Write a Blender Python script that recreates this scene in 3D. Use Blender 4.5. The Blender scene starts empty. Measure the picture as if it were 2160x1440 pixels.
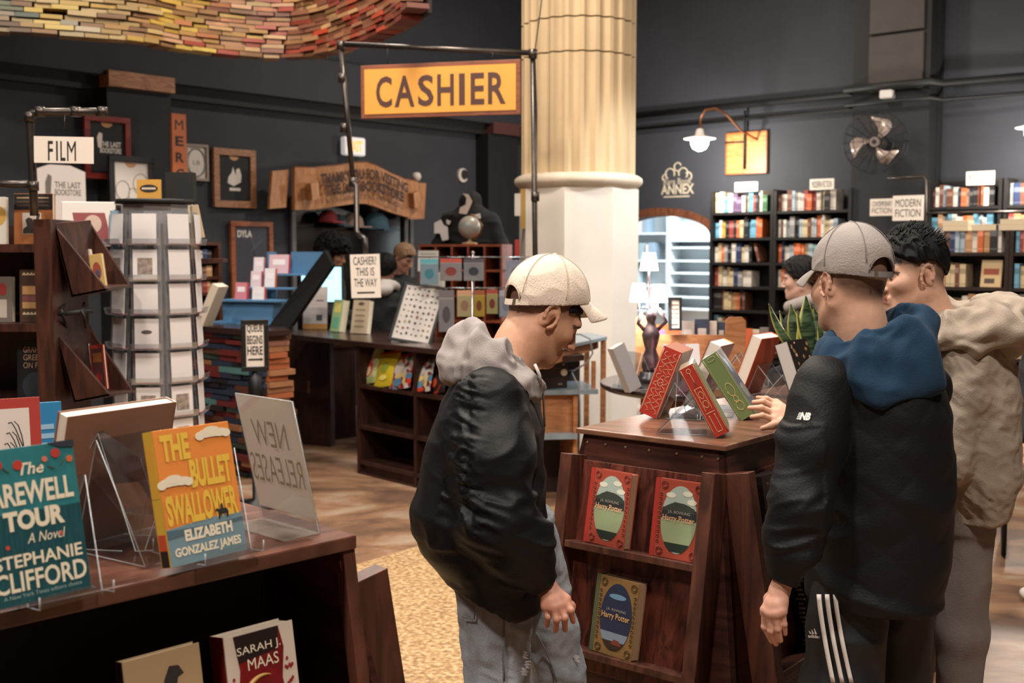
import bpy, math, random
import numpy as np
from mathutils import Vector, Matrix, Euler
random.seed(7)
SC = bpy.context.scene
COL = SC.collection
PI = math.pi
def hexlin(h):
    h = h.lstrip('#')
    out = []
    for i in (0, 2, 4):
        c = int(h[i:i+2], 16) / 255
        out.append(c / 12.92 if c <= .04045 else ((c + .055) / 1.055) ** 2.4)
    return tuple(out)
# ---------------------------------------------------------------- camera
FPX, CAMZ, TILT = 2400.0, 1.66, math.atan(190 / 2400)
cam_d = bpy.data.cameras.new('camera'); cam = bpy.data.objects.new('camera', cam_d); COL.objects.link(cam)
cam.location = (0, 0, CAMZ); cam.rotation_euler = (PI / 2 - TILT, 0, 0)
cam_d.sensor_width = 36; cam_d.lens = 40; cam_d.clip_end = 100
cam_d.dof.use_dof = True; cam_d.dof.focus_distance = 3.1; cam_d.dof.aperture_fstop = 4.5
SC.camera = cam
# ---------------------------------------------------------------- world, lights, exposure
wd = bpy.data.worlds.new('world'); SC.world = wd; wd.use_nodes = True
wd.node_tree.nodes['Background'].inputs[0].default_value = (.80, .83, 1, 1)
wd.node_tree.nodes['Background'].inputs[1].default_value = .04
SC.view_settings.view_transform = 'Standard'; SC.view_settings.look = 'None'
SC.view_settings.gamma = 1; SC.view_settings.exposure = 0.42; SC.view_settings.use_curve_mapping = False
SC.cycles.max_bounces = 8; SC.cycles.diffuse_bounces = 3; SC.cycles.glossy_bounces = 3; SC.cycles.transmission_bounces = 4; SC.cycles.transparent_max_bounces = 14; SC.cycles.caustics_reflective = False; SC.cycles.caustics_refractive = False
def area(name, loc, size, power, color, rot=(0, 0, 0), spread=PI):
    l = bpy.data.lights.new(name, 'AREA'); l.shape = 'DISK'; l.size = size; l.energy = power; l.color = color; l.spread = spread
    o = bpy.data.objects.new(name, l); o.location = loc; o.rotation_euler = rot; COL.objects.link(o); return o
def point(name, loc, r, power, color, parent=None):
    l = bpy.data.lights.new(name, 'POINT'); l.shadow_soft_size = r; l.energy = power; l.color = color
    o = bpy.data.objects.new(name, l); o.location = loc; COL.objects.link(o); o.parent = parent; return o
WARM = (1, .88, .77)
# ceiling lamps of the shop hall, all at ceiling height
for x, y, p in ((-2.2, .3, 150), (1.4, .3, 150), (-.5, 3.4, 120), (2.2, 4.4, 75), (-2.6, 5.4, 100), (-.6, 6.9, 100),
                (3.6, 7.6, 60), (.9, 10.2, 90), (-2.0, 9.0, 75), (-4.2, 2.6, 50)):
    area('ceiling_lamp_light', (x, y, 5.1), .55, p, WARM)
# cool white track lamp by the arch, aimed at the column pedestal
def spot(name, loc, aim, power, color, size, blend=.7, r=.12):
    l = bpy.data.lights.new(name, 'SPOT'); l.energy = power; l.color = color; l.spot_size = size; l.spot_blend = blend; l.shadow_soft_size = r
    o = bpy.data.objects.new(name, l); o.location = loc; o.rotation_euler = (Vector(aim) - Vector(loc)).to_track_quat('-Z', 'Y').to_euler(); COL.objects.link(o); return o
spot('track_lamp_light', (3.4, 7.3, 4.3), (.85, 8.8, 1.25), 520, (.93, .97, 1), math.radians(42))
# ---------------------------------------------------------------- picking: pixel of the 2160x1440 frame + a real depth -> place in the room
_cT, _sT = math.cos(TILT), math.sin(TILT)
def ray(px, py):
    xc, yc = (px - 1080) / FPX, (720 - py) / FPX
    return Vector((xc, _cT + yc * _sT, -_sT + yc * _cT))
def P(px, py, Y):
    d = ray(px, py); return Vector((0, 0, CAMZ)) + d * (Y / d.y)
def PZ(px, py, z):
    d = ray(px, py); return Vector((0, 0, CAMZ)) + d * ((z - CAMZ) / d.z)
class Fr:                       # an upright plane through (x, y); local x to the right, local -y towards the viewer
    def __init__(s, x, y, rz): s.o = Vector((x, y, 0)); s.rz = rz; s.c, s.s = math.cos(rz), math.sin(rz)
    def hit(s, px, py, off=0.0):
        d = ray(px, py); n = Vector((-s.s, s.c, 0)); o = s.o + n * off
        t = (o - Vector((0, 0, CAMZ))).dot(n) / d.dot(n); w = Vector((0, 0, CAMZ)) + d * t
        r = w - s.o; return r.x * s.c + r.y * s.s, w.z
    def w(s, x, y, z): return Vector((s.o.x + x * s.c - y * s.s, s.o.y + x * s.s + y * s.c, z))
    def rect(s, x0, y0, x1, y1, off=0.0):   # px rectangle -> centre x, bottom z, width, height on the plane
        my = (y0 + y1) / 2; mx = (x0 + x1) / 2
        a, _ = s.hit(x0, my, off); b, _ = s.hit(x1, my, off); _, zt = s.hit(mx, y0, off); _, zb = s.hit(mx, y1, off)
        return (a + b) / 2, zb, b - a, zt - zb
def at_depth(Y, rz=0.0, X=0.0): return Fr(X, Y, rz)
# ---------------------------------------------------------------- materials
_M = {}
def mat(name, col, rough=.6, metal=0.0, var=0.0, vs=8.0, bump=0.0, bs=60.0, spec=.5, emit=0.0, ecol=None, stretch=(1, 1, 1), coat=0.0, alpha=1.0, sss=0.0, attr=None, sheen=0.0):
    if name in _M: return _M[name]
    m = bpy.data.materials.new(name); m.use_nodes = True; nt = m.node_tree; b = nt.nodes['Principled BSDF']; L = nt.links.new
    c = hexlin(col) if isinstance(col, str) else col
    b.inputs['Base Color'].default_value = (*c, 1); b.inputs['Roughness'].default_value = rough; b.inputs['Metallic'].default_value = metal
    b.inputs['Specular IOR Level'].default_value = spec; b.inputs['Coat Weight'].default_value = coat; b.inputs['Alpha'].default_value = alpha
    if sheen: b.inputs['Sheen Weight'].default_value = sheen
    if sss: b.inputs['Subsurface Weight'].default_value = sss; b.inputs['Subsurface Radius'].default_value = (.012, .005, .003); b.inputs['Subsurface Scale'].default_value = 1.0
    if emit: b.inputs['Emission Color'].default_value = (*(hexlin(ecol) if ecol else c), 1); b.inputs['Emission Strength'].default_value = emit
    src = None
    if attr:
        a = nt.nodes.new('ShaderNodeAttribute'); a.attribute_name = attr; src = a.outputs['Color']; L(src, b.inputs['Base Color'])
    if var or bump:
        tc = nt.nodes.new('ShaderNodeTexCoord'); mp = nt.nodes.new('ShaderNodeMapping'); mp.inputs['Scale'].default_value = stretch
        L(tc.outputs['Object'], mp.inputs['Vector'])
    if var:
        n = nt.nodes.new('ShaderNodeTexNoise'); n.inputs['Scale'].default_value = vs; n.inputs['Detail'].default_value = 5; L(mp.outputs[0], n.inputs['Vector'])
        mx = nt.nodes.new('ShaderNodeMix'); mx.data_type = 'RGBA'; mx.blend_type = 'MULTIPLY'; mx.inputs['Factor'].default_value = 1
        r = nt.nodes.new('ShaderNodeMapRange'); r.inputs['From Min'].default_value = .3; r.inputs['From Max'].default_value = .7
        r.inputs['To Min'].default_value = 1 - var; r.inputs['To Max'].default_value = 1 + var; L(n.outputs['Fac'], r.inputs['Value'])
        if src: L(src, mx.inputs['A'])
        else: mx.inputs['A'].default_value = (*c, 1)
        L(r.outputs[0], mx.inputs['B']); L(mx.outputs['Result'], b.inputs['Base Color'])
    if bump:
        n2 = nt.nodes.new('ShaderNodeTexNoise'); n2.inputs['Scale'].default_value = bs; n2.inputs['Detail'].default_value = 3; L(mp.outputs[0], n2.inputs['Vector'])
        bp = nt.nodes.new('ShaderNodeBump'); bp.inputs['Strength'].default_value = bump; bp.inputs['Distance'].default_value = .01
        L(n2.outputs['Fac'], bp.inputs['Height']); L(bp.outputs[0], b.inputs['Normal'])
    _M[name] = m; return m
def wood(name, a, c, stretch=(3, 3, 25), rough=.45, scale=2.2, spec=.4, lo=.35, hi=.66, dist=1.2):
    if name in _M: return _M[name]
    m = bpy.data.materials.new(name); m.use_nodes = True; nt = m.node_tree; b = nt.nodes['Principled BSDF']; L = nt.links.new
    tc = nt.nodes.new('ShaderNodeTexCoord'); mp = nt.nodes.new('ShaderNodeMapping'); mp.inputs['Scale'].default_value = stretch
    L(tc.outputs['Object'], mp.inputs['Vector'])
    n = nt.nodes.new('ShaderNodeTexNoise'); n.inputs['Scale'].default_value = scale; n.inputs['Detail'].default_value = 8; n.inputs['Distortion'].default_value = dist; L(mp.outputs[0], n.inputs['Vector'])
    cr = nt.nodes.new('ShaderNodeValToRGB'); cr.color_ramp.elements[0].position = lo; cr.color_ramp.elements[1].position = hi
    cr.color_ramp.elements[0].color = (*hexlin(a), 1); cr.color_ramp.elements[1].color = (*hexlin(c), 1); L(n.outputs['Fac'], cr.inputs[0]); L(cr.outputs[0], b.inputs['Base Color'])
    b.inputs['Roughness'].default_value = rough; b.inputs['Specular IOR Level'].default_value = spec
    bp = nt.nodes.new('ShaderNodeBump'); bp.inputs['Strength'].default_value = .15; bp.inputs['Distance'].default_value = .004; L(n.outputs['Fac'], bp.inputs['Height']); L(bp.outputs[0], b.inputs['Normal'])
    _M[name] = m; return m
def clear(name, tint='#ffffff', gloss=.12, rough=.06, body=0.0, bcol='#ffffff'):   # thin clear plastic: mostly see-through, a little mirror, a little body
    if name in _M: return _M[name]
    m = bpy.data.materials.new(name); m.use_nodes = True; nt = m.node_tree; L = nt.links.new; nt.nodes.remove(nt.nodes['Principled BSDF'])
    t = nt.nodes.new('ShaderNodeBsdfTransparent'); t.inputs[0].default_value = (*hexlin(tint), 1)
    g = nt.nodes.new('ShaderNodeBsdfGlossy'); g.inputs['Roughness'].default_value = rough
    mx = nt.nodes.new('ShaderNodeMixShader'); mx.inputs[0].default_value = gloss; L(t.outputs[0], mx.inputs[1]); L(g.outputs[0], mx.inputs[2]); out = mx
    if body:
        d = nt.nodes.new('ShaderNodeBsdfDiffuse'); d.inputs[0].default_value = (*hexlin(bcol), 1)
        m2 = nt.nodes.new('ShaderNodeMixShader'); m2.inputs[0].default_value = body; L(mx.outputs[0], m2.inputs[1]); L(d.outputs[0], m2.inputs[2]); out = m2
    L(out.outputs[0], nt.nodes['Material Output'].inputs[0]); _M[name] = m; return m
def paper_thin(name, col, thru=.5):     # sheet that lets light through
    if name in _M: return _M[name]
    m = bpy.data.materials.new(name); m.use_nodes = True; nt = m.node_tree; L = nt.links.new; nt.nodes.remove(nt.nodes['Principled BSDF']); d = nt.nodes.new('ShaderNodeBsdfDiffuse'); t = nt.nodes.new('ShaderNodeBsdfTranslucent'); x = nt.nodes.new('ShaderNodeMixShader')
    d.inputs[0].default_value = t.inputs[0].default_value = (*hexlin(col), 1); x.inputs[0].default_value = thru; L(d.outputs[0], x.inputs[1]); L(t.outputs[0], x.inputs[2]); L(x.outputs[0], nt.nodes['Material Output'].inputs[0]); _M[name] = m; return m
def busy(name, cols, scale=60, rough=.35):      # a flat busy print in a few colours
    if name in _M: return _M[name]
    m = bpy.data.materials.new(name); m.use_nodes = True; nt = m.node_tree; L = nt.links.new; b = nt.nodes['Principled BSDF']; tc = nt.nodes.new('ShaderNodeTexCoord'); v = nt.nodes.new('ShaderNodeTexVoronoi'); v.inputs['Scale'].default_value = scale; L(tc.outputs['Object'], v.inputs['Vector']); sp_ = nt.nodes.new('ShaderNodeSeparateColor'); L(v.outputs['Color'], sp_.inputs[0])
    cr = nt.nodes.new('ShaderNodeValToRGB'); cr.color_ramp.interpolation = 'CONSTANT'; e = cr.color_ramp.elements; e[0].position = 0; e[0].color = (*hexlin(cols[0]), 1); e[1].position = 1 / len(cols); e[1].color = (*hexlin(cols[1]), 1)
    for i, c in enumerate(cols[2:]): q = e.new((i + 2) / len(cols)); q.color = (*hexlin(c), 1)
    L(sp_.outputs[0], cr.inputs[0]); L(cr.outputs[0], b.inputs['Base Color']); b.inputs['Roughness'].default_value = rough; _M[name] = m; return m
def flat(col, rough=.55, **k): return mat('paint_' + col.lstrip('#') + ('%02d' % int(rough * 100)), col, rough, **k)
# ---------------------------------------------------------------- objects
def tag(o, label=None, cat=None, group=None, kind=None):
    if label: o['label'] = label
    if cat: o['category'] = cat
    if group: o['group'] = group
    if kind: o['kind'] = kind
    return o
def thing(name, label, cat, loc=(0, 0, 0), rz=0.0, group=None, tilt=0.0, roll=0.0, kind=None):
    o = bpy.data.objects.new(name, None); COL.objects.link(o); o.location = loc; o.rotation_euler = (-tilt, roll, rz); o.empty_display_size = .1
    return tag(o, label, cat, group, kind)
class MB:
    def __init__(s): s.v = []; s.f = []; s.m = []; s.sm = []
    def add(s, vs, fs, mi=0, sm=False):
        b = len(s.v); s.v += [tuple(x) for x in vs]; s.f += [tuple(i + b for i in f) for f in fs]; s.m += [mi] * len(fs); s.sm += [sm] * len(fs); return s
    def box(s, x0, x1, y0, y1, z0, z1, mi=0, M=None):
        vs = [Vector((x, y, z)) for z in (z0, z1) for y in (y0, y1) for x in (x0, x1)]
        if M: vs = [M @ v for v in vs]
        return s.add(vs, [(0, 2, 3, 1), (4, 5, 7, 6), (0, 1, 5, 4), (2, 6, 7, 3), (0, 4, 6, 2), (1, 3, 7, 5)], mi)
    def hexa(s, q0, q1, mi=0):      # two matching quads
        return s.add(list(q0) + list(q1), [(3, 2, 1, 0), (4, 5, 6, 7), (0, 1, 5, 4), (1, 2, 6, 5), (2, 3, 7, 6), (3, 0, 4, 7)], mi)
    def prism(s, poly, y0, y1, mi=0):   # poly in x,z extruded along y
        n = len(poly); vs = [(x, y0, z) for x, z in poly] + [(x, y1, z) for x, z in poly]
        return s.add(vs, [tuple(range(n)), tuple(range(2 * n - 1, n - 1, -1))] + [((i + 1) % n, i, i + n, (i + 1) % n + n) for i in range(n)], mi)
    def slab(s, poly, z0, z1, mi=0):    # poly in x,y extruded along z
        n = len(poly); vs = [(x, y, z0) for x, y in poly] + [(x, y, z1) for x, y in poly]
        return s.add(vs, [tuple(range(n - 1, -1, -1)), tuple(range(n, 2 * n))] + [(i, (i + 1) % n, (i + 1) % n + n, i + n) for i in range(n)], mi)
    def lathe(s, prof, seg=24, mi=0, c=(0, 0, 0), cap=True, sm=True):
        n = len(prof); vs = []
        for i in range(seg):
            a = 2 * PI * i / seg
            for r, z in prof: vs.append((c[0] + r * math.cos(a), c[1] + r * math.sin(a), c[2] + z))
        fs = [(i * n + j, ((i + 1) % seg) * n + j, ((i + 1) % seg) * n + j + 1, i * n + j + 1) for i in range(seg) for j in range(n - 1)]
        s.add(vs, fs, mi, sm)
        if cap:
            b = len(s.v) - len(vs)
            s.f.append(tuple(b + i * n for i in range(seg - 1, -1, -1))); s.f.append(tuple(b + i * n + n - 1 for i in range(seg))); s.m += [mi, mi]; s.sm += [False, False]
        return s
    def tube(s, pts, r, seg=8, mi=0, sm=True):
        pts = [Vector(p) for p in pts]; n = len(pts); rs = r if isinstance(r, (list, tuple)) else [r] * n; vs = []; prev = None
        for i, p in enumerate(pts):
            t = (pts[min(i + 1, n - 1)] - pts[max(i - 1, 0)]).normalized()
            if prev is None: prev = Vector((0, 0, 1)) if abs(t.z) < .9 else Vector((1, 0, 0))
            a = t.cross(prev).normalized(); prev = a.cross(t).normalized()
            for k in range(seg):
                q = 2 * PI * k / seg; vs.append(p + (a * math.cos(q) + prev * math.sin(q)) * rs[i])
        fs = [(i * seg + k, (i + 1) * seg + k, (i + 1) * seg + (k + 1) % seg, i * seg + (k + 1) % seg) for i in range(n - 1) for k in range(seg)]
        s.add(vs, fs, mi, sm); b = len(s.v) - len(vs)
        s.f += [tuple(b + k for k in range(seg)), tuple(b + (n - 1) * seg + k for k in range(seg - 1, -1, -1))]; s.m += [mi, mi]; s.sm += [False, False]
        return s
    def sheet(s, prof, w, th, mi=0):    # bent sheet: prof in (y,z), width along x
        n = len(prof); nr = []
        for i in range(n):
            a = Vector(prof[max(i - 1, 0)]); b = Vector(prof[min(i + 1, n - 1)]); d = (b - a).normalized(); nr.append(Vector((-d.y, d.x)))
        for i in range(n - 1):
            a, b = Vector(prof[i]), Vector(prof[i + 1]); na, nb = nr[i] * th, nr[i + 1] * th
            q0 = [(-w / 2, a.x, a.y), (w / 2, a.x, a.y), (w / 2, b.x, b.y), (-w / 2, b.x, b.y)]
            q1 = [(-w / 2, a.x + na.x, a.y + na.y), (w / 2, a.x + na.x, a.y + na.y), (w / 2, b.x + nb.x, b.y + nb.y), (-w / 2, b.x + nb.x, b.y + nb.y)]
            s.hexa(q0, q1, mi)
        return s
    def data(s, name):
        me = bpy.data.meshes.new(name); me.from_pydata(s.v, [], s.f)
        me.polygons.foreach_set('material_index', s.m); me.polygons.foreach_set('use_smooth', s.sm); return me
    def build(s, name, mats, parent=None, loc=(0, 0, 0), rz=0.0, bevel=0.0, fix=False):
        me = s.data(name)
        for m in (mats if isinstance(mats, (list, tuple)) else [mats]): me.materials.append(m)
        if fix:
            import bmesh
            bm = bmesh.new(); bm.from_mesh(me); bmesh.ops.recalc_face_normals(bm, faces=bm.faces); bm.to_mesh(me); bm.free()
        return link(name, me, parent, loc, rz, bevel)
def link(name, me, parent=None, loc=(0, 0, 0), rz=0.0, bevel=0.0):
    o = bpy.data.objects.new(name, me); COL.objects.link(o); o.parent = parent; o.location = loc; o.rotation_euler = (0, 0, rz)
    if bevel:
        b = o.modifiers.new('bevel', 'BEVEL'); b.width = bevel; b.segments = 2; b.limit_method = 'ANGLE'
    return o
def bx(name, x0, x1, y0, y1, z0, z1, m, parent=None, bevel=0.0): return MB().box(x0, x1, y0, y1, z0, z1).build(name, m, parent, bevel=bevel)
def struct(o): o['kind'] = 'structure'; return o
def patch(name, poly, m, parent, y, th=.0006):    # a thin printed shape on a face (x,z), in front of it
    return MB().prism(poly, y - th, y).build(name, m, parent, fix=True)
def disc(cx, cz, rx, rz, n=28, a0=0, a1=2 * PI): return [(cx + rx * math.cos(a0 + (a1 - a0) * i / n), cz + rz * math.sin(a0 + (a1 - a0) * i / n)) for i in range(n)]
def rct(x0, x1, z0, z1): return [(x0, z0), (x1, z0), (x1, z1), (x0, z1)]
_fit = []
def text(s, parent, cx, cz, w, h, m, y, name='lettering', bold=.0, shear=0.0, mirror=False, space=1.0, roll=0.0, line=.9, warp=None):
    c = bpy.data.curves.new(name, 'FONT'); c.body = s; c.size = 1; c.align_x = 'CENTER'; c.align_y = 'CENTER'; c.fill_mode = 'FRONT'; c.resolution_u = 3
    c.offset = bold; c.shear = shear; c.space_character = space; c.space_line = line
    o = bpy.data.objects.new(name, c); COL.objects.link(o); _fit.append((o, name, parent, m, cx, y, cz, w, h, mirror, roll, warp))
def fit_texts():     # flat print: every line of writing becomes a thin mesh on its face
    bpy.context.view_layer.update(); dg = bpy.context.evaluated_depsgraph_get()
    for o, name, parent, m, cx, y, cz, w, h, mir, roll, warp in _fit:
        me = bpy.data.meshes.new_from_object(o.evaluated_get(dg)); n = len(me.vertices); c = o.data
        bpy.data.objects.remove(o)
        if not n: continue
        a = np.empty(n * 3, np.float32); me.vertices.foreach_get('co', a); a = a.reshape(-1, 3)
        lo, hi = a.min(0), a.max(0); x = (a[:, 0] - (lo[0] + hi[0]) / 2) * w / max(hi[0] - lo[0], 1e-4); z = (a[:, 1] - (lo[1] + hi[1]) / 2) * h / max(hi[1] - lo[1], 1e-4)
        if mir: x = -x
        if warp: x, z = warp(x, z)
        co, si = math.cos(roll), math.sin(roll)
        v = np.stack([cx + x * co - z * si, np.full(n, y), cz + x * si + z * co], 1).astype(np.float32)
        me.vertices.foreach_set('co', v.ravel()); me.materials.clear(); me.materials.append(m); me.polygons.foreach_set('use_smooth', [False] * len(me.polygons)); me.update(); link(name, me, parent)
ORD = 'first second third fourth fifth sixth seventh eighth ninth tenth eleventh twelfth thirteenth fourteenth fifteenth sixteenth seventeenth eighteenth nineteenth twentieth'.split()
def nth(i):
    if i < 20: return ORD[i]
    n = i + 1; return '%d%s' % (n, 'th' if 10 < n % 100 < 14 else {1: 'st', 2: 'nd', 3: 'rd'}.get(n % 10, 'th'))
def book(label, w, h, t, cover, loc, rz=0.0, tilt=0.0, roll=0.0, spine=None, spine_side=-1, pages=None, group=None, name='book', cat='book', hard=.003, boxed=False):
    # origin: bottom centre; front cover towards local -y, spine at local x of spine_side
    r = thing(name, label, cat, loc, rz, group, tilt, roll)
    cm = cover if not isinstance(cover, str) else flat(cover, .4)
    sp = cm if spine is None else (spine if not isinstance(spine, str) else flat(spine, .4))
    pg = pages or mat('paper_edge', '#d8cbb4', .9, var=.12, vs=40, stretch=(1, 40, 1))
    if boxed:
        MB().box(-w / 2, w / 2, -t / 2, t / 2, 0, h).build('box', cm, r, bevel=.0015)
        s = spine_side; x = s * w / 2
        MB().box(min(x, x + s * .0006), max(x, x + s * .0006), -t / 2 + .001, t / 2 - .001, .001, h - .001).build('spine', sp, r)
        return r
    b = .0025; x0, x1 = (-w / 2, w / 2)
    MB().box(x0, x1, -t / 2, -t / 2 + b, 0, h).box(x0, x1, t / 2 - b, t / 2, 0, h).build('cover', cm, r, bevel=.0008)
    s = spine_side; xs = s * w / 2
    MB().box(min(xs, xs - s * b), max(xs, xs - s * b), -t / 2, t / 2, 0, h).build('spine', sp, r)
    px0, px1 = (x0 + b, x1 - hard) if s < 0 else (x0 + hard, x1 - b)
    MB().box(px0, px1, -t / 2 + b, t / 2 - b, hard, h - hard).build('page_block', pg, r)
    return r
ACR = clear('acrylic', '#f4f6f8', .10, .04)
ACR_EDGE = mat('acrylic_edge', '#d8dee0', .15, spec=.8, alpha=.45)
def easel(label, w, h, lean, loc, rz, lip=.035, depth=.11, group=None):   # bent acrylic book stand
    r = thing('acrylic_stand', label, 'book stand', loc, rz, group)
    s, c = math.sin(lean), math.cos(lean)
    prof = [(-lip * c - .004, lip * s + .020), (-lip * c - .004, lip * s * .2 + .006), (0.0, .004), (h * s, h * c), (h * s + depth, .003), (depth * .2, .003)]
    MB().sheet(prof, w, .003).build('bent_sheet', ACR, r)
    e = MB()
    for x in (-w / 2, w / 2): e.tube([(x, p[0], p[1]) for p in prof], .0014, 5)
    e.build('sheet_edge', ACR_EDGE, r); return r
# ================================================================ the hall
A_L = math.radians(49); A_R = math.radians(-41)
CX, CY = .12, 14.3
LW, RW = Fr(CX, CY, A_L), Fr(CX, CY, A_R)
HALL = 5.6
W_DARK = mat('wall_slate_paint', '#31343b', .75, var=.10, vs=2.5, bump=.05, bs=30)
W_BLACK = mat('wall_black_paint', '#17171a', .7, var=.1, vs=4)
struct(MB().box(-16, .2, 0, .2, 0, HALL).build('wall_left', W_DARK, None, (CX, CY, 0), A_L))
def fade_floor():
    m = bpy.data.materials.new('floor_concrete'); m.use_nodes = True; nt = m.node_tree; b = nt.nodes['Principled BSDF']; L = nt.links.new
    tc = nt.nodes.new('ShaderNodeTexCoord')
    n1 = nt.nodes.new('ShaderNodeTexNoise'); n1.inputs['Scale'].default_value = 1.5; n1.inputs['Detail'].default_value = 9; n1.inputs['Roughness'].default_value = .65; n1.inputs['Distortion'].default_value = .6
    mp = nt.nodes.new('ShaderNodeMapping'); mp.inputs['Rotation'].default_value = (0, 0, A_R); mp.inputs['Scale'].default_value = (1, 1.5, 1)
    L(tc.outputs['Object'], mp.inputs['Vector']); L(mp.outputs[0], n1.inputs['Vector'])
    cr = nt.nodes.new('ShaderNodeValToRGB'); e = cr.color_ramp.elements
    e[0].position = .30; e[0].color = (*hexlin('#54443a'), 1); e[1].position = .72; e[1].color = (*hexlin('#a89782'), 1)
    for p, c in ((.42, '#6f5442'), (.52, '#8d6c52'), (.6, '#9a8571')):
        q = e.new(p); q.color = (*hexlin(c), 1)
    L(n1.outputs['Fac'], cr.inputs[0]); L(cr.outputs[0], b.inputs['Base Color']); b.inputs['Roughness'].default_value = .38
    n2 = nt.nodes.new('ShaderNodeTexNoise'); n2.inputs['Scale'].default_value = 40; bp = nt.nodes.new('ShaderNodeBump'); bp.inputs['Strength'].default_value = .08
    L(n2.outputs['Fac'], bp.inputs['Height']); L(bp.outputs[0], b.inputs['Normal']); return m
struct(MB().box(-13, 13, -5, 19, -.1, 0).build('floor', fade_floor()))
def terrazzo():
    m = bpy.data.materials.new('floor_tan_terrazzo'); m.use_nodes = True; nt = m.node_tree; b = nt.nodes['Principled BSDF']; L = nt.links.new
    tc = nt.nodes.new('ShaderNodeTexCoord'); v = nt.nodes.new('ShaderNodeTexNoise'); v.inputs['Scale'].default_value = 42; v.inputs['Detail'].default_value = 4; L(tc.outputs['Object'], v.inputs['Vector'])
    cr = nt.nodes.new('ShaderNodeValToRGB'); e = cr.color_ramp.elements
    e[0].position = .33; e[0].color = (*hexlin('#7d5f3e'), 1); e[1].position = .66; e[1].color = (*hexlin('#c4ab84'), 1); q = e.new(.5); q.color = (*hexlin('#a98960'), 1)
    L(v.outputs['Fac'], cr.inputs[0]); L(cr.outputs[0], b.inputs['Base Color']); b.inputs['Roughness'].default_value = .45; return m
fa, fb = PZ(750, 1192, 0), PZ(890, 1150, 0); fu = (fb - fa).normalized(); fn = Vector((fu.y, -fu.x, 0))
q = [fa - fu * 5, fa + fu * 2.2, fa + fu * 2.2 + fn * 2.1, fa - fu * 5 + fn * 2.1]
struct(MB().slab([(p.x, p.y) for p in reversed(q)], 0, .004).build('floor_inlay', terrazzo()))
struct(MB().box(-13, 13, -5, 19, HALL, HALL + .1).build('ceiling', W_BLACK))
struct(MB().box(-13, 13, -4.2, -4, 0, HALL).build('wall_back', W_DARK))
struct(MB().box(-9.2, -9, -4, 6, 0, HALL).build('wall_side', W_DARK))
struct(MB().box(9, 9.2, -4, 8, 0, HALL).build('wall_far_right', W_DARK))
# ---- right wall with the arched opening
ax0, _ = RW.hit(1288, 600); ax1, _ = RW.hit(1499, 600)
_, za = RW.hit(1395, 455); _, zs = RW.hit(1498, 497)
acx, arx = (ax0 + ax1) / 2, (ax1 - ax0) / 2
arch = [(acx + arx * math.cos(a), zs + (za - zs) * math.sin(a)) for a in [PI * i / 24 for i in range(25)]]   # right to left
MB().prism([(-.2, 0), (ax0, 0)] + arch[::-1] + [(ax1, 0), (11.6, 0), (11.6, HALL), (-.2, HALL)], 0, .2).build('wall_right', W_DARK, None, (CX, CY, 0), A_R, fix=True)['kind'] = 'structure'
tr = MB(); out = [(acx + (arx + .09) * math.cos(a), zs + (za - zs + .09) * math.sin(a)) for a in [PI * i / 24 for i in range(25)]]
for i in range(24):
    a, b_, c, d = arch[i], arch[i + 1], out[i + 1], out[i]
    tr.hexa([(a[0], -.03, a[1]), (b_[0], -.03, b_[1]), (c[0], -.03, c[1]), (d[0], -.03, d[1])], [(a[0], .22, a[1]), (b_[0], .22, b_[1]), (c[0], .22, c[1]), (d[0], .22, d[1])])
for x in (ax0, ax1): tr.box(x - (.09 if x == ax0 else 0), x + (.09 if x == ax1 else 0), -.03, .22, 0, zs)
struct(tr.build('trim_arch', wood('arch_wood', '#4a2c20', '#7a4a34', (20, 20, 3)), None, (CX, CY, 0), A_R, fix=True))
# ---- the annex behind the arch: white room
W_WHITE = mat('annex_white', '#e3e6e6', .6)
AR = [('wall_annex_back', ax0 - 2.3, ax1 + 1.6, 3.4, 3.5, 0, 3.6), ('wall_annex_left', ax0 - 2.3, ax0 - 2.2, .2, 3.5, 0, 3.6), ('wall_annex_right', ax1 + 1.5, ax1 + 1.6, .2, 3.5, 0, 3.6), ('ceiling_annex', ax0 - 2.3, ax1 + 1.6, .2, 3.5, 3.5, 3.6)]
for n, x0, x1, y0, y1, z0, z1 in AR: struct(MB().box(x0, x1, y0, y1, z0, z1).build(n, W_WHITE, None, (CX, CY, 0), A_R))
ap = RW.w(acx, 1.6, 3.35); area('annex_ceiling_light', ap, 1.6, 330, (.86, .95, 1))
SHW = mat('annex_shelf_white', '#d5dcde', .5)
def annex_unit(label, x0, x1, y, zlist, top, cap=''):
    r = thing('white_bookcase', label, 'bookcase', RW.w((x0 + x1) / 2, y, 0), A_R); w = (x1 - x0) / 2
    for s in (-w, w - .03): bx('upright', s, s + .03, -.3, 0, 0, top, SHW, r)
    bx('back_panel', -w, w, 0, .02, 0, top, SHW, r)
    for z in zlist: bx('shelf', -w + .03, w - .03, -.3, 0, z - .03, z, SHW, r)
    return r
yb = 3.38
s0, _ = RW.hit(1340, 560, yb); s1, _ = RW.hit(1432, 560, yb); s2, _ = RW.hit(1510, 560, yb)
zl = [RW.hit(1400, y, yb - .3)[1] for y in (490, 548, 602, 655)]
annex_unit('white bookcase seen through the arched doorway, behind the lamp', s0 - .5, s1, yb, zl, 3.1)
zl2 = [RW.hit(1465, y, yb - .3)[1] for y in (505, 520, 548, 574, 600, 625, 650)]
annex_unit('white rack of close-set shelves seen through the arched doorway, by its right jamb', s1 + .02, s2 + .6, yb - .02, zl2 + [zl2[0] + .5], 3.1)
PALE = [flat(c, .6) for c in ('#b9c4c8', '#cfd6d6', '#98a8ae', '#d9c9c4', '#8ea0b0', '#e0e4e2')]
k = 0
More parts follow.
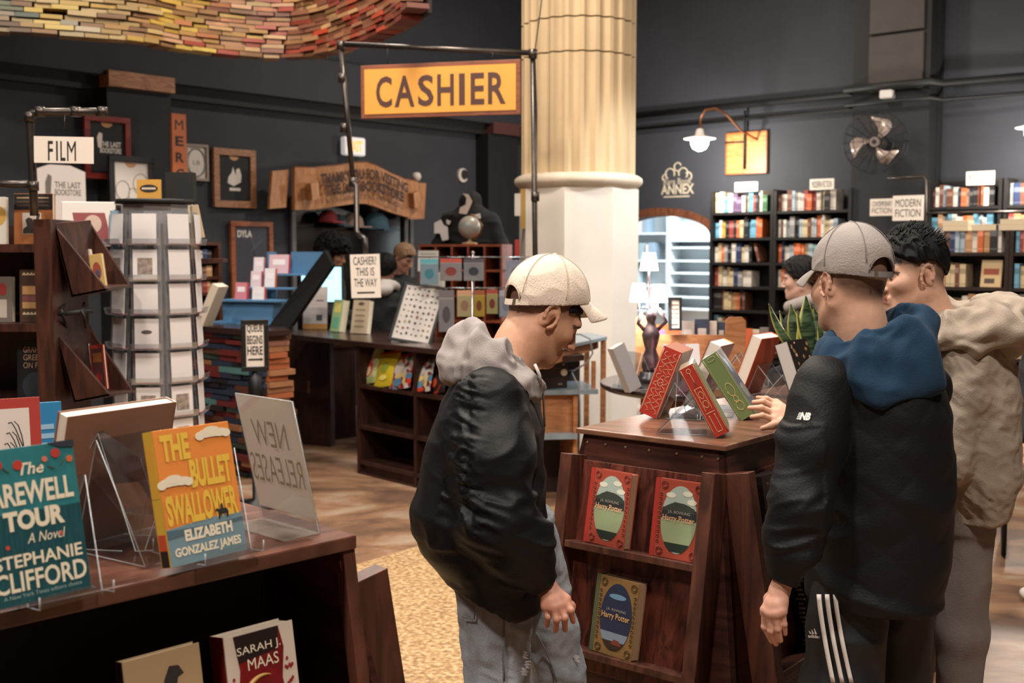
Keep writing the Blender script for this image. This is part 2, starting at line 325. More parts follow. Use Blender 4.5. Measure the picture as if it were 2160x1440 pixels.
for zi, z in enumerate(zl[:4]):
    x = s0 + .05; bi = 0
    while x < s1 - .25:
        t, h = random.uniform(.05, .11), random.uniform(.22, .3)
        if random.random() < .75:
            o = MB().box(-t / 2, t / 2, 0, .2, 0, h).build('book', PALE[k % 6], None, RW.w(x, yb - .27, z), A_R)
            tag(o, '%s pale book from left, %s shelf of white bookcase behind the arch' % (nth(bi), ORD[zi]), 'book', 'books in the white annex'); k += 1; bi += 1
        x += t + .012
# ---- beam on the left wall, pilasters, conduits
zb0 = LW.hit(0, 118)[1]; zb1 = LW.hit(780, 250)[1]; zb = (zb0 + zb1) / 2
struct(MB().box(-14, 0, -.22, 0, zb, zb + .42).build('trim_beam', W_DARK, None, (CX, CY, 0), A_L))
struct(MB().box(-14, 0, -.10, 0, zb - .12, zb).build('trim_shadow_line', W_BLACK, None, (CX, CY, 0), A_L))  # black strip stands in for the shadow line under the beam
x0, _ = LW.hit(228, 300, -.2); x1, _ = LW.hit(362, 300, -.2)
struct(MB().box(x0, x1, -.2, 0, 0, LW.hit(295, 186, -.2)[1]).build('wall_pilaster', W_BLACK, None, (CX, CY, 0), A_L))
zc0 = LW.hit(295, 188, -.26)[1]; zc1 = LW.hit(295, 155, -.26)[1]
struct(MB().box(x0 - .01, x1 + .01, -.26, 0, zc0, zc1).build('trim_pilaster_cap', wood('raw_plank', '#9a6a48', '#c58f68', (3, 3, 14)), None, (CX, CY, 0), A_L))
x0, _ = LW.hit(1030, 400, -.2); x1, _ = LW.hit(1092, 400, -.2)
struct(MB().box(x0, x1, -.2, 0, 0, LW.hit(1060, 285, -.2)[1]).build('wall_pilaster_corner', W_BLACK, None, (CX, CY, 0), A_L))
struct(MB().box(x0 + .05, x1, -.24, 0, LW.hit(1060, 283, -.24)[1], LW.hit(1060, 258, -.24)[1]).build('trim_corner_cap', mat('red_brown_cap', '#5b3733', .6), None, (CX, CY, 0), A_L))
PX0, _ = RW.hit(1797, 300, -.3); PX1, _ = RW.hit(1958, 300, -.3)
struct(MB().box(PX0, PX1, -.3, 0, 0, HALL).build('wall_pier', W_BLACK, None, (CX, CY, 0), A_R))
zp = RW.hit(1880, 190, -.33)[1]
for n, z0, z1 in (('wall_pier_panel', zp, RW.hit(1880, 70, -.33)[1] - .01), ('wall_pier_panel_upper', RW.hit(1880, 70, -.33)[1] + .01, HALL)):
    struct(MB().box(RW.hit(1832, 100, -.33)[0], RW.hit(1948, 100, -.33)[0], -.33, -.3, z0, z1).build(n, mat('pier_panel_brown', '#3a3531', .6, var=.1), None, (CX, CY, 0), A_R, bevel=.01))
PIPE = mat('pipe_black_steel', '#4b4541', .35, metal=.8, var=.15, vs=20)
CONDUIT = mat('conduit_dark', '#151516', .6)
struct(MB().box(PX1, RW.hit(1987, 300, 0)[0], -.12, 0, 0, HALL).build('wall_pier_side', W_BLACK, None, (CX, CY, 0), A_R))
def conduit(py0, py1, r, name, label):
    z0 = RW.hit(1345, py0, -.05)[1]; xa = RW.hit(1300, py0, -.05)[0]; z1 = RW.hit(2160, py1, -.05)[1]; xb = RW.hit(2230, py1, -.05)[0]
    f = lambda x: z0 + (z1 - z0) * (x - xa) / (xb - xa)
    pts = [(xa, -.05, f(xa)), (PX0 - .06, -.05, f(PX0)), (PX0 - .04, -.38, f(PX0)), (PX1 + .04, -.38, f(PX1)), (PX1 + .08, -.17, f(PX1)), (xb + 1.5, -.05, f(xb))]
    o = MB().tube(pts, r, 8).build(name, CONDUIT, None, (CX, CY, 0), A_R); tag(o, label, 'pipe'); return o
conduit(243, 163, .035, 'wall_conduit', 'thick black conduit running along the upper grey wall above the fan')
conduit(272, 198, .018, 'wall_conduit', 'thin black conduit just under the thick one on the grey wall')
# ---- the big column
COLX, COLY = .52, 9.0
STONE = mat('column_plaster', '#cdb48d', .7, var=.16, vs=3.5, bump=.15, bs=25, stretch=(1, 1, .35))
STONEW = mat('column_white_plaster', '#dcd3c6', .6, var=.05, vs=3)
col = tag(thing('column', 'big fluted cream column with a round moulding on a pale pedestal', 'column', (COLX, COLY, 0)), kind='structure')
zr = P(1219, 385, COLY)[2]
def fluted(z0, z1, R):
    m = MB(); n = 24; per = 8; ring = []
    for i in range(n * per):
        a = 2 * PI * i / (n * per); t = (i % per) / per
        r = R if t < .16 or t > .84 else R - .026 * math.sin(PI * (t - .16) / .68) ** .7
        ring.append((r * math.cos(a), r * math.sin(a)))
    N = len(ring); vs = [(x, y, z) for z in (z0, z1) for x, y in ring]
    m.add(vs, [(i, (i + 1) % N, (i + 1) % N + N, i + N) for i in range(N)] + [tuple(range(N - 1, -1, -1)), tuple(range(N, 2 * N))]); return m
js = [zr + .05, P(1219, 127, COLY)[2], P(1219, 57, COLY)[2], HALL]
for a, b_ in zip(js[:-1], js[1:]):
    fluted(a + .006, b_ - .006, .445).build('column_drum', STONE, col)
MB().lathe([(.41, js[0]), (.41, HALL)], 48).build('column_core', mat('column_joint', '#7d6a52', .9), col)
MB().lathe([(.445, zr - .06), (.47, zr - .045), (.497, zr - .02), (.503, zr + .0), (.497, zr + .025), (.47, zr + .045), (.445, zr + .055)], 64).build('round_moulding', mat('column_moulding', '#cfc0aa', .6, var=.08, vs=6), col)
oc = [(.478 * math.cos(PI / 8 + i * PI / 4 + .12), .478 * math.sin(PI / 8 + i * PI / 4 + .12)) for i in range(8)]
MB().slab(oc, 0, zr - .06).build('pedestal', STONEW, col)
# ================================================================ right wall: bookcases, books, lamp, fan, signs
CASE = mat('bookcase_black', '#1b1818', .55, var=.15, vs=6)
PAGES = mat('paper_edge_shelf', '#d9c9ab', .9)
PALETTE = {'white': '#dcd5ca', 'cream': '#d3c09a', 'orange': '#c4673a', 'red': '#93403a', 'black': '#222023', 'grey': '#8d8a88', 'navy': '#28385c', 'sky blue': '#6fa9c4', 'teal': '#7fb0a8',
           'yellow': '#dba93a', 'brown': '#6c4433', 'tan': '#b78c63', 'green': '#3f6b45', 'purple': '#5c4664', 'pink': '#cf8f8c', 'pale blue': '#a9bcc8'}
_bm = {}
def book_mesh(colr):
    if colr in _bm: return _bm[colr]
    m = MB(); m.box(-.5, .5, 0, 1, 0, 1); m.m[1] = 1
    c_ = hexlin(PALETTE[colr]); k_ = .55 if sum(c_) > .9 else 1.0; band = tuple(x * .55 if k_ < 1 else min(1, x * 1.3 + .10) for x in c_)
    m.box(-.502, .502, -.004, .01, .58, .80, 2); m.box(-.502, .502, -.004, .01, .10, .14, 2)
    me = m.data('book'); me.materials.append(flat(PALETTE[colr], .5)); me.materials.append(PAGES); me.materials.append(mat('spine_band_' + colr.replace(' ', '_'), band, .5)); _bm[colr] = me; return me
def shelf_row(fr, rz, x0, x1, yfront, z, hmax, unit, row, cols, group, fill=1.0, lean_end=False, depth=.17, tmin=.026, tmax=.058, zscale=1.0):
    x = x0 + .008; i = 0; cnt = {}
    xe = x0 + (x1 - x0) * fill
    while True:
        t = random.uniform(tmin, tmax); h = hmax * random.choice((random.uniform(.70, .82), random.uniform(.82, .99)))
        if x + t > xe - .005: break
        c = random.choice(cols); o = bpy.data.objects.new('book', book_mesh(c)); COL.objects.link(o)
        o.location = fr.w(x + t / 2, yfront + random.uniform(.0, .03), z); o.rotation_euler = (0, 0, rz); o.scale = (t, depth, h)
        k = cnt.get(c, 0); cnt[c] = k + 1
        tag(o, '%s %s book from left, %s shelf of %s' % (nth(k), c, row, unit), 'book', group)
        x += t + .0015; i += 1
    if lean_end and x + .16 < x1:
        c = random.choice(cols); t, h = .03, hmax * .9; o = bpy.data.objects.new('book', book_mesh(c)); COL.objects.link(o)
        o.location = fr.w(x + .09, yfront + .01, z + .008); o.rotation_euler = (0, -.28, rz); o.scale = (t, depth, h)
        tag(o, 'tilted %s book ending the %s shelf of %s' % (c, row, unit), 'book', group)
def bookcase(fr, rz, x0, x1, yfront, zs, top, label, name='bookcase', back=True, depth=.3, mater=None, bottom=0.0, cap=False):
    cm = mater or CASE; w = x1 - x0
    r = thing(name, label, 'bookcase', fr.w((x0 + x1) / 2, yfront, bottom), rz)
    top -= bottom
    for s in (-w / 2, w / 2 - .03): bx('upright', s, s + .03, 0, depth, 0, top, cm, r)
    if back: bx('back_panel', -w / 2 + .03, w / 2 - .03, depth - .015, depth, 0, top, cm, r)
    for z in zs: bx('shelf', -w / 2 + .03, w / 2 - .03, .005, depth - .015, z - bottom - .028, z - bottom, cm, r)
    if cap: bx('top_board', -w / 2, w / 2, 0, depth, top, top + .03, cm, r)
    return r
YF = -.32
BZ = [RW.hit(1560, y, YF)[1] for y in (447, 501, 553, 604, 654, 706, 757)]
BZ = BZ + [BZ[-1] - (BZ[0] - BZ[-1]) / 6 * i for i in (1, 2)]
gap = (BZ[0] - BZ[5]) / 5
RWX = lambda px: RW.hit(px, 500, YF)[0]
u1, u2, u3 = RWX(1497), RWX(1630), RWX(1794)
d1, d2 = RWX(1990), RWX(2116)
mix1 = ['orange', 'white', 'white', 'red', 'cream', 'yellow', 'sky blue', 'cream', 'black', 'orange', 'purple', 'white', 'tan', 'green']
mix2 = ['white', 'cream', 'grey', 'orange', 'tan', 'navy', 'white', 'red', 'brown', 'teal', 'pale blue', 'black', 'white']
mix3 = ['white', 'brown', 'black', 'grey', 'cream', 'red', 'white', 'navy', 'sky blue', 'tan', 'orange', 'cream']
bookcase(RW, A_R, u1, u2, YF, BZ, BZ[0] + gap * .86, 'tall black bookcase on the grey wall, beside the arched doorway')
bookcase(RW, A_R, u2 + .004, u3, YF, BZ, BZ[0] + gap * .8, 'tall black bookcase between the arch-side bookcase and the black pier')
bookcase(RW, A_R, RWX(1952), RWX(2110), YF, BZ, BZ[0] + gap * .95, 'tall black bookcase just right of the black pier, behind the fiction sign')
bookcase(RW, A_R, RWX(2114), RWX(2114) + .95, YF, BZ, BZ[0] + gap * .95, 'tall black bookcase at the right edge, against the grey wall')
ROWN = ['top', 'second', 'third', 'fourth', 'fifth', 'sixth']
for i in range(6):
    hm = gap * .86; last = i > 3
    shelf_row(RW, A_R, u1 + .03, u2 - .03, YF + .03, BZ[i], hm, 'bookcase beside the arch', ROWN[i], mix1 if i < 2 else mix3, 'books in the bookcase beside the arch', (.95, .86, .68, .7, .6, .5)[i], i == 2)
    if i < 4: shelf_row(RW, A_R, u2 + .034, u3 - .03, YF + .03, BZ[i], hm, 'bookcase left of the pier', ROWN[i], mix2, 'books in the bookcase left of the pier', (.82, .9, .95, .8, .8, .6)[i], i < 2)
    if i < 2: shelf_row(RW, A_R, RWX(1952) + .03, RWX(2110) - .03, YF + .03, BZ[i], hm, 'bookcase right of the pier', ROWN[i], mix2 + ['orange', 'sky blue'], 'books in the bookcase right of the pier', .97)
    if i < 2: shelf_row(RW, A_R, RWX(2114) + .03, RWX(2114) + .32, YF + .03, BZ[i], hm, 'bookcase at the right edge', ROWN[i], mix2, 'books in the bookcase at the right edge', .97)
# nearer low bookcase in front, at the right
NF = Fr(*RW.w(0, -1.5, 0).xy, A_R)
nx = lambda px: NF.hit(px, 530)[0]
NZ = [NF.hit(2080, y)[1] for y in (532, 606)]; ng = NZ[0] - NZ[1]; NZ += [NZ[1] - ng * i for i in (1, 2, 3)]
DW = wood('shelf_dark_wood', '#221815', '#33241d', (3, 3, 20))
na, nb, nc = nx(1955), nx(2128), nx(2128) + .9
bookcase(NF, A_R, na, nb, 0, NZ, NZ[0] + ng * .62, 'low dark-wood bookcase behind the man in the beige jacket', mater=DW, depth=.26)
bookcase(NF, A_R, nb + .004, nc, 0, NZ, NZ[0] + ng * .62, 'low dark-wood bookcase continuing out of the right edge', mater=DW, depth=.26)
for i in range(4):
    shelf_row(NF, A_R, na + .03, nb - .03, .02, NZ[i], ng * .84, 'low bookcase behind the beige jacket', ROWN[i], mix2 if i == 0 else mix3, 'books in the low bookcase', (.98, .55, .9, .9)[i])
    shelf_row(NF, A_R, nb + .034, nb + .27, .02, NZ[i], ng * .84, 'low bookcase at the right edge', ROWN[i], mix3, 'books in the low bookcase at the right edge', .98)
b = book('cream pictorial book facing out on the low shelf behind the beige jacket', .16, .22, .02, '#c8ab7c', NF.w(nx(2087), .05, NZ[1]), A_R, .18)
patch('cover_print', rct(-.06, .06, .10, .15), flat('#9c4a2c'), b, -.0102); patch('cover_print', rct(-.05, .03, .03, .07), flat('#4a3a30'), b, -.0102)
x = nx(1985); k = 0
while x < nx(2160):
    w = random.uniform(.16, .24); t = random.uniform(.025, .05); c = random.choice(['cream', 'tan', 'white', 'cream'])
    for j in range(random.choice((1, 2))):
        o = MB().box(-w / 2, w / 2, -.12, .03, 0, t).build('book', [PAGES, flat(PALETTE[c])][0], None, NF.w(x + w / 2, .14, NZ[0] + ng * .62 + .0 + j * (t + .001)), A_R)
        tag(o, '%s %s book lying flat on top of the low bookcase by the pier' % (nth(k), c), 'book', 'books lying on the low bookcase'); k += 1
    x += w + .03
# shelf-top signs
SIGNW = mat('sign_white_card', '#e6ddd2', .5); INK = mat('sign_ink', '#26221f', .7)
def card_sign(fr, rz, px0, py0, px1, py1, off, s, label, name='shelf_sign', lines=None, th=.008):
    cx, zb_, w, h = fr.rect(px0, py0, px1, py1, off); r = thing(name, label, 'sign', fr.w(cx, off, zb_), rz)
    MB().box(-w / 2, w / 2, 0, th, 0, h).build('plate', SIGNW, r)
    ls = lines or [s]; n = len(ls); lh = h * .8 / n
    for i, l in enumerate(ls):
        text(l, r, 0, h * .9 - lh * (i + .5), w * (.82 if len(l) > 3 else .5), lh * .78, INK, -.001, bold=.0)
    return r
def wall_foot(r, fr, x, off, z0, z1): pass
for a, l in (((1550, 384, 1598, 404), 'white card sign on top of the bookcase beside the arch'), ((1708, 377, 1759, 400), 'white card sign on top of the bookcase left of the pier'), ((2038, 361, 2098, 390), 'white card sign on top of the bookcase right of the pier')):
    r = card_sign(RW, A_R, *a, YF + .02, 'MODERN FICTION', l)
    c = r.location
    bx('leg', -.006, .006, .008, .02, -.28, 0, CASE, r)
card_sign(RW, A_R, 1883, 412, 1948, 465, -.62, '', 'white hanging sign reading MODERN FICTION in tall black letters', lines=['MODERN', 'FICTION'], name='hanging_sign')
card_sign(RW, A_R, 1835, 419, 1886, 455, -.60, '', 'small white hanging sign half behind the MODERN FICTION sign', lines=['CONTEMPORARY', 'FICTION'], name='hanging_sign')
p = lambda px, py: (RW.hit(px, py, -.60)[0], -.60, RW.hit(px, py, -.60)[1])
o = MB().tube([p(1872, 376), p(1949, 373), p(1953, 380), p(1953, 470), p(1953, 560)], .012, 8).build('sign_pipe', PIPE, None, (CX, CY, 0), A_R); tag(o, 'bent steel pipe bracket above the MODERN FICTION sign', 'pipe')
o = MB().tube([p(1953, 449), p(2175, 446)], .014, 8).build('sign_pipe', PIPE, None, (CX, CY, 0), A_R); tag(o, 'level steel pipe running right from the MODERN FICTION sign', 'pipe')
# painted sign on the wall: ANNEX with an ornament above
r = thing('painted_wall_sign', 'cream painted ANNEX lettering and scrollwork on the grey wall', 'sign', (0, 0, 0)); 
cx, zb_, w, h = RW.rect(1393, 342, 1466, 412, -.004); r.location = RW.w(cx, -.004, zb_); r.rotation_euler.z = A_R
CRM = mat('painted_cream', '#b8ad98', .8)
text('ANNEX', r, 0, h * .19, w * .95, h * .3, CRM, 0, bold=.03); text('Rare Book', r, 0, h * .43, w * .8, h * .18, CRM, 0)
sw = MB()
for c_, rr, a0, a1 in (((-.22 * w, h * .66), .13 * w, -.5, 4.2), ((.16 * w, h * .66), .13 * w, -1, 3.6), ((0, h * .86), .1 * w, .3, 5), ((.3 * w, h * .56), .1 * w, -1, 2.4), ((-.36 * w, h * .55), .08 * w, 1, 4)):
    sw.tube([(c_[0] + rr * math.cos(a0 + (a1 - a0) * i / 12), 0, c_[1] + rr * math.sin(a0 + (a1 - a0) * i / 12)) for i in range(13)], .009, 5)
sw.build('scrollwork', CRM, r); patch('underline', rct(-.4 * w, .35 * w, -.02, -.005), CRM, r, .001)
# wall lamps
def wall_lamp(px, py, label, off, power):
    x, z = RW.hit(px, py, off); r = thing('wall_lamp', label, 'lamp', RW.w(x, off, z), A_R)
    BR = mat('lamp_copper', '#a06b4a', .35, metal=.7)
    MB().lathe([(.16, -.005), (.165, .0), (.05, .03), (.035, .09), (.02, .10)], 28).build('shade', mat('lamp_shade_white', '#d9d2c8', .4), r)
    MB().lathe([(.02, -.125), (.065, -.105), (.09, -.06), (.092, -.02), (.07, -.006), (.0, -.004)], 24).build('bulb_globe', mat('lamp_globe_lit', '#ffffff', .3, emit=14, ecol='#fff3e2'), r)
    k = -off
    MB().tube([(0, 0, .10), (0, .01, .2), (.03, .05, .29), (.09, .15, .31), (.15, .28, .25), (.22, .45, .10), (.26, k - .01, .02)], .012, 8).build('gooseneck', BR, r)
    point('wall_lamp_light', (0, 0, -.22), .09, power, (1, .93, .84), r); return r
wall_lamp(1476, 292, 'lit gooseneck wall lamp with a white globe above the ANNEX sign', -.75, 65)
wall_lamp(2186, 268, 'lit gooseneck wall lamp at the right edge of the grey wall', -.75, 70)
cx, zb_, w, h = RW.rect(1531, 278, 1618, 367, -.03)
r = thing('wooden_wall_board', 'square orange plywood board with a black bracket on the grey wall', 'board', RW.w(cx, -.03, zb_), A_R)
MB().box(-w / 2, w / 2, 0, .03, 0, h).build('board', wood('plywood_orange', '#a9672f', '#cb8d52', (4, 4, 18)), r)
fm = MB()
for a in ((-w / 2, w / 2, 0, .012), (-w / 2, w / 2, h - .012, h), (-w / 2, -w / 2 + .012, 0, h), (w / 2 - .012, w / 2, 0, h)): fm.box(a[0], a[1], -.008, 0, a[2], a[3])
fm.build('edge_strip', wood('plywood_edge', '#7c4320', '#9a5a2e'), r)
MB().tube([(-.01, -.02, h + .22), (-.01, -.02, .12 * h)], .013, 6).tube([(-.01, -.02, .76 * h), (-.5 * w, -.02, .77 * h)], .009, 6).build('bracket', CONDUIT, r)
# fan
fx, fz = RW.hit(1846, 300, -.62); r = thing('wall_fan', 'black industrial wall fan with three metal blades on the black pier', 'fan', RW.w(fx, -.62, fz), A_R + .25)
BLD = mat('fan_blade', '#b3a096', .35, metal=.35, var=.1); BLK = mat('fan_black', '#101011', .45)
for k in range(3):
    a = PI * .28 + 2 * PI * k / 3; m = MB(); vs = []; R0, R1 = .05, .235
    for i in range(9):
        rr = R0 + (R1 - R0) * i / 8; wd_ = .34 + .62 * (i / 8) ** .6 * (1 - .45 * max(0, i / 8 - .8) / .2)
        for s in (-1, 1):
            aa = a + s * wd_ * .5 + .5 * (i / 8) ** 1.5; vs.append((rr * math.cos(aa), -.03 * s * (.4 + i / 8), rr * math.sin(aa)))
    m.add(vs, [(2 * i, 2 * i + 1, 2 * i + 3, 2 * i + 2) for i in range(8)], 0, True); o = m.build('blade', BLD, r); sd = o.modifiers.new('solid', 'SOLIDIFY'); sd.thickness = .004
def ycyl(m, rr, y0, y1, seg=24):
    m.tube([(0, y0, 0), (0, y1, 0)], rr, seg); return m
ycyl(MB(), .045, -.05, .02).build('hub', mat('fan_hub', '#8d8179', .3, metal=.6), r); ycyl(MB(), .022, -.056, -.05).build('hub_cap', BLK, r)
ycyl(MB(), .09, .06, .26).build('motor', BLK, r)
cg = MB()
for yy, R in ((-.09, .275), (.05, .285), (-.10, .18), (-.105, .09)): cg.tube([(R * math.cos(t), yy, R * math.sin(t)) for t in [2 * PI * i / 40 for i in range(41)]], .004, 5)
for k in range(20):
    t = 2 * PI * k / 20; cg.tube([(.05 * math.cos(t), -.108, .05 * math.sin(t)), (.18 * math.cos(t), -.10, .18 * math.sin(t)), (.275 * math.cos(t), -.09, .275 * math.sin(t)), (.285 * math.cos(t), .05, .285 * math.sin(t)), (.09 * math.cos(t), .09, .09 * math.sin(t))], .0022, 4)
cg.build('cage', BLK, r); MB().box(-.03, .03, .2, .34, -.05, .05).build('wall_bracket', BLK, r)
x, z = RW.hit(1867, 198, -.4); o = MB().box(-.06, .06, 0, .1, -.04, .04).build('sensor_box', flat('#cfcac6'), None, RW.w(x, -.40, z), A_R, bevel=.015); tag(o, 'small white sensor box on the black pier above the fan', 'sensor')
# ================================================================ hanging book sculpture (top left)
SCP = [(-4.5, 7.75), (-3.65, 8.1), (-2.8, 8.5), (-2.52, 8.85), (-2.2, 9.1), (-1.85, 9.24), (-1.58, 9.12), (-1.32, 8.8), (-.95, 8.2), (-.70, 7.6)]
def curve_at(t):
    n = len(SCP) - 1; s = max(0, min(t, .9999)) * n; i = int(s); f = s - i
    g = lambda j: Vector(SCP[max(0, min(n, j))]); p0, p1, p2, p3 = g(i - 1), g(i), g(i + 1), g(i + 2)
    return .5 * ((2 * p1) + (p2 - p0) * f + (2 * p0 - 5 * p1 + 4 * p2 - p3) * f * f + (3 * p1 - p0 - 3 * p2 + p3) * f ** 3)
sc = thing('book_sculpture', 'wavy hanging wall of stacked colourful old books above the shop floor', 'sculpture', (-2.2, 9.0, 3.2))
TS = [curve_at(i / 400) for i in range(401)]; LEN = [0.0]
for a, b_ in zip(TS[:-1], TS[1:]): LEN.append(LEN[-1] + (b_ - a).length)
def by_len(s):
    import bisect
    i = min(max(bisect.bisect(LEN, s) - 1, 0), 399); f = (s - LEN[i]) / (LEN[i + 1] - LEN[i]); p = TS[i].lerp(TS[i + 1], f); d = (TS[i + 1] - TS[i]).normalized(); return p, d
ZC = [['#6a6f58', '#8a8270', '#5f7060', '#6d5a48', '#b5aa90', '#8d7a5c', '#4f5a50', '#9a8a62'], ['#b09246', '#9c8250', '#c2a95a', '#b0996a', '#7d5f44', '#a5804e', '#8a6a48'], ['#a07a54', '#a8704c', '#b08a6c', '#94483a', '#8a6a4c', '#b59468', '#7d5240'], ['#8a3a2c', '#a04a34', '#7a3a30', '#86583f', '#94684c', '#b0452e', '#6a4034']]
_bb = {}
def flat_book(c):
    if c in _bb: return _bb[c]
    m = MB(); m.box(-.5, .5, 0, 1, 0, 1); me = m.data('book'); me.materials.append(flat(c, .35)); _bb[c] = me; return me
z = 0.0; row = 0; nb_ = 0; rest = MB(); restm = [flat(c, .35) for zz in ZC for c in zz]
while z < .62:
    t = .036; s = random.uniform(-.15, 0) + .02
    while s < LEN[-1]:
        w = random.uniform(.12, .22)
        if s + w > 0 and s + w < LEN[-1] + .06 and random.random() > .02:
            p, d = by_len(min(s + w / 2, LEN[-1])); zi = min(3, max(0, int((s / LEN[-1]) * 4.1 + random.uniform(-.35, .35)))); c = random.choice(ZC[zi])
            lo_ = Vector((p.x - sc.location.x, p.y - sc.location.y + random.uniform(-.03, .02), z + random.uniform(0, .003))); ro_ = Euler((random.uniform(-.03, .03), random.uniform(-.02, .02), math.atan2(d.y, d.x))); sz = (w - .006, .15, t * random.uniform(.66, .96))
            if nb_ < 300:
                o = bpy.data.objects.new('book', flat_book(c)); COL.objects.link(o); o.parent = sc; o.location = lo_; o.rotation_euler = ro_; o.scale = sz; nb_ += 1
            else: rest.box(-.5, .5, 0, 1, 0, 1, restm.index(flat(c, .35)), Matrix.LocRotScale(lo_, ro_, Vector(sz)))
        s += w
    z += t; row += 1
rest.build('upper_books', restm, sc)['kind'] = 'stuff'
bk = MB(); ring = [by_len(LEN[-1] * i / 40) for i in range(41)]
for (p, d), (p2, d2) in zip(ring[:-1], ring[1:]):
    n1 = Vector((-d.y, d.x)) * .16; n2 = Vector((-d2.y, d2.x)) * .16; o_ = sc.location
    a, b_ = p + n1, p2 + n2; c, e = p + n1 * 1.15, p2 + n2 * 1.15
    bk.hexa([(q.x - o_.x, q.y - o_.y, .03) for q in (a, b_, e, c)], [(q.x - o_.x, q.y - o_.y, 1.9) for q in (a, b_, e, c)])
bk.build('backing_panel', mat('sculpture_backing', '#2a201c', .9), sc, fix=True)
hg = MB()
for i in (4, 14, 24, 34): hg.tube([(ring[i][0].x - sc.location.x, ring[i][0].y + .2 - sc.location.y, .6), (ring[i][0].x - sc.location.x, ring[i][0].y + .2 - sc.location.y, HALL - 3.2)], .012, 6)
hg.build('hanger', CONDUIT, sc)
# ================================================================ left wall: framed shirts, signs, banner, window
WHT, BLKP, TAN = flat('#d8d0c8'), flat('#131314', .7), flat('#b98a5e')
FW = {'red': mat('frame_red', '#7e241e', .45), 'black': mat('frame_black', '#161414', .5), 'wood': wood('frame_oak', '#8d5f41', '#b0805c', (6, 6, 20)), 'grey': mat('frame_greywood', '#9b8d7f', .6), 'rust': wood('frame_rust', '#84482a', '#a25f3b', (6, 6, 20))}
def framed(px0, py0, px1, py1, off, frame, field, label, bw=.05, name='framed_shirt', cat='framed picture'):
    cx, zb_, w, h = LW.rect(px0, py0, px1, py1, off); r = thing(name, label, cat, LW.w(cx, off, zb_), A_L); f = MB()
    f.box(-w / 2, w / 2, 0, .04, 0, bw).box(-w / 2, w / 2, 0, .04, h - bw, h).box(-w / 2, -w / 2 + bw, 0, .04, bw, h - bw).box(w / 2 - bw, w / 2, 0, .04, bw, h - bw)
    f.build('frame', FW[frame], r, bevel=.004); MB().box(-w / 2 + bw, w / 2 - bw, .022, .04, bw, h - bw).build('picture', field, r)
    return r, w, h
def neck(r, w, h, bw): patch('shirt_neckline', disc(0, h - bw, .055, .045, 14, PI, 2 * PI), TAN, r, .0215)
BK = ['THE LAST', 'BOOKSTORE']
r, w, h = framed(180, 245, 277, 378, -.27, 'red', BLKP, 'red framed black T-shirt with white bookstore lettering, high on the wall'); neck(r, w, h, .05)
for i, l in enumerate(BK): text(l, r, .03, h * (.56 - .1 * i), w * .46, h * .085, WHT, .0205, bold=.03)
patch('shirt_figure', [(-.2 * w, h * .5), (-.12 * w, h * .5), (-.1 * w, h * .72), (-.17 * w, h * .74), (-.22 * w, h * .66)], WHT, r, .0215)
r, w, h = framed(232, 330, 326, 445, -.42, 'black', WHT, 'black framed white T-shirt with a thin line drawing, beside the orange strip sign'); neck(r, w, h, .05)
ln = MB()
for c_, rr in (((-.08, h * .38), .08), ((.09, h * .5), .09), ((.02, h * .3), .06)): ln.tube([(c_[0] + rr * math.cos(t) * .8, .02, c_[1] + rr * math.sin(t)) for t in [2 * PI * i / 14 for i in range(15)]], .004, 4)
ln.build('line_drawing', flat('#a09890'), r)
r, w, h = framed(393, 304, 441, 381, -.06, 'grey', WHT, 'small pale framed print with a round emblem, right of the orange strip sign', .025, 'framed_print')
MB().tube([(.0 + .095 * math.cos(t), .02, h * .5 + .13 * math.sin(t)) for t in [2 * PI * i / 20 for i in range(21)]], .009, 5).build('round_emblem', flat('#8f8a86'), r); text('LB', r, 0, h * .5, w * .3, h * .12, flat('#6f6a66'), .0205)
r, w, h = framed(452, 314, 541, 438, -.06, 'wood', BLKP, 'oak framed black T-shirt with a white animal print, left of the carved banner', .065); neck(r, w, h, .065)
patch('shirt_print', [(-.16 * w, h * .42), (-.02 * w, h * .37), (.08 * w, h * .41), (.15 * w, h * .44), (.17 * w, h * .56), (.12 * w, h * .68), (.05 * w, h * .66), (.03 * w, h * .55), (-.03 * w, h * .7), (-.06 * w, h * .6), (-.14 * w, h * .52)], WHT, r, .0215)
patch('shirt_caption', rct(-.12 * w, .14 * w, h * .29, h * .34), WHT, r, .0215)
r, w, h = framed(489, 467, 578, 640, -.06, 'rust', mat('poster_slate', '#3a3a45', .6), 'rust framed slate poster lettered DYLA above the blue book display', .05, 'framed_poster')
text('DYLA', r, -.16 * w, h * .85, w * .34, h * .085, WHT, .0205, bold=.04)
MB().tube([(-.1 * w, .0215, h * .55), (.05 * w, .0215, h * .68), (.25 * w, .0215, h * .78)], .004, 4).tube([(.0, .0215, h * .8), (.1 * w, .0215, h * .6), (.3 * w, .0215, h * .45)], .004, 4).build('line_drawing', flat('#6a6a74'), r)
# orange strip sign lettered M E R C H
cx, zb_, w, h = LW.rect(364, 240, 394, 420, -.55); r = thing('strip_sign', 'tall orange strip sign spelling MERCH downwards in black', 'sign', LW.w(cx, -.55, zb_), A_L)
MB().box(-w / 2, w / 2, 0, .03, 0, h).build('board', mat('strip_orange', '#b8663a', .6, var=.06), r)
for i, l in enumerate('MERCH'): text(l, r, 0, h * (.87 - .19 * i), w * .58, h * .115, INK, -.001, bold=.0 if l == 'M' else .03)
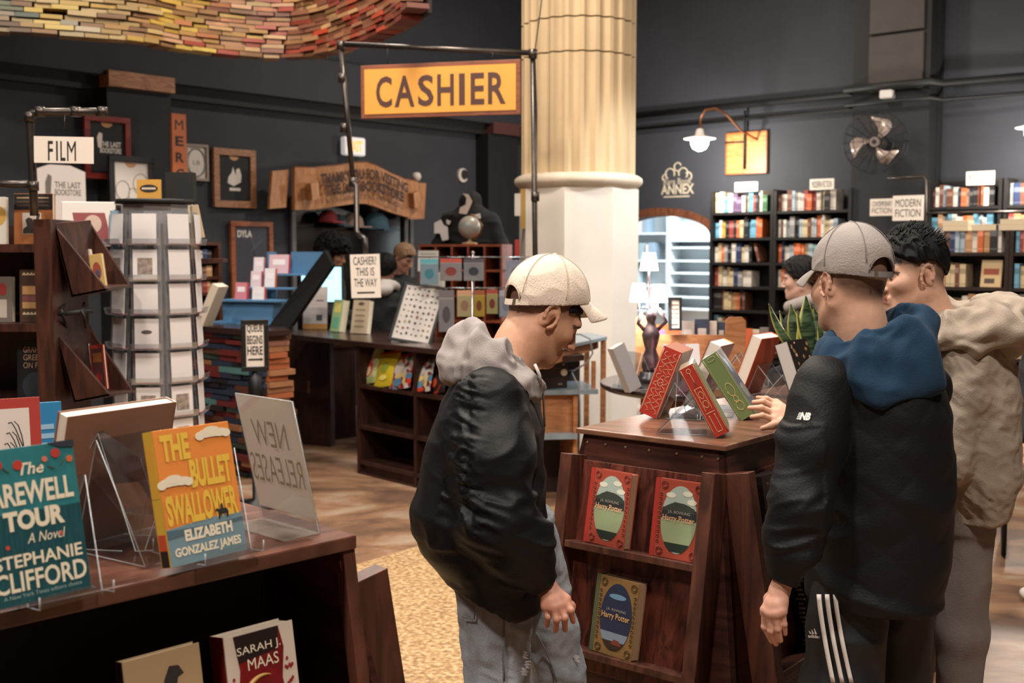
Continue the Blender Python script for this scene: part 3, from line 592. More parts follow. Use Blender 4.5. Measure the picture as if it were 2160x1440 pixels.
# hanging white shirt
cx, zb_, w, h = LW.rect(74, 348, 181, 470, -.6); r = thing('hanging_shirt', 'white bookstore T-shirt hung flat behind the FILM sign', 'shirt', LW.w(cx, -.6, zb_), A_L)
MB().prism([(-w / 2, 0), (w / 2, 0), (w / 2, h * .9), (w * .2, h), (-w * .2, h), (-w / 2, h * .9)], 0, .03).build('shirt', mat('shirt_white_cotton', '#d4cdc6', .9, bump=.2, bs=8), r, fix=True)
for i, l in enumerate(BK): text(l, r, .06, h * (.66 - .13 * i), w * .52, h * .11, flat('#6e6661'), -.001, bold=.02)
patch('shirt_figure', [(-.3 * w, h * .48), (-.2 * w, h * .48), (-.17 * w, h * .8), (-.24 * w, h * .84), (-.3 * w, h * .7)], flat('#6e6661'), r, -.0002)
# exit sign
cx, zb_, w, h = LW.rect(728, 289, 772, 328, -.12); r = thing('exit_sign', 'small lit white EXIT sign with orange letters on the dark wall', 'sign', LW.w(cx, -.12, zb_), A_L)
MB().box(-w / 2, w / 2, 0, .08, 0, h).build('housing', mat('exit_white', '#e9e2de', .4, emit=.35), r, bevel=.02); text('EXIT', r, 0, h * .5, w * .62, h * .6, mat('exit_letters', '#ff7a30', .5, emit=2.2), -.002, bold=.04)
# crescent moon
cx, zb_, w, h = LW.rect(964, 356, 991, 383, -.03); r = thing('moon_ornament', 'white crescent moon ornament on the dark wall above the hoodie', 'ornament', LW.w(cx, -.03, zb_ + h / 2), A_L)
R = h * .55; MB().prism([(R * math.cos(t), R * math.sin(t)) for t in [.6 + (2 * PI - 1.2) * i / 24 for i in range(25)]] + [(.25 * R + .72 * R * math.cos(t), .1 * R + .72 * R * math.sin(t)) for t in [2 * PI - .75 - (2 * PI - 1.5) * i / 20 for i in range(21)]], 0, .03).build('crescent', WHT, r, fix=True)
MB().tube([(0, .0, 0), (0, .03, 0)], R * 1.02, 24).build('dark_disc', flat('#2a2624'), r).location = (.01, .012, 0)
# carved banner
BF = Fr(*LW.w(0, -.32, 0).xy, A_L); bl = lambda px, py: BF.hit(px, py)
ox, oz = bl(745, 400); bn = thing('carved_banner', 'carved wooden ribbon banner reading THANK YOU FOR VISITING THE LAST BOOKSTORE', 'banner', BF.w(ox, 0, oz), A_L)
rel = lambda px, py: (bl(px, py)[0] - ox, bl(px, py)[1] - oz)
tops = [(622, 353), (660, 355), (700, 351), (735, 345), (765, 344), (795, 351), (825, 366), (850, 379), (870, 384)]; bots = [(622, 443), (660, 442), (700, 435), (735, 430), (765, 430), (795, 437), (825, 448), (850, 457), (870, 459)]
BW = wood('banner_wood', '#9c683f', '#c08a5c', (14, 14, 3), scale=1.5); BWD = wood('banner_edge', '#6a4029', '#8a5a3c')
m = MB(); T = [rel(*p) for p in tops]; B_ = [rel(*p) for p in bots]
for i in range(len(T) - 1):
    ya = -.05 + .05 * math.cos(i * 1.1); yb_ = -.05 + .05 * math.cos((i + 1) * 1.1)
    m.hexa([(B_[i][0], ya, B_[i][1]), (B_[i + 1][0], yb_, B_[i + 1][1]), (T[i + 1][0], yb_, T[i + 1][1]), (T[i][0], ya, T[i][1])], [(B_[i][0], ya + .05, B_[i][1]), (B_[i + 1][0], yb_ + .05, B_[i + 1][1]), (T[i + 1][0], yb_ + .05, T[i + 1][1]), (T[i][0], ya + .05, T[i][1])])
m.build('ribbon', BW, bn, fix=True)
for pl, n in (([(577, 440), (612, 437), (617, 357), (583, 360)], 'ribbon_tail'), ([(868, 462), (903, 461), (907, 386), (872, 383)], 'ribbon_tail')):
    MB().prism([rel(*p) for p in pl], .06, .1).build(n, BW, bn, fix=True)
for pl in ([(636, 388), (652, 384), (655, 418), (640, 424)], [(853, 408), (866, 403), (868, 434), (856, 440)]): MB().prism([rel(*p) for p in pl], -.14, -.06).build('ribbon_curl', BW, bn, fix=True)
xs_ = [p[0] for p in T]; zt_ = [p[1] for p in T]; zb2 = [p[1] for p in B_]
def wv(f, hh):
    def g(x, z):
        x2 = x + (rel(752, 0)[0]); t, b2 = np.interp(x2, xs_, zt_), np.interp(x2, xs_, zb2); return x2, b2 + (t - b2) * (f + z / hh * .27)
    return g
DK = mat('banner_letters', '#38211a', .7); hh = .3
text('THANK YOU FOR VISITING', bn, 0, 0, rel(846, 400)[0] - rel(662, 400)[0], hh, DK, -.115, bold=.045, warp=wv(.72, hh)); text('THE LAST BOOKSTORE', bn, 0, 0, rel(838, 400)[0] - rel(674, 400)[0], hh, DK, -.115, bold=.045, warp=wv(.43, hh)); text('BOOKS BOUGHT SOLD AND TRADED', bn, 0, 0, rel(836, 400)[0] - rel(674, 400)[0], hh * .4, DK, -.115, warp=wv(.17, hh))
tr = MB()
for L_ in (T,): tr.tube([(p[0], -.05 + .05 * math.cos(i * 1.1) + .02, p[1]) for i, p in enumerate(L_)], .018, 6)
tr.build('ribbon_rim', BWD, bn)
# dark shop window under the banner with merchandise in it
wx0, wx1 = LW.hit(612, 540, -.02)[0], LW.hit(868, 540, -.02)[0]; wz0, wz1 = .6, LW.hit(740, 425, -.02)[1]
r = struct(thing('window_1', 'dark interior window under the carved banner', 'window', LW.w((wx0 + wx1) / 2, -.02, wz0), A_L)); w, h = wx1 - wx0, wz1 - wz0
bx('pane', -w / 2, w / 2, 0, .015, 0, h, mat('window_dark_glass', '#0b0b0d', .12, spec=.6), r)
for a in (-w / 2, w / 2 - .05, w * .42): bx('mullion', a, a + .05, -.04, 0, 0, h, mat('window_frame_grey', '#5b5a5c', .5), r)
def cap_on_wall(px, py, colr, label, s=1.0):
    x, z = LW.hit(px, py, -.16); r = thing('baseball_hat', label, 'hat', LW.w(x, -.16, z), A_L); cm = flat(colr, .8)
    m = MB(); m.lathe([(.0, .16 * s), (.06 * s, .15 * s), (.11 * s, .1 * s), (.13 * s, 0)], 20, cap=False); m.build('crown', cm, r); MB().prism([(-.1 * s, -.012), (.1 * s, -.012), (.1 * s, .004), (-.1 * s, .004)], -.22 * s, -.08 * s).build('visor', cm, r)
    MB().tube([(0, 0, .1), (0, .14, .12)], .006, 5).build('peg', PIPE, r)
cap_on_wall(692, 468, '#7c2326', 'dark red cap hung in the window under the banner', .8); cap_on_wall(793, 484, '#2c4a58', 'teal cap hung in the window under the banner', 1.15); cap_on_wall(745, 478, '#7d6a5c', 'beige cap hung in the window under the banner', .9); cap_on_wall(716, 476, '#2b3d45', 'dark slate cap hung in the window under the banner', .7)
# small brown bookcase far left against the wall
x0, x1 = LW.hit(416, 560, -.35)[0], LW.hit(467, 560, -.35)[0]; zt = LW.hit(440, 517, -.35)[1]
zz = [LW.hit(440, y, -.35)[1] for y in (549, 583, 617)]
SW = wood('small_case_wood', '#3c2016', '#5c3222')
bookcase(LW, A_L, x0, x1, -.35, zz + [.1], zt, 'small brown bookcase against the wall behind the card spinner', mater=SW, depth=.28, cap=True)
for i, zq in enumerate(zz): shelf_row(LW, A_L, x0 + .03, x1 - .03, -.33, zq, (zz[0] - zz[1]) * .78, 'small brown case by the spinner', ROWN[i], mix3, 'books in the small brown case', .95, tmin=.03, tmax=.06)
# ================================================================ cashier sign on a steel pipe frame
SFr = Fr(*P(930, 190, 7.7).xy, math.radians(-14)); sl = lambda px, py, off=0.0: (SFr.hit(px, py, off)[0], off, SFr.hit(px, py, off)[1])
r = thing('pipe_frame', 'tall dark steel pipe frame carrying the CASHIER sign', 'sign frame', (SFr.o.x, SFr.o.y, 0), SFr.rz)
jt = lambda a, rr=.028: MB().lathe([(rr, -.03), (rr, .03)], 12, c=a).build('pipe_fitting', PIPE, r)
MB().tube([sl(719, 96), sl(745, 385)], .018, 10).build('pipe', PIPE, r); MB().tube([sl(719, 93), sl(1124, 112)], .018, 10).build('pipe', PIPE, r); MB().tube([sl(1124, 112), sl(1129, 540), (sl(1129, 540)[0], 0, 1.0)], .018, 10).build('pipe', PIPE, r)
MB().tube([sl(745, 385), sl(748, 388, -.05), sl(752, 392, -.08), sl(752, 488, -.08), sl(760, 497, -.11), sl(770, 503, -.14), sl(772, 540, -.14)], .018, 10).build('pipe', PIPE, r)
for p_ in (sl(719, 96), sl(1124, 114), sl(722, 165), sl(726, 270), sl(1129, 415), sl(745, 384)): jt(p_)
cs = thing('cashier_sign', 'long mustard yellow CASHIER sign with brown letters and brown border', 'sign', SFr.w(sl(929, 190)[0], -.03, sl(929, 190)[2]), SFr.rz)
w = sl(1098, 200)[0] - sl(760, 190)[0]; h = .355; w -= .01
MB().box(-w / 2, w / 2, 0, .03, -h / 2, h / 2).build('border', wood('cashier_border', '#6e3f2c', '#8a5138'), cs, bevel=.003)
bw_ = .028; MB().box(-w / 2 + bw_, w / 2 - bw_, -.004, 0, -h / 2 + bw_, h / 2 - bw_).build('panel', mat('cashier_yellow', '#d8983c', .55, var=.05, vs=3), cs)
for l, cx, ww in zip('CASHIER', (-.348, -.217, -.082, .042, .144, .240, .359), (.102, .127, .099, .104, .036, .084, .108)):
    text(l, cs, cx * w, -.004, ww * w, h * .58, mat('cashier_letters', '#4a2b22', .6), -.006, bold=.02)
MB().tube([(-w * .33, .01, h / 2), (-w * .33, .02, sl(820, 98)[2] - cs.location.z)], .003, 4).tube([(w * .33, .01, h / 2), (w * .33, .02, sl(1045, 108)[2] - cs.location.z)], .003, 4).build('hanging_wire', CONDUIT, cs)
o = MB().tube([sl(1128, 108), sl(1140, 20), sl(1150, -60), (sl(1150, -60)[0], .0, HALL)], .004, 5).tube([sl(1128, 108), sl(1132, 240, .02), sl(1130, 400, .03)], .005, 5).build('hanging_cable', CONDUIT, None, (SFr.o.x, SFr.o.y, 0), SFr.rz); tag(o, 'thin black cable rising from the pipe frame beside the column', 'cable')
# little hanging sign: CASHIER? THIS IS THE WAY
cx, zb_, w, h = SFr.rect(741, 536, 803, 628, -.16); r = thing('hanging_notice', 'white notice hung on the pipe reading CASHIER? THIS IS THE WAY', 'sign', SFr.w(cx, -.16, zb_), SFr.rz, roll=-.03)
MB().box(-w / 2, w / 2, 0, .008, 0, h).build('plate', SIGNW, r)
for i, l in enumerate(('CASHIER?', 'THIS IS', 'THE WAY')): text(l, r, 0, h * (.85 - .25 * i), w * (.78 if i != 1 else .62), h * .19, INK, -.001, bold=.005)
patch('printed_bar', rct(-w * .3, w * .3, h * .1, h * .14), INK, r, -.0002)
# ================================================================ film bookcase at the left edge
DKW = wood('display_walnut', '#2a1712', '#4a2a20', (9, 9, 1.6), scale=2.0, rough=.42)
FD = 5.0; FF = Fr(0, FD, 0); fxr = FF.hit(110, 600)[0]; fz = [FF.hit(40, y)[1] for y in (515, 683, 862)]
r = thing('film_bookcase', 'tall dark wood bookcase of film books with triangular side pockets', 'bookcase', (fxr - .5, FD, 0))
w0 = .5
bx('upright', w0 - .075, w0, 0, .42, 0, FF.hit(100, 462)[1], DKW, r); bx('upright', -w0, -w0 + .04, 0, .42, 0, 1.95, DKW, r); bx('back_panel', -w0 + .04, w0 - .075, .40, .42, 0, 1.78, DKW, r)
for z in fz + [.55, .12]: bx('shelf', -w0 + .04, w0 - .075, .005, .40, z - .035, z, DKW, r)
ro = r.location
def lp(px, py, d): v = P(px, py, d) - ro; return Vector(v)
def plate(name, pts, n, par=None):   # a polygon given a thickness vector
    pts = [Vector(p) for p in pts]; n = Vector(n); k = len(pts); m = MB(); m.add(pts + [p + n for p in pts], [tuple(range(k)), tuple(range(2 * k - 1, k - 1, -1))] + [((i + 1) % k, i, i + k, (i + 1) % k + k) for i in range(k)]); return m.build(name, DKW, par or r, fix=True, bevel=.003)
POK = []
for dy, e in ((0, 0), (222, 6)):
    A_, B2, C_ = lp(111, 470 + dy, 5.06), lp(150 + e, 628 + dy, 5.06), lp(228 + e, 613 + dy, 5.06); D_, E_, F_ = lp(186, 464 + dy, 5.42), lp(276 + e, 606 + dy, 5.42), lp(200 + e, 606 + dy, 5.42)
    plate('pocket_cheek', [A_, B2, C_], (0, .016, 0)); plate('pocket_cheek', [D_, F_, E_], (0, .016, 0)); plate('pocket_back', [A_, D_, F_, B2], (.014, 0, 0)); plate('pocket_floor', [B2, C_, E_, F_], (0, 0, .015))
    POK.append((B2, C_, E_, F_))
hb = MB(); 
for x in (135, 178): hb.tube([lp(x, 640, 5.15), lp(x - 4, 655, 5.06), lp(x, 672, 5.06), lp(x + 4, 690, 5.15)], .008, 6)
hb.tube([lp(118, 662, 5.06), lp(196, 655, 5.1)], .012, 8); hb.build('iron_hinge', CONDUIT, r)
def pocket_book(px, py, d, w, h, colr, label, roll, prints=()):
    b = book(label, w, h, .02, colr, P(px, py, d), -.1, .05, roll)
    for p_, c in prints: patch('cover_print', [(x * w, z * h) for x, z in p_], flat(c), b, -.0105)
    return b
pocket_book(212, 606, 5.28, .062, .155, '#c9a96a', 'yellow booklet with a blue and red figure in the upper triangular pocket', -.14, [(disc(0, .5, .33, .26), '#9c4a35'), (disc(.02, .4, .2, .14), '#4a78a0')])
pocket_book(190, 585, 5.33, .05, .13, '#cbb9b4', 'pale pink booklet in the upper triangular pocket', -.16, [(disc(.1, .7, .25, .12), '#a5586a')])
pocket_book(176, 575, 5.38, .05, .13, '#d8d3cf', 'white booklet at the back of the upper triangular pocket', -.2)
pocket_book(214, 822, 5.25, .068, .21, '#8c2a24', 'red framed booklet in the lower triangular pocket', -.1, [(rct(-.4, .4, .08, .92), '#3a1613'), (rct(-.3, .32, .62, .82), '#c8793a'), (disc(0, .28, .2, .1), '#a02a2a')])
pocket_book(183, 800, 5.33, .06, .17, '#2b2422', 'dark booklet with bright flowers in the lower triangular pocket', -.1, [(disc(.1, .7, .3, .08), '#c87a2a'), (disc(-.2, .85, .15, .05), '#b03030'), (disc(.1, .5, .1, .06), '#d8d0c8')])
def front_book(fr, rz, px0, py0, px1, py1, off, t, colr, label, tilt=.06, **k):
    cx, zb_, w, h = fr.rect(px0, py0, px1, py1, off); b = book(label, w, h, t, colr, fr.w(cx, off, zb_ if 'z' not in k else k.pop('z')), rz, tilt, **{q: v for q, v in k.items() if q != 'z'}); return b, w, h
b, w, h = front_book(FF, 0, -48, 414, 14, 514, .12, .025, '#dcd6ca', 'white hardback with a yellow circle on the top shelf of the film bookcase', z=fz[0]); patch('cover_print', disc(.2 * w, .6 * h, .3 * w, .22 * h), flat('#c8a050'), b, -.0126)
b, w, h = front_book(FF, 0, 31, 407, 113, 514, .10, .03, '#b06f42', 'orange and black book with a photo of a bass player, top film shelf', z=fz[0])
patch('cover_band', rct(-w / 2 + .001, w / 2 - .001, h * .68, h * .99), flat('#1d1a1b'), b, -.0152); patch('cover_photo', rct(-.28 * w, .2 * w, h * .2, h * .62), flat('#d6cdc0'), b, -.0152)
patch('photo_figure', [(-.27 * w, h * .21), (.17 * w, h * .21), (.12 * w, h * .34), (.0, h * .38), (-.02 * w, h * .5), (-.12 * w, h * .53), (-.2 * w, h * .48), (-.16 * w, h * .36), (-.26 * w, h * .3)], flat('#3a322e'), b, -.0160); patch('photo_bass', [(.04 * w, h * .36), (.1 * w, h * .36), (.18 * w, h * .6), (.1 * w, h * .61)], flat('#4a3a30'), b, -.0160)
for i, c in enumerate(('#a98f6a', '#5a463a', '#5a463a')): patch('title_line', rct(-.42 * w, .4 * w, h * (.9 - .075 * i), h * (.93 - .075 * i)), flat(c), b, -.0158)
b, w, h = front_book(FF, 0, -45, 586, 28, 682, .12, .03, '#6f675f', 'grey book with a red figure on the second film shelf', z=fz[1]); patch('cover_print', disc(.22 * w, .72 * h, .12 * w, .14 * h), flat('#8e2f2a'), b, -.0152); patch('cover_print', rct(.1 * w, .34 * w, .1 * h, .5 * h), flat('#b8aea2'), b, -.0152)
b, w, h = front_book(FF, 0, 44, 570, 118, 682, .12, .04, '#4d382c', 'brown patterned book with rows of book spines on the second film shelf', z=fz[1])
for z0, z1, c in ((.52, .68, '#b98d5c'), (.39, .50, '#7a4a48'), (.26, .38, '#b98d5c')): patch('cover_stripe', rct(-.42 * w, .42 * w, h * z0, h * z1), flat(c), b, -.0202)
for z0 in (.16, .9): patch('cover_scallop', [(-.42 * w + .84 * w * i / 16, h * (z0 + (.04 if i % 2 else 0))) for i in range(17)] + [(.42 * w, h * z0 - .004), (-.42 * w, h * z0 - .004)], flat('#c9b596'), b, -.0202)
b, w, h = front_book(FF, 0, 38, 726, 118, 862, .12, .035, '#17181c', 'black paperback titled GRAHAM GREENE ON FILM, third film shelf', z=fz[2])
for i, l in enumerate(('GRAHAM', 'GREENE', 'ON FILM')): text(l, b, -.02 * w, h * (.86 - .12 * i), w * .62, h * .09, flat('#a38472'), -.0185)
patch('cover_photo', disc(.0, .3 * h, .36 * w, .22 * h), flat('#1e2732'), b, -.0178)
# FILM sign on a pipe
FS = Fr(0, 4.95, 0); q_ = lambda px, py: (FS.hit(px, py)[0], 4.95, FS.hit(px, py)[1])
o = MB().tube([q_(72, 455), q_(70, 395), q_(63, 250), q_(68, 239), q_(85, 236), q_(218, 236)], .018, 10).tube([q_(-40, 389), q_(70, 388)], .016, 10)
for a in ((70, 392), (63, 247), (85, 236), (160, 236), (216, 236)): o.lathe([(.024, -.02), (.024, .02)], 10, c=q_(*a))
o = o.build('sign_pipe', PIPE, None); tag(o, 'bent dark steel pipe above the film bookcase holding the FILM sign', 'pipe')
cx, zb_, w, h = FS.rect(71, 288, 196, 344, -.03); r = thing('hanging_sign', 'white hanging sign lettered FILM in tall thin black letters', 'sign', FS.w(cx, -.03, zb_), 0, roll=.02)
MB().box(-w / 2, w / 2, 0, .006, 0, h).build('plate', SIGNW, r); 
for l_, cx_, ww_ in zip('FILM', (-.20, -.09, .01, .155), (.085, .028, .085, .15)): text(l_, r, cx_ * w - .02 * w, h * .46, ww_ * w, h * .74, INK, -.001, bold=.0 if l_ == 'M' else .01)
MB().box(-w / 2, w / 2, 0, .004, h, h + .035).build('clear_holder', ACR, r); MB().tube([(0, .01, h + .03), (0, .02, h + .105)], .003, 4).build('hook', PIPE, r)
# white art board with a red print, behind the spinner
AF = Fr(0, 6.4, .25); cx, zb_, w, h = AF.rect(128, 422, 243, 520, 0); r = thing('art_board', 'white rounded art board with a red print behind the card spinner', 'art print', AF.w(cx, 0, zb_), .25, tilt=.2)
MB().box(-w / 2, w / 2, 0, .012, 0, h).build('board', flat('#c9c1ba', .5), r, bevel=.005); patch('red_print', [(-.2 * w, .1 * h), (.42 * w, .1 * h), (.3 * w, .75 * h), (-.3 * w, .75 * h)], flat('#7d2f30'), r, -.0002); patch('print_figure', disc(.08 * w, .5 * h, .16 * w, .2 * h), flat('#b39a8c'), r, -.0012)
TB = Fr(0, 6.55, .25); tz = zb_; x0 = AF.hit(120, 520)[0]; r = thing('side_table', 'dark wood table holding the art board behind the film bookcase', 'table', AF.w(AF.hit(230, 520)[0], .15, 0), .25)
bx('table_top', -.45, .2, -.25, .3, tz - .03, tz, DKW, r)
for x in (-.4, .15):
    for y in (-.2, .25): bx('leg', x - .025, x + .025, y - .025, y + .025, 0, tz - .03, DKW, r)
# orange notebook and things on top of the spinner area
AF2 = Fr(0, 5.75, 0)
# ================================================================ card spinner
SPX, SPY = P(330, 600, 5.75).x, 5.75
sp = thing('card_spinner', 'clear acrylic revolving card rack packed with white greeting cards', 'card rack', (SPX, SPY, 0))
SR = .205; tw = .150; zt = [P(330, y, SPY - SR)[2] for y in (516, 592, 664, 737, 809, 881, 950)]
ACP = clear('acrylic_pocket', '#eef0f2', .14, .08, .10, '#d9dde2')
MB().lathe([(.018, 0), (.018, zt[0] + .22)], 12).build('pole', mat('chrome', '#b9b9bd', .2, metal=1), sp); MB().lathe([(.24, 0), (.24, .02), (.05, .05), (.02, .07)], 24).build('base', CONDUIT, sp); MB().lathe([(SR * .98, zt[0] + .205), (SR * .98, zt[0] + .225)], 8).build('top_plate', CONDUIT, sp)
MB().lathe([(.168, .02 + zt[-1]), (.168, zt[0] + .2)], 8, sm=False).build('core', mat('spinner_gap_lightener', '#a39d9a', .4), sp)  # pale solid core added to lighten the dark gaps between card faces
cardm = MB().box(-.058, .058, 0, .004, 0, .145).data('greeting_card'); cardm.materials.append(mat('card_white', '#dcd7d6', .6)); cprint = mat('card_photo', '#8f8178', .7, var=.5, vs=40)
PN = {-2: 'far left', -1: 'left', 0: 'middle', 1: 'right', 2: 'far right'}
for ti, z in enumerate(zt):
    for f in (-2, -1, 0, 1, 2):
        a = f * PI / 4 + .06; r_ = Matrix.Rotation(a, 3, 'Z'); c = r_ @ Vector((0, -SR, 0))
        m = MB().sheet([(.012, .165), (.0, .0), (-.028, .0), (-.036, .03)], tw, .0022).build('card_pocket', ACP, sp, (c.x, c.y, z), a)
        MB().box(-.058, .058, -.0175, .012, .003, .006).build('pocket_floor', mat('card_stack_red', '#a5605a', .8), sp, (c.x, c.y, z), a)
        o = bpy.data.objects.new('greeting_card', cardm); COL.objects.link(o); o.location = (SPX + c.x * 1.06, SPY + c.y * 1.06, z + .006); o.rotation_euler = (-.05, 0, a)
        ph = (ti, f) in ((1, -1), (1, 0), (5, 0), (5, 1), (6, 1)); lb = (ti, f) == (3, 0)
        tag(o, '%s greeting card in the %s pocket, %s tier of the spinner' % ('photo' if ph else ('oval-stamped' if lb else 'plain white'), PN[f], ORD[ti]), 'card', 'cards in the spinner')
        if ph: patch('card_photo', rct(-.036, .036, .025, .105), cprint, o, -.0002)
        if lb: patch('card_oval', disc(0, .08, .026, .01), flat('#5a5250'), o, -.0002)
bl_ = thing('blue_tag_strip', 'pale blue tag strip hanging at the left of the card spinner', 'tag', P(243, 530, 5.62)); MB().box(-.02, .02, 0, .01, 0, .2).build('strip', flat('#8fb2c8', .4), bl_); MB().tube([(0, .005, .2), (.02, .02, .21)], .003, 4).build('hook', PIPE, bl_)
o = MB().box(-.06, .06, 0, .012, 0, .1).build('note_card', flat('#cf9a44'), None, (SPX - .02, SPY - .02, zt[0] + .226)); tag(o, 'mustard card with a dark oval standing on top of the spinner', 'card'); patch('card_oval', disc(0, .055, .045, .02), flat('#2e2724'), o, -.0002); patch('card_oval_line', rct(-.035, .035, .05, .06), flat('#cfc0a8'), o, -.0012)
o = MB().box(-.07, .07, 0, .06, 0, .14).build('black_box', flat('#121213'), None, (SPX + .115, SPY + .04, zt[0] + .226)); tag(o, 'black box standing on top of the spinner', 'box')
BFr = Fr(0, 6.3, .1)
for a, c, l, rr in (((393, 390, 405, 470), '#c9bda6', 'tall cream strip of card standing behind the spinner', 0), ((412, 432, 430, 502), '#bda88a', 'tilted tan book hanging behind the spinner', .18), ((402, 455, 414, 545), '#7a6555', 'narrow brown album standing behind the spinner', 0)):
    cx, zb_, w, h = BFr.rect(*a, 0); b = thing('display_book', l, 'book', BFr.w(cx, 0, zb_), .1, roll=-rr); MB().box(-w / 2, w / 2, 0, .03, 0, h).build('cover', flat(c), b); MB().box(-w / 2 + .002, w / 2 - .002, .003, .027, h, h + .001).build('page_block', PAGES, b)
o = MB().box(-.16, .16, -.05, .12, 0, .02).build('display_ledge', DKW, None, BFr.w(BFr.hit(408, 500)[0], 0, BFr.hit(408, 545)[1] - .02), .1); tag(o, 'narrow dark ledge behind the card spinner', 'ledge')
# ================================================================ cashier counter
CZ = 1.0
CA, CB = PZ(565, 700, CZ), PZ(940, 738, CZ); cu = (CB - CA).normalized(); cn = Vector((-cu.y, cu.x, 0))
CF = Fr(CB.x, CB.y, math.atan2(cu.y, cu.x)); CR = CF.rz
CTOP = mat('counter_top_dark', '#33221c', .22, var=.15, vs=3); CWOOD = wood('counter_wood', '#241410', '#3c2219', (8, 8, 1.5), scale=2)
xl = CF.hit(565, 700)[0]; xr = CF.hit(1125, 760)[0]; PLY = wood('ply_tan', '#8d5a36', '#a9744c', (3, 3, 14), rough=.5)
E1 = PZ(1281, 709, CZ); e1 = E1 - CF.o; e1 = (e1.x * CF.c + e1.y * CF.s, -e1.x * CF.s + e1.y * CF.c)
ct = thing('cashier_counter', 'long dark polished counter top in front of the cashiers', 'counter', (CF.o.x, CF.o.y, CZ), CR)
MB().slab([(xl, 0), (xr, 0), (xr, .45), (xr - .3, .62), (xl + .3, .75), (xl - .05, .4)], -.04, 0).build('slab', CTOP, ct, bevel=.006)
dk = [PZ(1128, 742, 1.07), PZ(1281, 709, 1.07), PZ(1242, 701, 1.07), PZ(1118, 716, 1.07)]; do = Vector((dk[0].x, dk[0].y, 0)); r = thing('desk_corner', 'desk corner coloured pale by painted sheen, between the counter and the column', 'desk', do); gd = [(p_.x - do.x, p_.y - do.y) for p_ in dk]
MB().slab(gd, 1.045, 1.07).build('desk_top', mat('desk_sheen_grey', '#8d979f', .35), r, bevel=.004)  # white light reflected by the top is put into its grey-blue colour
cxg, cyg = sum(p_[0] for p_ in gd) / 4, sum(p_[1] for p_ in gd) / 4
for p_ in gd[1:3]: x_, y_ = p_[0] * .9 + cxg * .1, p_[1] * .9 + cyg * .1; bx('leg', x_ - .018, x_ + .018, y_ - .018, y_ + .018, 0, 1.045, PLY, r)
n0, n1 = gd[0], gd[1]; MB().hexa([(n0[0] + .03, n0[1] + .05, .96), (n1[0] - .06, n1[1] + .02, .985), (n1[0] - .06, n1[1] + .02, 1.044), (n0[0] + .03, n0[1] + .05, 1.044)], [(n0[0] + .02, n0[1] + .07, .96), (n1[0] - .07, n1[1] + .04, .985), (n1[0] - .07, n1[1] + .04, 1.044), (n0[0] + .02, n0[1] + .07, 1.044)]).build('apron', PLY, r, fix=True)
# end panel and rack
ex0, ex1 = CF.hit(607, 800, .45)[0], CF.hit(678, 800, .45)[0]
r = thing('counter_end_panel', 'dark upright wood panel carrying the left end of the counter', 'panel', CF.w((ex0 + ex1) / 2, .45, 0), CR + .35)
wv_ = (ex1 - ex0) * .55; MB().box(-wv_, wv_, -.03, .03, 0, CZ - .041).build('panel', CWOOD, r); MB().box(-wv_, wv_, -.035, -.03, .0, .06).build('plinth', CWOOD, r); bx('wood_knot', .06, .085, -.034, -.03, .45, .55, flat('#7a4c34'), r)
rx0 = CF.hit(753, 900, .03)[0]; rx1 = CF.hit(1015, 900, .03)[0]; rz_ = [CF.hit(800, y, .03)[1] for y in (817, 905, 1005)]
r = thing('snack_rack', 'dark wood open rack under the counter holding snack bags', 'rack', CF.w((rx0 + rx1) / 2, .03, 0), CR); w2 = (rx1 - rx0) / 2
for x in (-w2, 0 - .015, w2 - .03): bx('upright', x, x + .03, 0, .4, 0, CZ - .041, CWOOD, r)
bx('back_panel', -w2 + .03, w2 - .03, .385, .4, 0, CZ - .041, CWOOD, r)
for z in rz_ + [.1]: bx('shelf', -w2 + .03, w2 - .03, .0, .385, z - .025, z, CWOOD, r)
bx('kick_board', -w2, w2, .03, .05, 0, .08, CWOOD, r)
def bag_print(s, w, h, x, z, a, b_, c):
    f = lambda u, v: -.025 * max(0, math.sin(PI * min(1, max(0, v)))) ** .5 * max(0, math.sin(PI * min(1, max(0, u + .5)))) ** .6 - .0045
    m = MB(); vs = []; N = 14; K = 4
    for k in range(K + 1):
        for i in range(N):
            t = 2 * PI * i / N; u = x + a * .62 * k / K * math.cos(t); v = z + b_ * k / K * math.sin(t); u = max(-.45, min(.45, u)); vs.append((u * w * .93, f(u, v), v * h))
    m.add(vs, [(k * N + i, k * N + (i + 1) % N, (k + 1) * N + (i + 1) % N, (k + 1) * N + i) for k in range(K) for i in range(N)], 0, True); m.build('bag_print', flat(c, .35), s)
def snack(px0, py0, px1, py1, base, top, spots, label, roll, off):
    cx, zb_, w, h = CF.rect(px0, py0, px1, py1, off); s = thing('snack_bag', label, 'snack bag', CF.w(cx, off, rz_[0] + .004), CR, tilt=.38, roll=roll, group='snack bags in the rack')
    n, k = 10, 8; m = MB(); h = min(h, .33)
    for side in (-1, 1):
        vs = []
        for j in range(n + 1):
            v = j / n; pinch = math.sin(PI * min(1, max(0, v))) ** .5
            for i in range(k + 1):
                u = i / k; wob = .004 * math.sin(9 * v + 5 * u + px0)
                vs.append(((u - .5) * w * (1 - .08 * pinch), side * (.024 * pinch * math.sin(PI * u) ** .6 + wob * math.sin(PI * u)), v * h))
        m.add(vs, [(j * (k + 1) + i, j * (k + 1) + i + 1, (j + 1) * (k + 1) + i + 1, (j + 1) * (k + 1) + i) for j in range(n) for i in range(k)], 0, True)
    m.build('bag', base, s, fix=True); MB().box(-w / 2, w / 2, -.003, .003, h - .002, h + .016).build('top_seal', top, s)
    for (x, z, a, b_, c) in spots: bag_print(s, w, h, x, z, a, b_, c)
FO = lambda c: mat('foil_' + c[1:], c, .3, spec=.6)
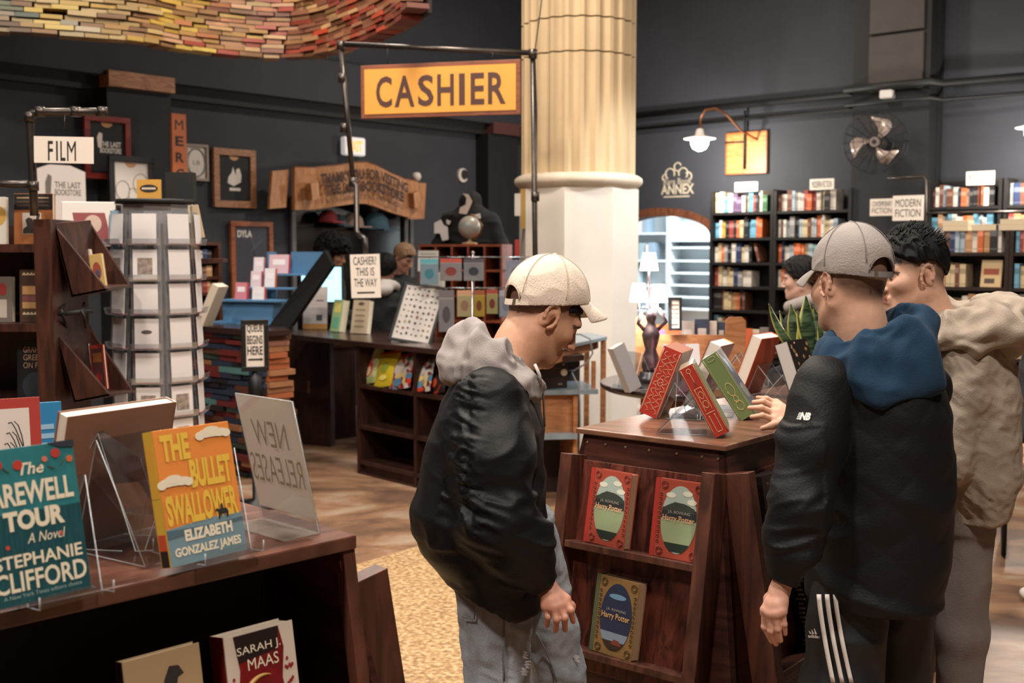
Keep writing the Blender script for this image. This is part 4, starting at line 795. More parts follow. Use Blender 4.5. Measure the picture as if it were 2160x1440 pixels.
snack(757, 728, 797, 815, busy('bag_busy_green', ['#a9b878', '#b8c58a', '#c98a6a', '#a9b878', '#d8d0a0'], 22), FO('#b8c58a'), [(0, .35, .35, .2, '#c9574a'), (0, .3, .22, .12, '#e0c9a0'), (.1, .75, .3, .12, '#cfd8a0')], 'pale green snack bag with red print, leftmost in the rack', -.16, .1)
snack(786, 745, 832, 818, FO('#c9b32c'), FO('#b03038'), [(0, .55, .3, .16, '#8d9a3a'), (0, .25, .3, .08, '#e6da70')], 'yellow snack bag with red top, second in the rack', -.16, .06)
snack(818, 752, 866, 825, busy('bag_busy_red', ['#8a2c2a', '#c9c1ba', '#5c87a8', '#c9422c', '#3a2422', '#d8c184'], 30), FO('#8c3038'), [(-.05, .62, .4, .2, '#c9c1ba'), (0, .38, .32, .09, '#dcc58a'), (-.05, .2, .36, .12, '#5c87a8')], 'red white and blue snack bag, third in the rack', -.2, .05)
snack(866, 752, 908, 825, busy('bag_busy_dark', ['#5a2426', '#b8b0a8', '#4c7390', '#b03a28', '#2a1a1a', '#c9b074'], 30), FO('#50282a'), [(-.05, .62, .4, .2, '#b8b0a8'), (0, .38, .32, .09, '#d8c184'), (-.05, .2, .36, .12, '#5c87a8'), (0, .07, .4, .06, '#c9422c')], 'darker red white and blue snack bag, fourth in the rack', -.2, .05)
snack(905, 765, 938, 828, busy('bag_busy_black', ['#2a1c1b', '#33211f', '#a03a28', '#2a1c1b'], 24), FO('#33211f'), [(-.1, .35, .3, .16, '#b04a30')], 'black and red snack bag at the right end of the rack', -.2, .1)
snack(800, 738, 820, 790, FO('#2c3a26'), FO('#3a4a2c'), [(0, .5, .3, .2, '#45562f')], 'dark green snack bag tucked behind the yellow one', -.1, .28)
snack(846, 745, 866, 800, FO('#4a1f22'), FO('#6a252c'), [(0, .5, .3, .2, '#6e2a30')], 'dark red snack bag tucked at the back of the rack', -.1, .28)
# right wing: shelves with receiver
wx0, wx1 = CF.hit(1105, 820)[0], CF.hit(1262, 830)[0]
WF = Fr(*P(1262, 815, 7.3).xy, math.radians(8)); rr0 = WF.hit(1110, 820)[0]
wg = thing('counter_shelves', 'open shelves with plywood sides at the right end of the counter', 'shelf unit', (WF.o.x, WF.o.y, 0), WF.rz)
z8, z9 = WF.hit(1215, 822)[1], WF.hit(1185, 915)[1]; SHEEN = mat('shelf_sheen_blue', '#7b8890', .3, spec=.6)  # cool sheen on the shelves is part of their base colour
bx('shelf', rr0, 0, 0, .5, z8 - .03, z8, SHEEN, wg); bx('shelf', rr0, -.14, -.03, .5, z9 - .03, z9, SHEEN, wg); bx('side_panel', -.16, -.13, .02, .5, 0, z8 - .03, PLY, wg); bx('back_panel', rr0, -.02, .5, .52, 0, CZ - .06, mat('shelf_back_dark', '#2a1c18', .6), wg); bx('support_post', -.03, -.006, .05, .08, z8, CZ - .05, PLY, wg); bx('front_panel', rr0, -.16, .06, .08, z9, z8 - .03, PLY, wg)
rc = thing('audio_receiver', 'dark brown audio receiver with a round cream knob beneath the counter', 'receiver', WF.w(WF.hit(1172, 815)[0], .1, z8), WF.rz); RB = mat('receiver_brown', '#2c1a18', .4)
bx('case', -.16, .095, 0, .3, 0, .17, RB, rc, .004); bx('front_strip', -.15, .085, -.003, 0, .072, .078, flat('#0d0a0a'), rc); bx('front_strip', -.15, .085, -.003, 0, .128, .133, flat('#5a3c34'), rc)
MB().tube([(.07, -.02, .105), (.07, 0, .105)], .022, 20).build('volume_knob', mat('knob_cream', '#d8cdbd', .35), rc)
for x, z in ((.04, .028), (.055, .028), (.07, .155)): MB().tube([(x, -.006, z), (x, 0, z)], .006, 8).build('button', flat('#b8a89a'), rc)
o = MB().tube([P(1190, 702, 7.25), P(1225, 705, 7.22), P(1245, 715, 7.2), P(1250, 745, 7.2), P(1238, 765, 7.22), P(1210, 782, 7.25), P(1200, 780, 7.3)], .006, 6).tube([P(1206, 785, 7.2), P(1221, 815, 7.18), P(1223, 850, 7.18), P(1223, 900, 7.18)], .005, 6).build('audio_cable', mat('cable_grey', '#6d7176', .5), None); tag(o, 'grey cable looping from the counter top down to the audio receiver', 'cable')
# ---- stacked-book counter front
KP = P(560, 700, 8.1); KF = Fr(KP.x, KP.y, A_R); KS = Fr(KP.x, KP.y, A_L)
kl = KF.hit(395, 800)[0]; ks = KS.hit(606, 800)[0]; KH = KF.hit(480, 703)[1]
kc = thing('book_counter', 'counter front built from stacks of old hardback books under a dark top', 'counter', (KP.x, KP.y, 0), A_R)
MB().slab([(kl - .25, -.04), (.04, -.04), (.04, ks), (kl - .25, ks)], KH, KH + .045).build('top_board', CTOP, kc, bevel=.004)
MB().box(kl - .25, -.17, .17, ks, 0, KH).build('core', mat('book_counter_core', '#1c1412', .9), kc)
OLD = ['navy', 'brown', 'black', 'tan', 'red', 'navy', 'brown', 'green', 'teal', 'black', 'navy', 'red']; OLDR = ['tan', 'brown', 'pink', 'tan', 'orange', 'brown']
DIM = {'navy': '#273246', 'brown': '#5a3626', 'black': '#1d1c1f', 'tan': '#9a6a48', 'red': '#6a2626', 'green': '#33443a', 'teal': '#4d7a78', 'pink': '#9c6a58', 'orange': '#a05a36'}
_ob = {}
def old_book(c):
    if c not in _ob:
        m = MB(); m.box(-.5, .5, 0, 1, 0, 1); me = m.data('book'); me.materials.append(mat('old_cloth_' + c, DIM[c], .6, var=.15, vs=9)); _ob[c] = me
    return _ob[c]
z = 0.0
while z < KH - .03:
    x = kl - .2 + random.uniform(-.08, 0)
    while x < -.12:
        w = random.uniform(.17, .27); t = random.uniform(.030, .046)
        if x + w > -.02: w = -.02 - x
        t = min(t, .042); o = bpy.data.objects.new('book', old_book(random.choice(OLD))); COL.objects.link(o); o.parent = kc; o.location = (x + w / 2, random.uniform(-.03, .015), z); o.rotation_euler = (0, 0, random.uniform(-.06, .06)); o.scale = (w - .006, .17, t)
        x += w
    y = .02
    while y < ks - .1:
        w = random.uniform(.15, .24); o = bpy.data.objects.new('book', old_book(random.choice(OLDR))); COL.objects.link(o); o.parent = kc; o.location = (random.uniform(-.01, .02), y + w / 2, z + .002); o.rotation_euler = (0, 0, PI / 2 + random.uniform(-.08, .08)); o.scale = (w - .006, .15, .038); y += w
    z += .0425
# queue sign on a post
QF = Fr(*P(540, 730, 7.3).xy, .35); cx, zb_, w, h = QF.rect(509, 674, 567, 783, 0); r = thing('queue_sign', 'black framed sign on a post reading QUEUE BEGINS HERE', 'sign', QF.w(cx, 0, 0), .35)
BLKF = mat('sign_frame_black', '#121213', .45); f = MB(); bw = .03
f.box(-w / 2, w / 2, 0, .02, zb_, zb_ + bw).box(-w / 2, w / 2, 0, .02, zb_ + h - bw, zb_ + h).box(-w / 2, -w / 2 + bw, 0, .02, zb_ + bw, zb_ + h - bw).box(w / 2 - bw, w / 2, 0, .02, zb_ + bw, zb_ + h - bw); f.build('frame', BLKF, r, bevel=.003)
MB().box(-w / 2 + bw, w / 2 - bw, .008, .02, zb_ + bw, zb_ + h - bw).build('sheet', SIGNW, r)
for i, l in enumerate(('QUEUE', 'BEGINS', 'HERE')): text(l, r, 0, zb_ + h * (.82 - .21 * i), w * .56, h * .17, INK, .007, bold=.02)
patch('printed_arrow', rct(-w * .26, w * .22, zb_ + h * .21, zb_ + h * .245) , INK, r, .0075); patch('printed_arrow_head', [(w * .2, zb_ + h * .19), (w * .3, zb_ + h * .2275), (w * .2, zb_ + h * .265)], INK, r, .0075)
MB().lathe([(.16, 0), (.16, .02), (.03, .05), (.028, zb_ - .22), (.045, zb_ - .2), (.045, zb_ - .04), (.02, zb_ - .02), (.02, zb_ + .02)], 20, c=(0, .035, 0)).build('post', BLKF, r)
# ---- things on the counter
def on_counter(px, py): p_ = PZ(px, py, CZ); return p_
p_ = on_counter(664, 694); fr = Fr(p_.x, p_.y, -.1); _, _, w, h = fr.rect(641, 602, 692, 692); r = thing('flyer_stand', 'white flyer in a clear stand with an orange foot on the counter', 'flyer', p_, -.1, tilt=.12)
MB().box(-w / 2, w / 2, 0, .006, 0, h).build('flyer', flat('#d9d0cc'), r); patch('orange_strip', rct(-w / 2, w / 2, 0, h * .13), flat('#d0964a'), r, -.0002); patch('flyer_photo', rct(.05 * w, .3 * w, h * .2, h * .34), flat('#5a5250'), r, -.0002); patch('flyer_line', rct(.05 * w, .35 * w, h * .66, h * .685), flat('#4a4442'), r, -.0002); MB().sheet([(-.03, .0), (.0, .0), (.006, h)], w, .003).build('stand', ACR, r)
p_ = on_counter(712, 700); fr = Fr(p_.x, p_.y, -.5); _, _, w, h = fr.rect(695, 632, 738, 700); b = book('green and yellow paperback standing on the counter beside the flyer', .15, h, .06, '#9fc08a', p_, -.9, .18, spine='#d2bf6a'); patch('cover_print', rct(-.05, .05, h * .1, h * .45), flat('#6fb394'), b, -.0305); patch('cover_print', rct(-.05, .05, h * .6, h * .9), flat('#e0d27a'), b, -.0305)
p_ = on_counter(760, 704); b = book('thick beige book leaning on the counter beside the green one', .16, .27, .055, '#b8a78e', p_, -.5, .2, spine='#c9baa0')
for i in range(4): patch('cover_line', rct(-.05, .045, .05 + .045 * i, .062 + .045 * i), flat('#8a7860'), b, -.028)
patch('cover_print', disc(0, .24, .03, .014), flat('#5a4a3c'), b, -.028)
p_ = on_counter(862, 722); fr = Fr(p_.x, p_.y, -.45); w, h = .34, .46; r = thing('pin_board', 'leaning black framed board covered in rows of small pins', 'pin board', p_, -.38, tilt=.42, roll=.12)
f = MB(); f.box(-w / 2, w / 2, 0, .02, 0, .018).box(-w / 2, w / 2, 0, .02, h - .018, h).box(-w / 2, -w / 2 + .018, 0, .02, .018, h - .018).box(w / 2 - .018, w / 2, 0, .02, .018, h - .018); f.build('frame', BLKF, r); MB().box(-w / 2 + .018, w / 2 - .018, .008, .02, .018, h - .018).build('sheet', flat('#cfc9c3'), r)
MB().box(-.015, .015, .02, .2, h * .5, h * .54).build('back_strut', BLKF, r)
pc = ['#3a3634', '#6a625c', '#8f5a48', '#a89a5a', '#3a3634', '#7a6a5a', '#2e2c2c', '#55504c', '#6d6862']
for i in range(7):
    for j in range(9):
        a, c_ = random.uniform(.006, .012), random.choice(pc); patch('pin', disc((i - 3) * .041 + random.uniform(-.005, .005), .065 + j * .044 + random.uniform(-.006, .006), a, a * random.uniform(.6, 1.2), 7), flat(c_), r, .0078, .003)
o = MB().box(-.06, .06, -.004, 0, 0, .05).build('price_card', mat('price_card_white', '#e8f0f4', .4), None, PZ(842, 712, CZ) + Vector((0, -.03, 0)), -.2); tag(o, 'small white price card propped before the pin board', 'card')
# blue stepped display with pink and white books, dark slanted panel beside it
BZ0 = KH + .046; BD = Fr(*P(560, 620, 8.75).xy, -.28); zq = lambda y: BD.hit(540, y)[1]
BLU = mat('display_blue_paint', '#4f7ba0', .5, var=.05)
r = thing('stepped_display', 'blue painted three-step display stand holding pink and white books', 'display stand', BD.w(0, 0, BZ0), -.28)
STEPS = [(450, 660, 668, .0), (486, 668, 606, .14), (512, 650, 575, .28)]
hx = lambda px: BD.hit(px, 620)[0]
MB().prism([(hx(470), .0), (hx(572), .0), (hx(578), zq(632) - BZ0), (hx(468), zq(632) - BZ0)], 0, .3).build('tray_front', BLU, r, fix=True)
MB().box(hx(440), hx(585), -.06, .32, -.005, .012).build('base_board', BLU, r); MB().box(hx(512), hx(530), .40, .42, 0, zq(531) - BZ0).build('back_post', BLU, r); MB().box(hx(515), hx(640), .41, .425, zq(579) - BZ0, zq(566) - BZ0).build('back_rail', BLU, r)
for a, b_, y, d in ((468, 592, 633, .0), (484, 600, 608, .16), (506, 612, 579, .3)): MB().box(hx(a), hx(b_), d - .04, d + .13, zq(y) - BZ0 - .012, zq(y) - BZ0).build('step', BLU, r)
MB().box(hx(562), hx(640), .42, .44, zq(566) - BZ0, zq(531) - BZ0).build('back_board', BLU, r)
for (px0, py0, px1, py1, d, c, sp_, l) in ((494, 596, 525, 632, .0, '#c9808a', '#b8323a', 'pink book on the lowest blue step'), (530, 605, 562, 632, .0, '#e2dcdc', '#c04a40', 'white book on the lowest blue step, beside the pink one'), (527, 572, 555, 606, .16, '#d6c3c8', '#c04a50', 'pale pink book on the middle blue step'), (556, 566, 584, 606, .16, '#dcd8da', '#c8582a', 'white book with an orange spine on the middle blue step'), (533, 538, 560, 572, .3, '#dcd3d6', '#c87a80', 'white slim book on the top blue step'), (563, 538, 615, 578, .3, '#d2b0b8', '#b8404a', 'wide pink and white book on the top blue step')):
    fr = Fr(*BD.w(0, d + .05, 0).xy, -.28); cx, zb_, w, h = fr.rect(px0, py0, px1, py1); yy = {.0: 633, .16: 608, .3: 579}[d]
    b = book(l, w * .8, h, .03, c, fr.w(cx, 0, zq(yy) + .001), -.28, .12, spine=sp_, spine_side=1, group='books on the blue display'); patch('cover_print', rct(-w * .25, w * .25, h * .45, h * .75), flat('#e6dfe0'), b, -.0152)
pn = MB(); a = [P(566, 700, 8.45), P(612, 700, 8.45), P(700, 560, 8.6), P(684, 528, 8.6)]; a[0].z = a[1].z = BZ0 + .001
o_ = a[0].copy(); pn.add([v - o_ for v in a] + [v - o_ + Vector((.02, .06, 0)) for v in a], [(0, 1, 2, 3), (7, 6, 5, 4), (1, 0, 4, 5), (2, 1, 5, 6), (3, 2, 6, 7), (0, 3, 7, 4)]); o = pn.build('slanted_panel', mat('slanted_black', '#0d0b0b', .85, spec=.2), None, o_, fix=True); tag(o, 'black slanted side panel leaning between the blue display and the monitor', 'panel')
o = MB().box(-.03, .03, -.01, .13, 0, .33).build('leaning_book', flat('#cfc3b0'), None, P(425, 688, 8.55) * Vector((1, 1, 0)) + Vector((0, 0, BZ0)) if False else Vector((P(422, 688, 8.5).x, 8.5, BZ0 + .012)), -.3); o.rotation_euler = (0, .45, -.3); tag(o, 'cream book leaning on the book counter left of the blue display', 'book')
# monitor
p_ = on_counter(690, 690); MF = Fr(p_.x + .0, 10.05, -.12); cx, zb_, w, h = MF.rect(636, 563, 720, 636); r = thing('monitor', 'cashier monitor with a bright pale blue screen', 'monitor', MF.w(cx, 0, zb_), -.12)
MB().box(-w / 2 - .012, w / 2 + .012, 0, .03, -.02, h + .012).build('bezel', BLKF, r); MB().box(-w / 2, w / 2, -.002, 0, 0, h).build('screen', mat('screen_lit', '#a8dff0', .3, emit=1.25, ecol='#a6e2f2'), r)
patch('screen_line', rct(-w * .12, w * .3, h * .68, h * .70), mat('screen_grey', '#7fb0c0', .3, emit=.6), r, -.0024); bx('stand', -.03, .03, .03, .06, CZ - zb_ - .15, 0, BLKF, r); bx('foot', -.12, .12, -.02, .12, CZ - zb_ - .16, CZ - zb_ - .15, BLKF, r)
r = thing('back_desk', 'low dark desk behind the cashier counter', 'desk', (MF.w(cx, .1, 0).x, MF.w(cx, .1, 0).y, 0), CR); bx('desk_top', -.45, .22, -.2, .2, CZ - .19, CZ - .16, CWOOD, r)
for x in (-.42, .19): bx('side_panel', x - .02, x + .02, -.18, .18, 0, CZ - .19, CWOOD, r)
# cubby shelf, globe, hoodie, hanging merchandise
UF = Fr(*P(970, 560, 9.9).xy, -.3); ORW = wood('cubby_orange_wood', '#7a3a24', '#a05236', (3, 3, 12)); ux0, ux1 = UF.hit(883, 560)[0], UF.hit(1059, 560)[0]; uz = UF.hit(970, 515)[1]
r = thing('cubby_shelf', 'orange brown wooden cubby shelf behind the counter', 'cubby shelf', UF.w((ux0 + ux1) / 2, 0, 0), -.3); w2 = (ux1 - ux0) / 2
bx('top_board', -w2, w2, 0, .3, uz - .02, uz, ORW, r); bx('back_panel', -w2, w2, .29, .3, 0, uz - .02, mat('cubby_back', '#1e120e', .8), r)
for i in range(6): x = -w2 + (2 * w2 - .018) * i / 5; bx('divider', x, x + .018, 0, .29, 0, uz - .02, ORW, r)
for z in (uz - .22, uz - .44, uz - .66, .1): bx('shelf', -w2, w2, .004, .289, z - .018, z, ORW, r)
gp = UF.w(UF.hit(981, 515)[0], .12, uz); r = thing('globe', 'small pale world globe on a wooden base on the cubby shelf', 'globe', gp); GR = 24 / 2400 * 9.9
def globe_mat():
    m = bpy.data.materials.new('globe_map'); m.use_nodes = True; nt = m.node_tree; b = nt.nodes['Principled BSDF']; n = nt.nodes.new('ShaderNodeTexNoise'); n.inputs['Scale'].default_value = 14; n.inputs['Detail'].default_value = 3
    cr = nt.nodes.new('ShaderNodeValToRGB'); e = cr.color_ramp.elements; e[0].position = .5; e[0].color = (*hexlin('#8fa3a3'), 1); e[1].position = .53; e[1].color = (*hexlin('#b08a6a'), 1); nt.links.new(n.outputs[0], cr.inputs[0]); nt.links.new(cr.outputs[0], b.inputs['Base Color']); b.inputs['Roughness'].default_value = .3; return m
MB().lathe([(GR * math.sin(PI * i / 16) + .0001, -GR * math.cos(PI * i / 16)) for i in range(17)], 28, cap=False, c=(0, 0, GR + .05)).build('ball', globe_mat(), r); MB().lathe([(.07, 0), (.07, .012), (.015, .025), (.012, .05)], 16).build('base', mat('globe_base', '#b99a70', .5), r); MB().tube([((GR + .01) * math.cos(t), 0, GR + .05 + (GR + .01) * math.sin(t)) for t in [-PI / 2 + PI * i / 16 for i in range(17)]], .005, 5).build('meridian_arc', mat('globe_brass', '#8a6a40', .3, metal=.8), r)
# ================================================================ sloped display stands
TOPW = wood('stand_top_wood', '#5a3a2c', '#7d5844', (2, 12, 2), scale=2.0, rough=.3, spec=.5)
PANEL = wood('stand_panel_wood', '#331812', '#6a352a', (7, 7, 1.1), scale=2.4, rough=.4, dist=2.2, lo=.38, hi=.62)
BODYW = wood('stand_body_wood', '#2c1612', '#4f2a21', (1.4, 1.4, 9), scale=2.4, rough=.4)
POSTW = wood('stand_post_wood', '#38201a', '#5e382b', (9, 9, 1.4), scale=2.2, rough=.42)
class Stand:
    def __init__(s, label, corner, rz, W, D, H=1.08, top=TOPW, frames=('front',), th=.018, shelf=(.345, .675), fl=.165, open_front=False):
        s.W, s.D, s.H, s.rz = W, D, H, rz; c, sn = math.cos(rz), math.sin(rz)
        o = Vector((corner.x - c * W / 2, corner.y - sn * W / 2, 0)); s.fr = Fr(o.x, o.y, rz)     # local x along the front, y into the stand
        s.r = r = thing('display_stand', label, 'display stand', o, rz)
        MB().box(-W / 2, W / 2, 0, D, H - th, H).build('top_board', top, r, bevel=.004)
        i = .02; a = [(-W / 2 + i, i), (W / 2 - i, i), (W / 2 - i, D - i), (-W / 2 + i, D - i)]; b = [(-W / 2 - fl, -fl), (W / 2 + fl, -fl), (W / 2 + fl, D + fl), (-W / 2 - fl, D + fl)]
        for n, k in (('front_panel', 0), ('side_panel', 1), ('back_panel', 2), ('side_panel', 3)):
            if open_front and k == 0:
                bx('recess_panel', -W / 2 + .03, W / 2 - .03, .30, .315, .3, H - th, mat('recess_shade', '#1a0f0c', .7), r); continue  # shade inside the open front is put into the panel colour
            k2 = (k + 1) % 4; q0 = [(*b[k], 0), (*b[k2], 0), (*a[k2], H - th), (*a[k], H - th)]
            cx = sum(p[0] for p in q0) / 4; cy = sum(p[1] for p in q0) / 4; inw = Vector((-cx, D / 2 - cy, 0)).normalized() * .018
            m = MB(); m.hexa(q0, [Vector(p) + inw for p in q0]); m.build(n, BODYW, r, fix=True)
        s.faces = {}
        for face in frames:
            k = {'front': 0, 'right': 1, 'back': 2, 'left': 3}[face]; k2 = (k + 1) % 4
            A, B = Vector((*a[k], H - th)), Vector((*a[k2], H - th)); A2, B2 = Vector((*b[k], 0)), Vector((*b[k2], 0))
            X = (B - A).normalized(); mid = (A + B) / 2; dn = ((A2 + B2) / 2 - mid).normalized(); N = X.cross(dn).normalized()
            N = N if N.dot(mid - Vector((0, D / 2, H))) > 0 else -N
            s.faces[face] = (mid, X, dn, N); hw = (B - A).length / 2 + .02
            q = lambda x, d, t: mid + X * x + dn * d + N * t
            def slab(name, x0, x1, d0, d1, t0, t1, m): MB().hexa([q(x0, d0, t0), q(x1, d0, t0), q(x1, d1, t0), q(x0, d1, t0)], [q(x0, d0, t1), q(x1, d0, t1), q(x1, d1, t1), q(x0, d1, t1)]).build(name, m, r, fix=True, bevel=.002)
            if open_front and face == 'front':
                slab('shelf', -hw + .02, hw - .02, shelf[0], shelf[0] + .022, -.32, .02, POSTW)
                for x in (-hw, hw - .03): slab('post', x, x + .03, .0, 1.0, -.02, .012, POSTW)
                slab('base_board', -hw, hw, .62, 1.05, -.005, .012, BODYW); continue
            slab('face_board', -hw + .03, hw - .03, .085, .75, .0, .012, PANEL)
            for x in (-hw - .005, hw - .04): slab('post', x, x + .045, .07, .78, .0, .085, POSTW)
            for d in shelf: slab('shelf', -hw + .041, hw - .041, d, d + .022, .012, .078, POSTW)
    def on_face(s, face, x, d, t):
        mid, X, dn, N = s.faces[face]; p = mid + X * x + dn * d + N * t; return s.fr.w(p.x, p.y, p.z)
    def slope(s, face='front'):
        dn = s.faces[face][2]; return math.atan2(math.hypot(dn.x, dn.y), -dn.z)
H0 = 1.08
c0, c1 = PZ(1532, 940, H0), PZ(1214, 902, H0); e = c0 - c1
CS = Stand('dark red-brown sloped wooden book display between the men', c0, math.atan2(e.y, e.x), e.length, 1.75, H0, frames=('front', 'right', 'back'))
for i in (.07, .2, .34, .5, .68, .84, .94): MB().tube([(CS.W * (i - .5), .016, H0 - .045), (CS.W * (i - .5), .010, H0 - .045)], .004, 8).build('screw', mat('screw_brass', '#a08a70', .3, metal=.8), CS.r)
lc = PZ(753, 1127, H0)
LT = Stand('dark wooden display table of new books in the left foreground', lc, math.radians(45), 1.5, .66, H0, top=wood('table_top_wood', '#4a2d24', '#6a4537', (2, 12, 2), rough=.28, spec=.5), frames=('front', 'right'), th=.03, open_front=True)
# ---- illustrated novels in the front panel
def novel(label, stand, x, d, w, h, t, edge, back, title_c, kind, rzo=0.0):
    p = stand.on_face('front', x, d - .001, .013 + t / 2 + .004); b = book(label, w, h, t, back, p, stand.rz + rzo, stand.slope(), spine=edge, pages=mat('paper_edge_dark', '#a8896c', .8, var=.15, vs=60, stretch=(1, 30, 1)))
    y = -t / 2 - .0002; lw = .0035; GOLD = flat('#7d2c22' if kind == 0 else '#5a4426', .4)
    patch('spine_strip', rct(-w / 2, -w * .41, .0, h), flat(edge, .45), b, y); rg = MB()
    def ring(cx, cz, r): rg.tube([(cx + r * math.cos(q), y - .0005, cz + r * math.sin(q)) for q in [2 * PI * i / 14 for i in range(15)]], .0013, 4)
    for cx in (-.3, .4):
        for cz in (.08, .92): ring(cx * w, cz * h, .07 * w); ring(cx * w, cz * h, .045 * w)
    for i in range(11):
        for cx in (-.36, .45): ring(cx * w, (.2 + .06 * i) * h, .025 * w)
    rg.build('cover_ornament', GOLD, b)['kind'] = 'stuff'
    cx = .045 * w; oval = disc(cx, h * .5, .37 * w, .43 * h, 40)
    band = lambda z0, z1: [p for p in [(cx + .365 * w * math.sqrt(max(0, 1 - ((z - .5) / .43) ** 2)) * sg, z * h) for sg, zs_ in ((-1, [z0 + (z1 - z0) * i / 10 for i in range(11)]), (1, [z1 - (z1 - z0) * i / 10 for i in range(11)])) for z in zs_]]
    if kind == 0:
        patch('oval_sky', oval, flat('#9fb0a6', .4), b, y)
        patch('oval_water', band(.09, .52), flat('#8c9a78', .4), b, y - .0006); patch('oval_hill', band(.50, .64), flat('#2c3030', .4), b, y - .0008)
        hp = [(cx - .36 * w, .6 * h), (cx + .36 * w, .6 * h), (cx + .3 * w, .66 * h), (cx + .2 * w, .69 * h), (cx + .1 * w, .71 * h), (cx - .1 * w, .72 * h), (cx - .22 * w, .68 * h), (cx - .32 * w, .64 * h)]; patch('oval_hilltop', hp, flat('#39403a', .4), b, y - .0010)
        for k_, (q, zz) in enumerate(((-.2, .8), (.14, .84), (.24, .74))): patch('oval_cloud', disc(cx + q * w, zz * h, .1 * w, .035 * h, 14), flat('#cfd2c0', .5), b, y - .0006)
        patch('oval_shore', band(.09, .2), flat('#23302a', .4), b, y - .0008)
    else:
        patch('oval_night', oval, flat('#26304c', .4), b, y); patch('oval_snow', band(.09, .30), flat('#7d8ea2', .5), b, y - .0006); patch('oval_ground', band(.085, .19), flat('#33261f', .5), b, y - .0012); patch('oval_roof', [(cx - .05 * w, h * .15), (cx + .2 * w, h * .15), (cx + .14 * w, h * .21), (cx + .02 * w, h * .22)], flat('#7a3a30', .5), b, y - .0018); patch('oval_cloud', disc(cx, h * .76, .2 * w, .035 * h, 18), flat('#6a92b4', .5), b, y - .0008)
    text('J.K. ROWLING', b, cx, h * .585, .46 * w, h * .045, flat('#a09c90'), y - .0026); text('Harry Potter', b, cx, h * .50, .66 * w, h * .1, flat(title_c, .4), y - .0026, bold=.012); return b
nw = CS.W
novel('red ornate illustrated novel on the upper ledge, nearer the man in the cream cap', CS, -.185 * nw, .345, .168, .238, .034, '#a5342c', '#9c4636', '#dcb088', 0, -.12)
novel('red ornate illustrated novel on the upper ledge, against the right-hand post', CS, .27 * nw, .345, .168, .238, .034, '#a5342c', '#9c4636', '#cf9f7c', 0)
novel('green and gold illustrated novel with a night picture, alone on the lower ledge', CS, -.06 * nw, .675, .168, .24, .04, '#4f5b44', '#86693f', '#d4a870', 1, -.1)
# dark foil box on the right face
bp = CS.on_face('right', -.70, .344, .05); b = book('black gift edition with red and gold foil, in the side face of the display', .17, .25, .05, '#17100f', bp, CS.rz + PI / 2, CS.slope('right'), boxed=True)
for k_ in range(26): a, z = random.uniform(-.07, .07), random.uniform(.02, .23); patch('foil_flower', disc(a, z, random.uniform(.004, .011), random.uniform(.004, .011), 6, random.random(), random.random() + 2 * PI), flat(random.choice(['#7a1f1c', '#8d2a20', '#4f1614']), .25), b, -.0252)
patch('title_plate', rct(-.035, .035, .13, .18), flat('#0c0a0a', .3), b, -.0262)
bp = CS.on_face('right', -.50, .674, .05); b = book('black book with pale flower print, low in the side face of the display', .17, .25, .05, '#121011', bp, CS.rz + PI / 2, CS.slope('right'), boxed=True)
for k_ in range(30): a, z = random.uniform(-.075, .075), random.uniform(.015, .235); patch('flower_print', disc(a, z, random.uniform(.004, .010), random.uniform(.004, .010), 7), flat(random.choice(['#8f8880', '#a59f98', '#6a4a46']), .6), b, -.0252)
for k_ in range(16): z = .012 + .0145 * k_; MB().box(-.0862, -.0856, random.uniform(-.018, -.005), random.uniform(.004, .018), z, z + .007).build('spine_flower', flat(random.choice(['#8f8880', '#a59f98']), .6), b)
# ---- leaning books on top of the display
def face_dir(nx_, ny_): return math.atan2(nx_, -ny_)
Lf = Vector((-math.cos(CS.rz), -math.sin(CS.rz))); Rt = -Lf; GLD = flat('#c9a071', .35)
def lean(label, px, py, facing, lean_a, w, h, t, cover, spine, near_spine=True, pages=None, boxed=True, dz=.012, yaw=0.0):
    p = PZ(px, py, H0 + dz); n = Rt if facing == 'r' else Lf; th = face_dir(n.x, n.y) + yaw
    # which local x side is towards the viewer
    sd = -1 if facing == 'r' else 1
    ax = Vector((math.cos(th), math.sin(th))) * sd; p = p + Vector((ax.x, ax.y, 0)) * (-w / 2)
    b = book(label, w, h, t, cover, p, th, lean_a, spine=spine, spine_side=sd if near_spine else -sd, pages=pages, boxed=boxed); st = easel('clear acrylic stand under the ' + label.split(' on ')[0].split(' facing')[0][:48].strip(), w * .7, h * .55, lean_a + .03, p + Vector((n.x, n.y, 0)) * (-t / 2 - .006) + Vector((0, 0, -dz + .001)), th); return b, sd
def on_spine(b, sd, w, t, h, fn):      # draw on the viewer-side edge: local frame (u across the thickness, v up)
    e_ = bpy.data.objects.new('spine_print', None); return None
def spine_marks(b, sd, w, t, h, items, name='spine_ornament'):
    for kind, u, v, a, c, col_ in items:
        m = MB(); N = 18
        if kind == 'line': m.tube([(sd * (w / 2 + .0012), (u + (a - u) * i / 10) * t, (v + (c - v) * i / 10) * h) for i in range(11)], .0012, 5)
        elif kind == 'wave': m.tube([(sd * (w / 2 + .0012), (u + .13 * math.sin(i * 1.15) + .05 * math.sin(i * 2.7)) * t, (v + (c - v) * i / 44) * h) for i in range(45)], .0011, 5)
        else: m.tube([(sd * (w / 2 + .0012), (u + a * math.cos(2 * PI * i / N)) * t, (v + c * math.sin(2 * PI * i / N)) * h) for i in range(N + 1)], .0011, 5)
        m.build(name, flat(col_, .35), b)
w, h, t = .175, .25, .068
b, sd = lean('red boxed book with gold swirls on its spine, leaning right', 1366, 876, 'l', .36, w, h, t, mat('slipcase_salmon', '#b07a6a', .2, spec=.7), '#b0362c', yaw=.3)
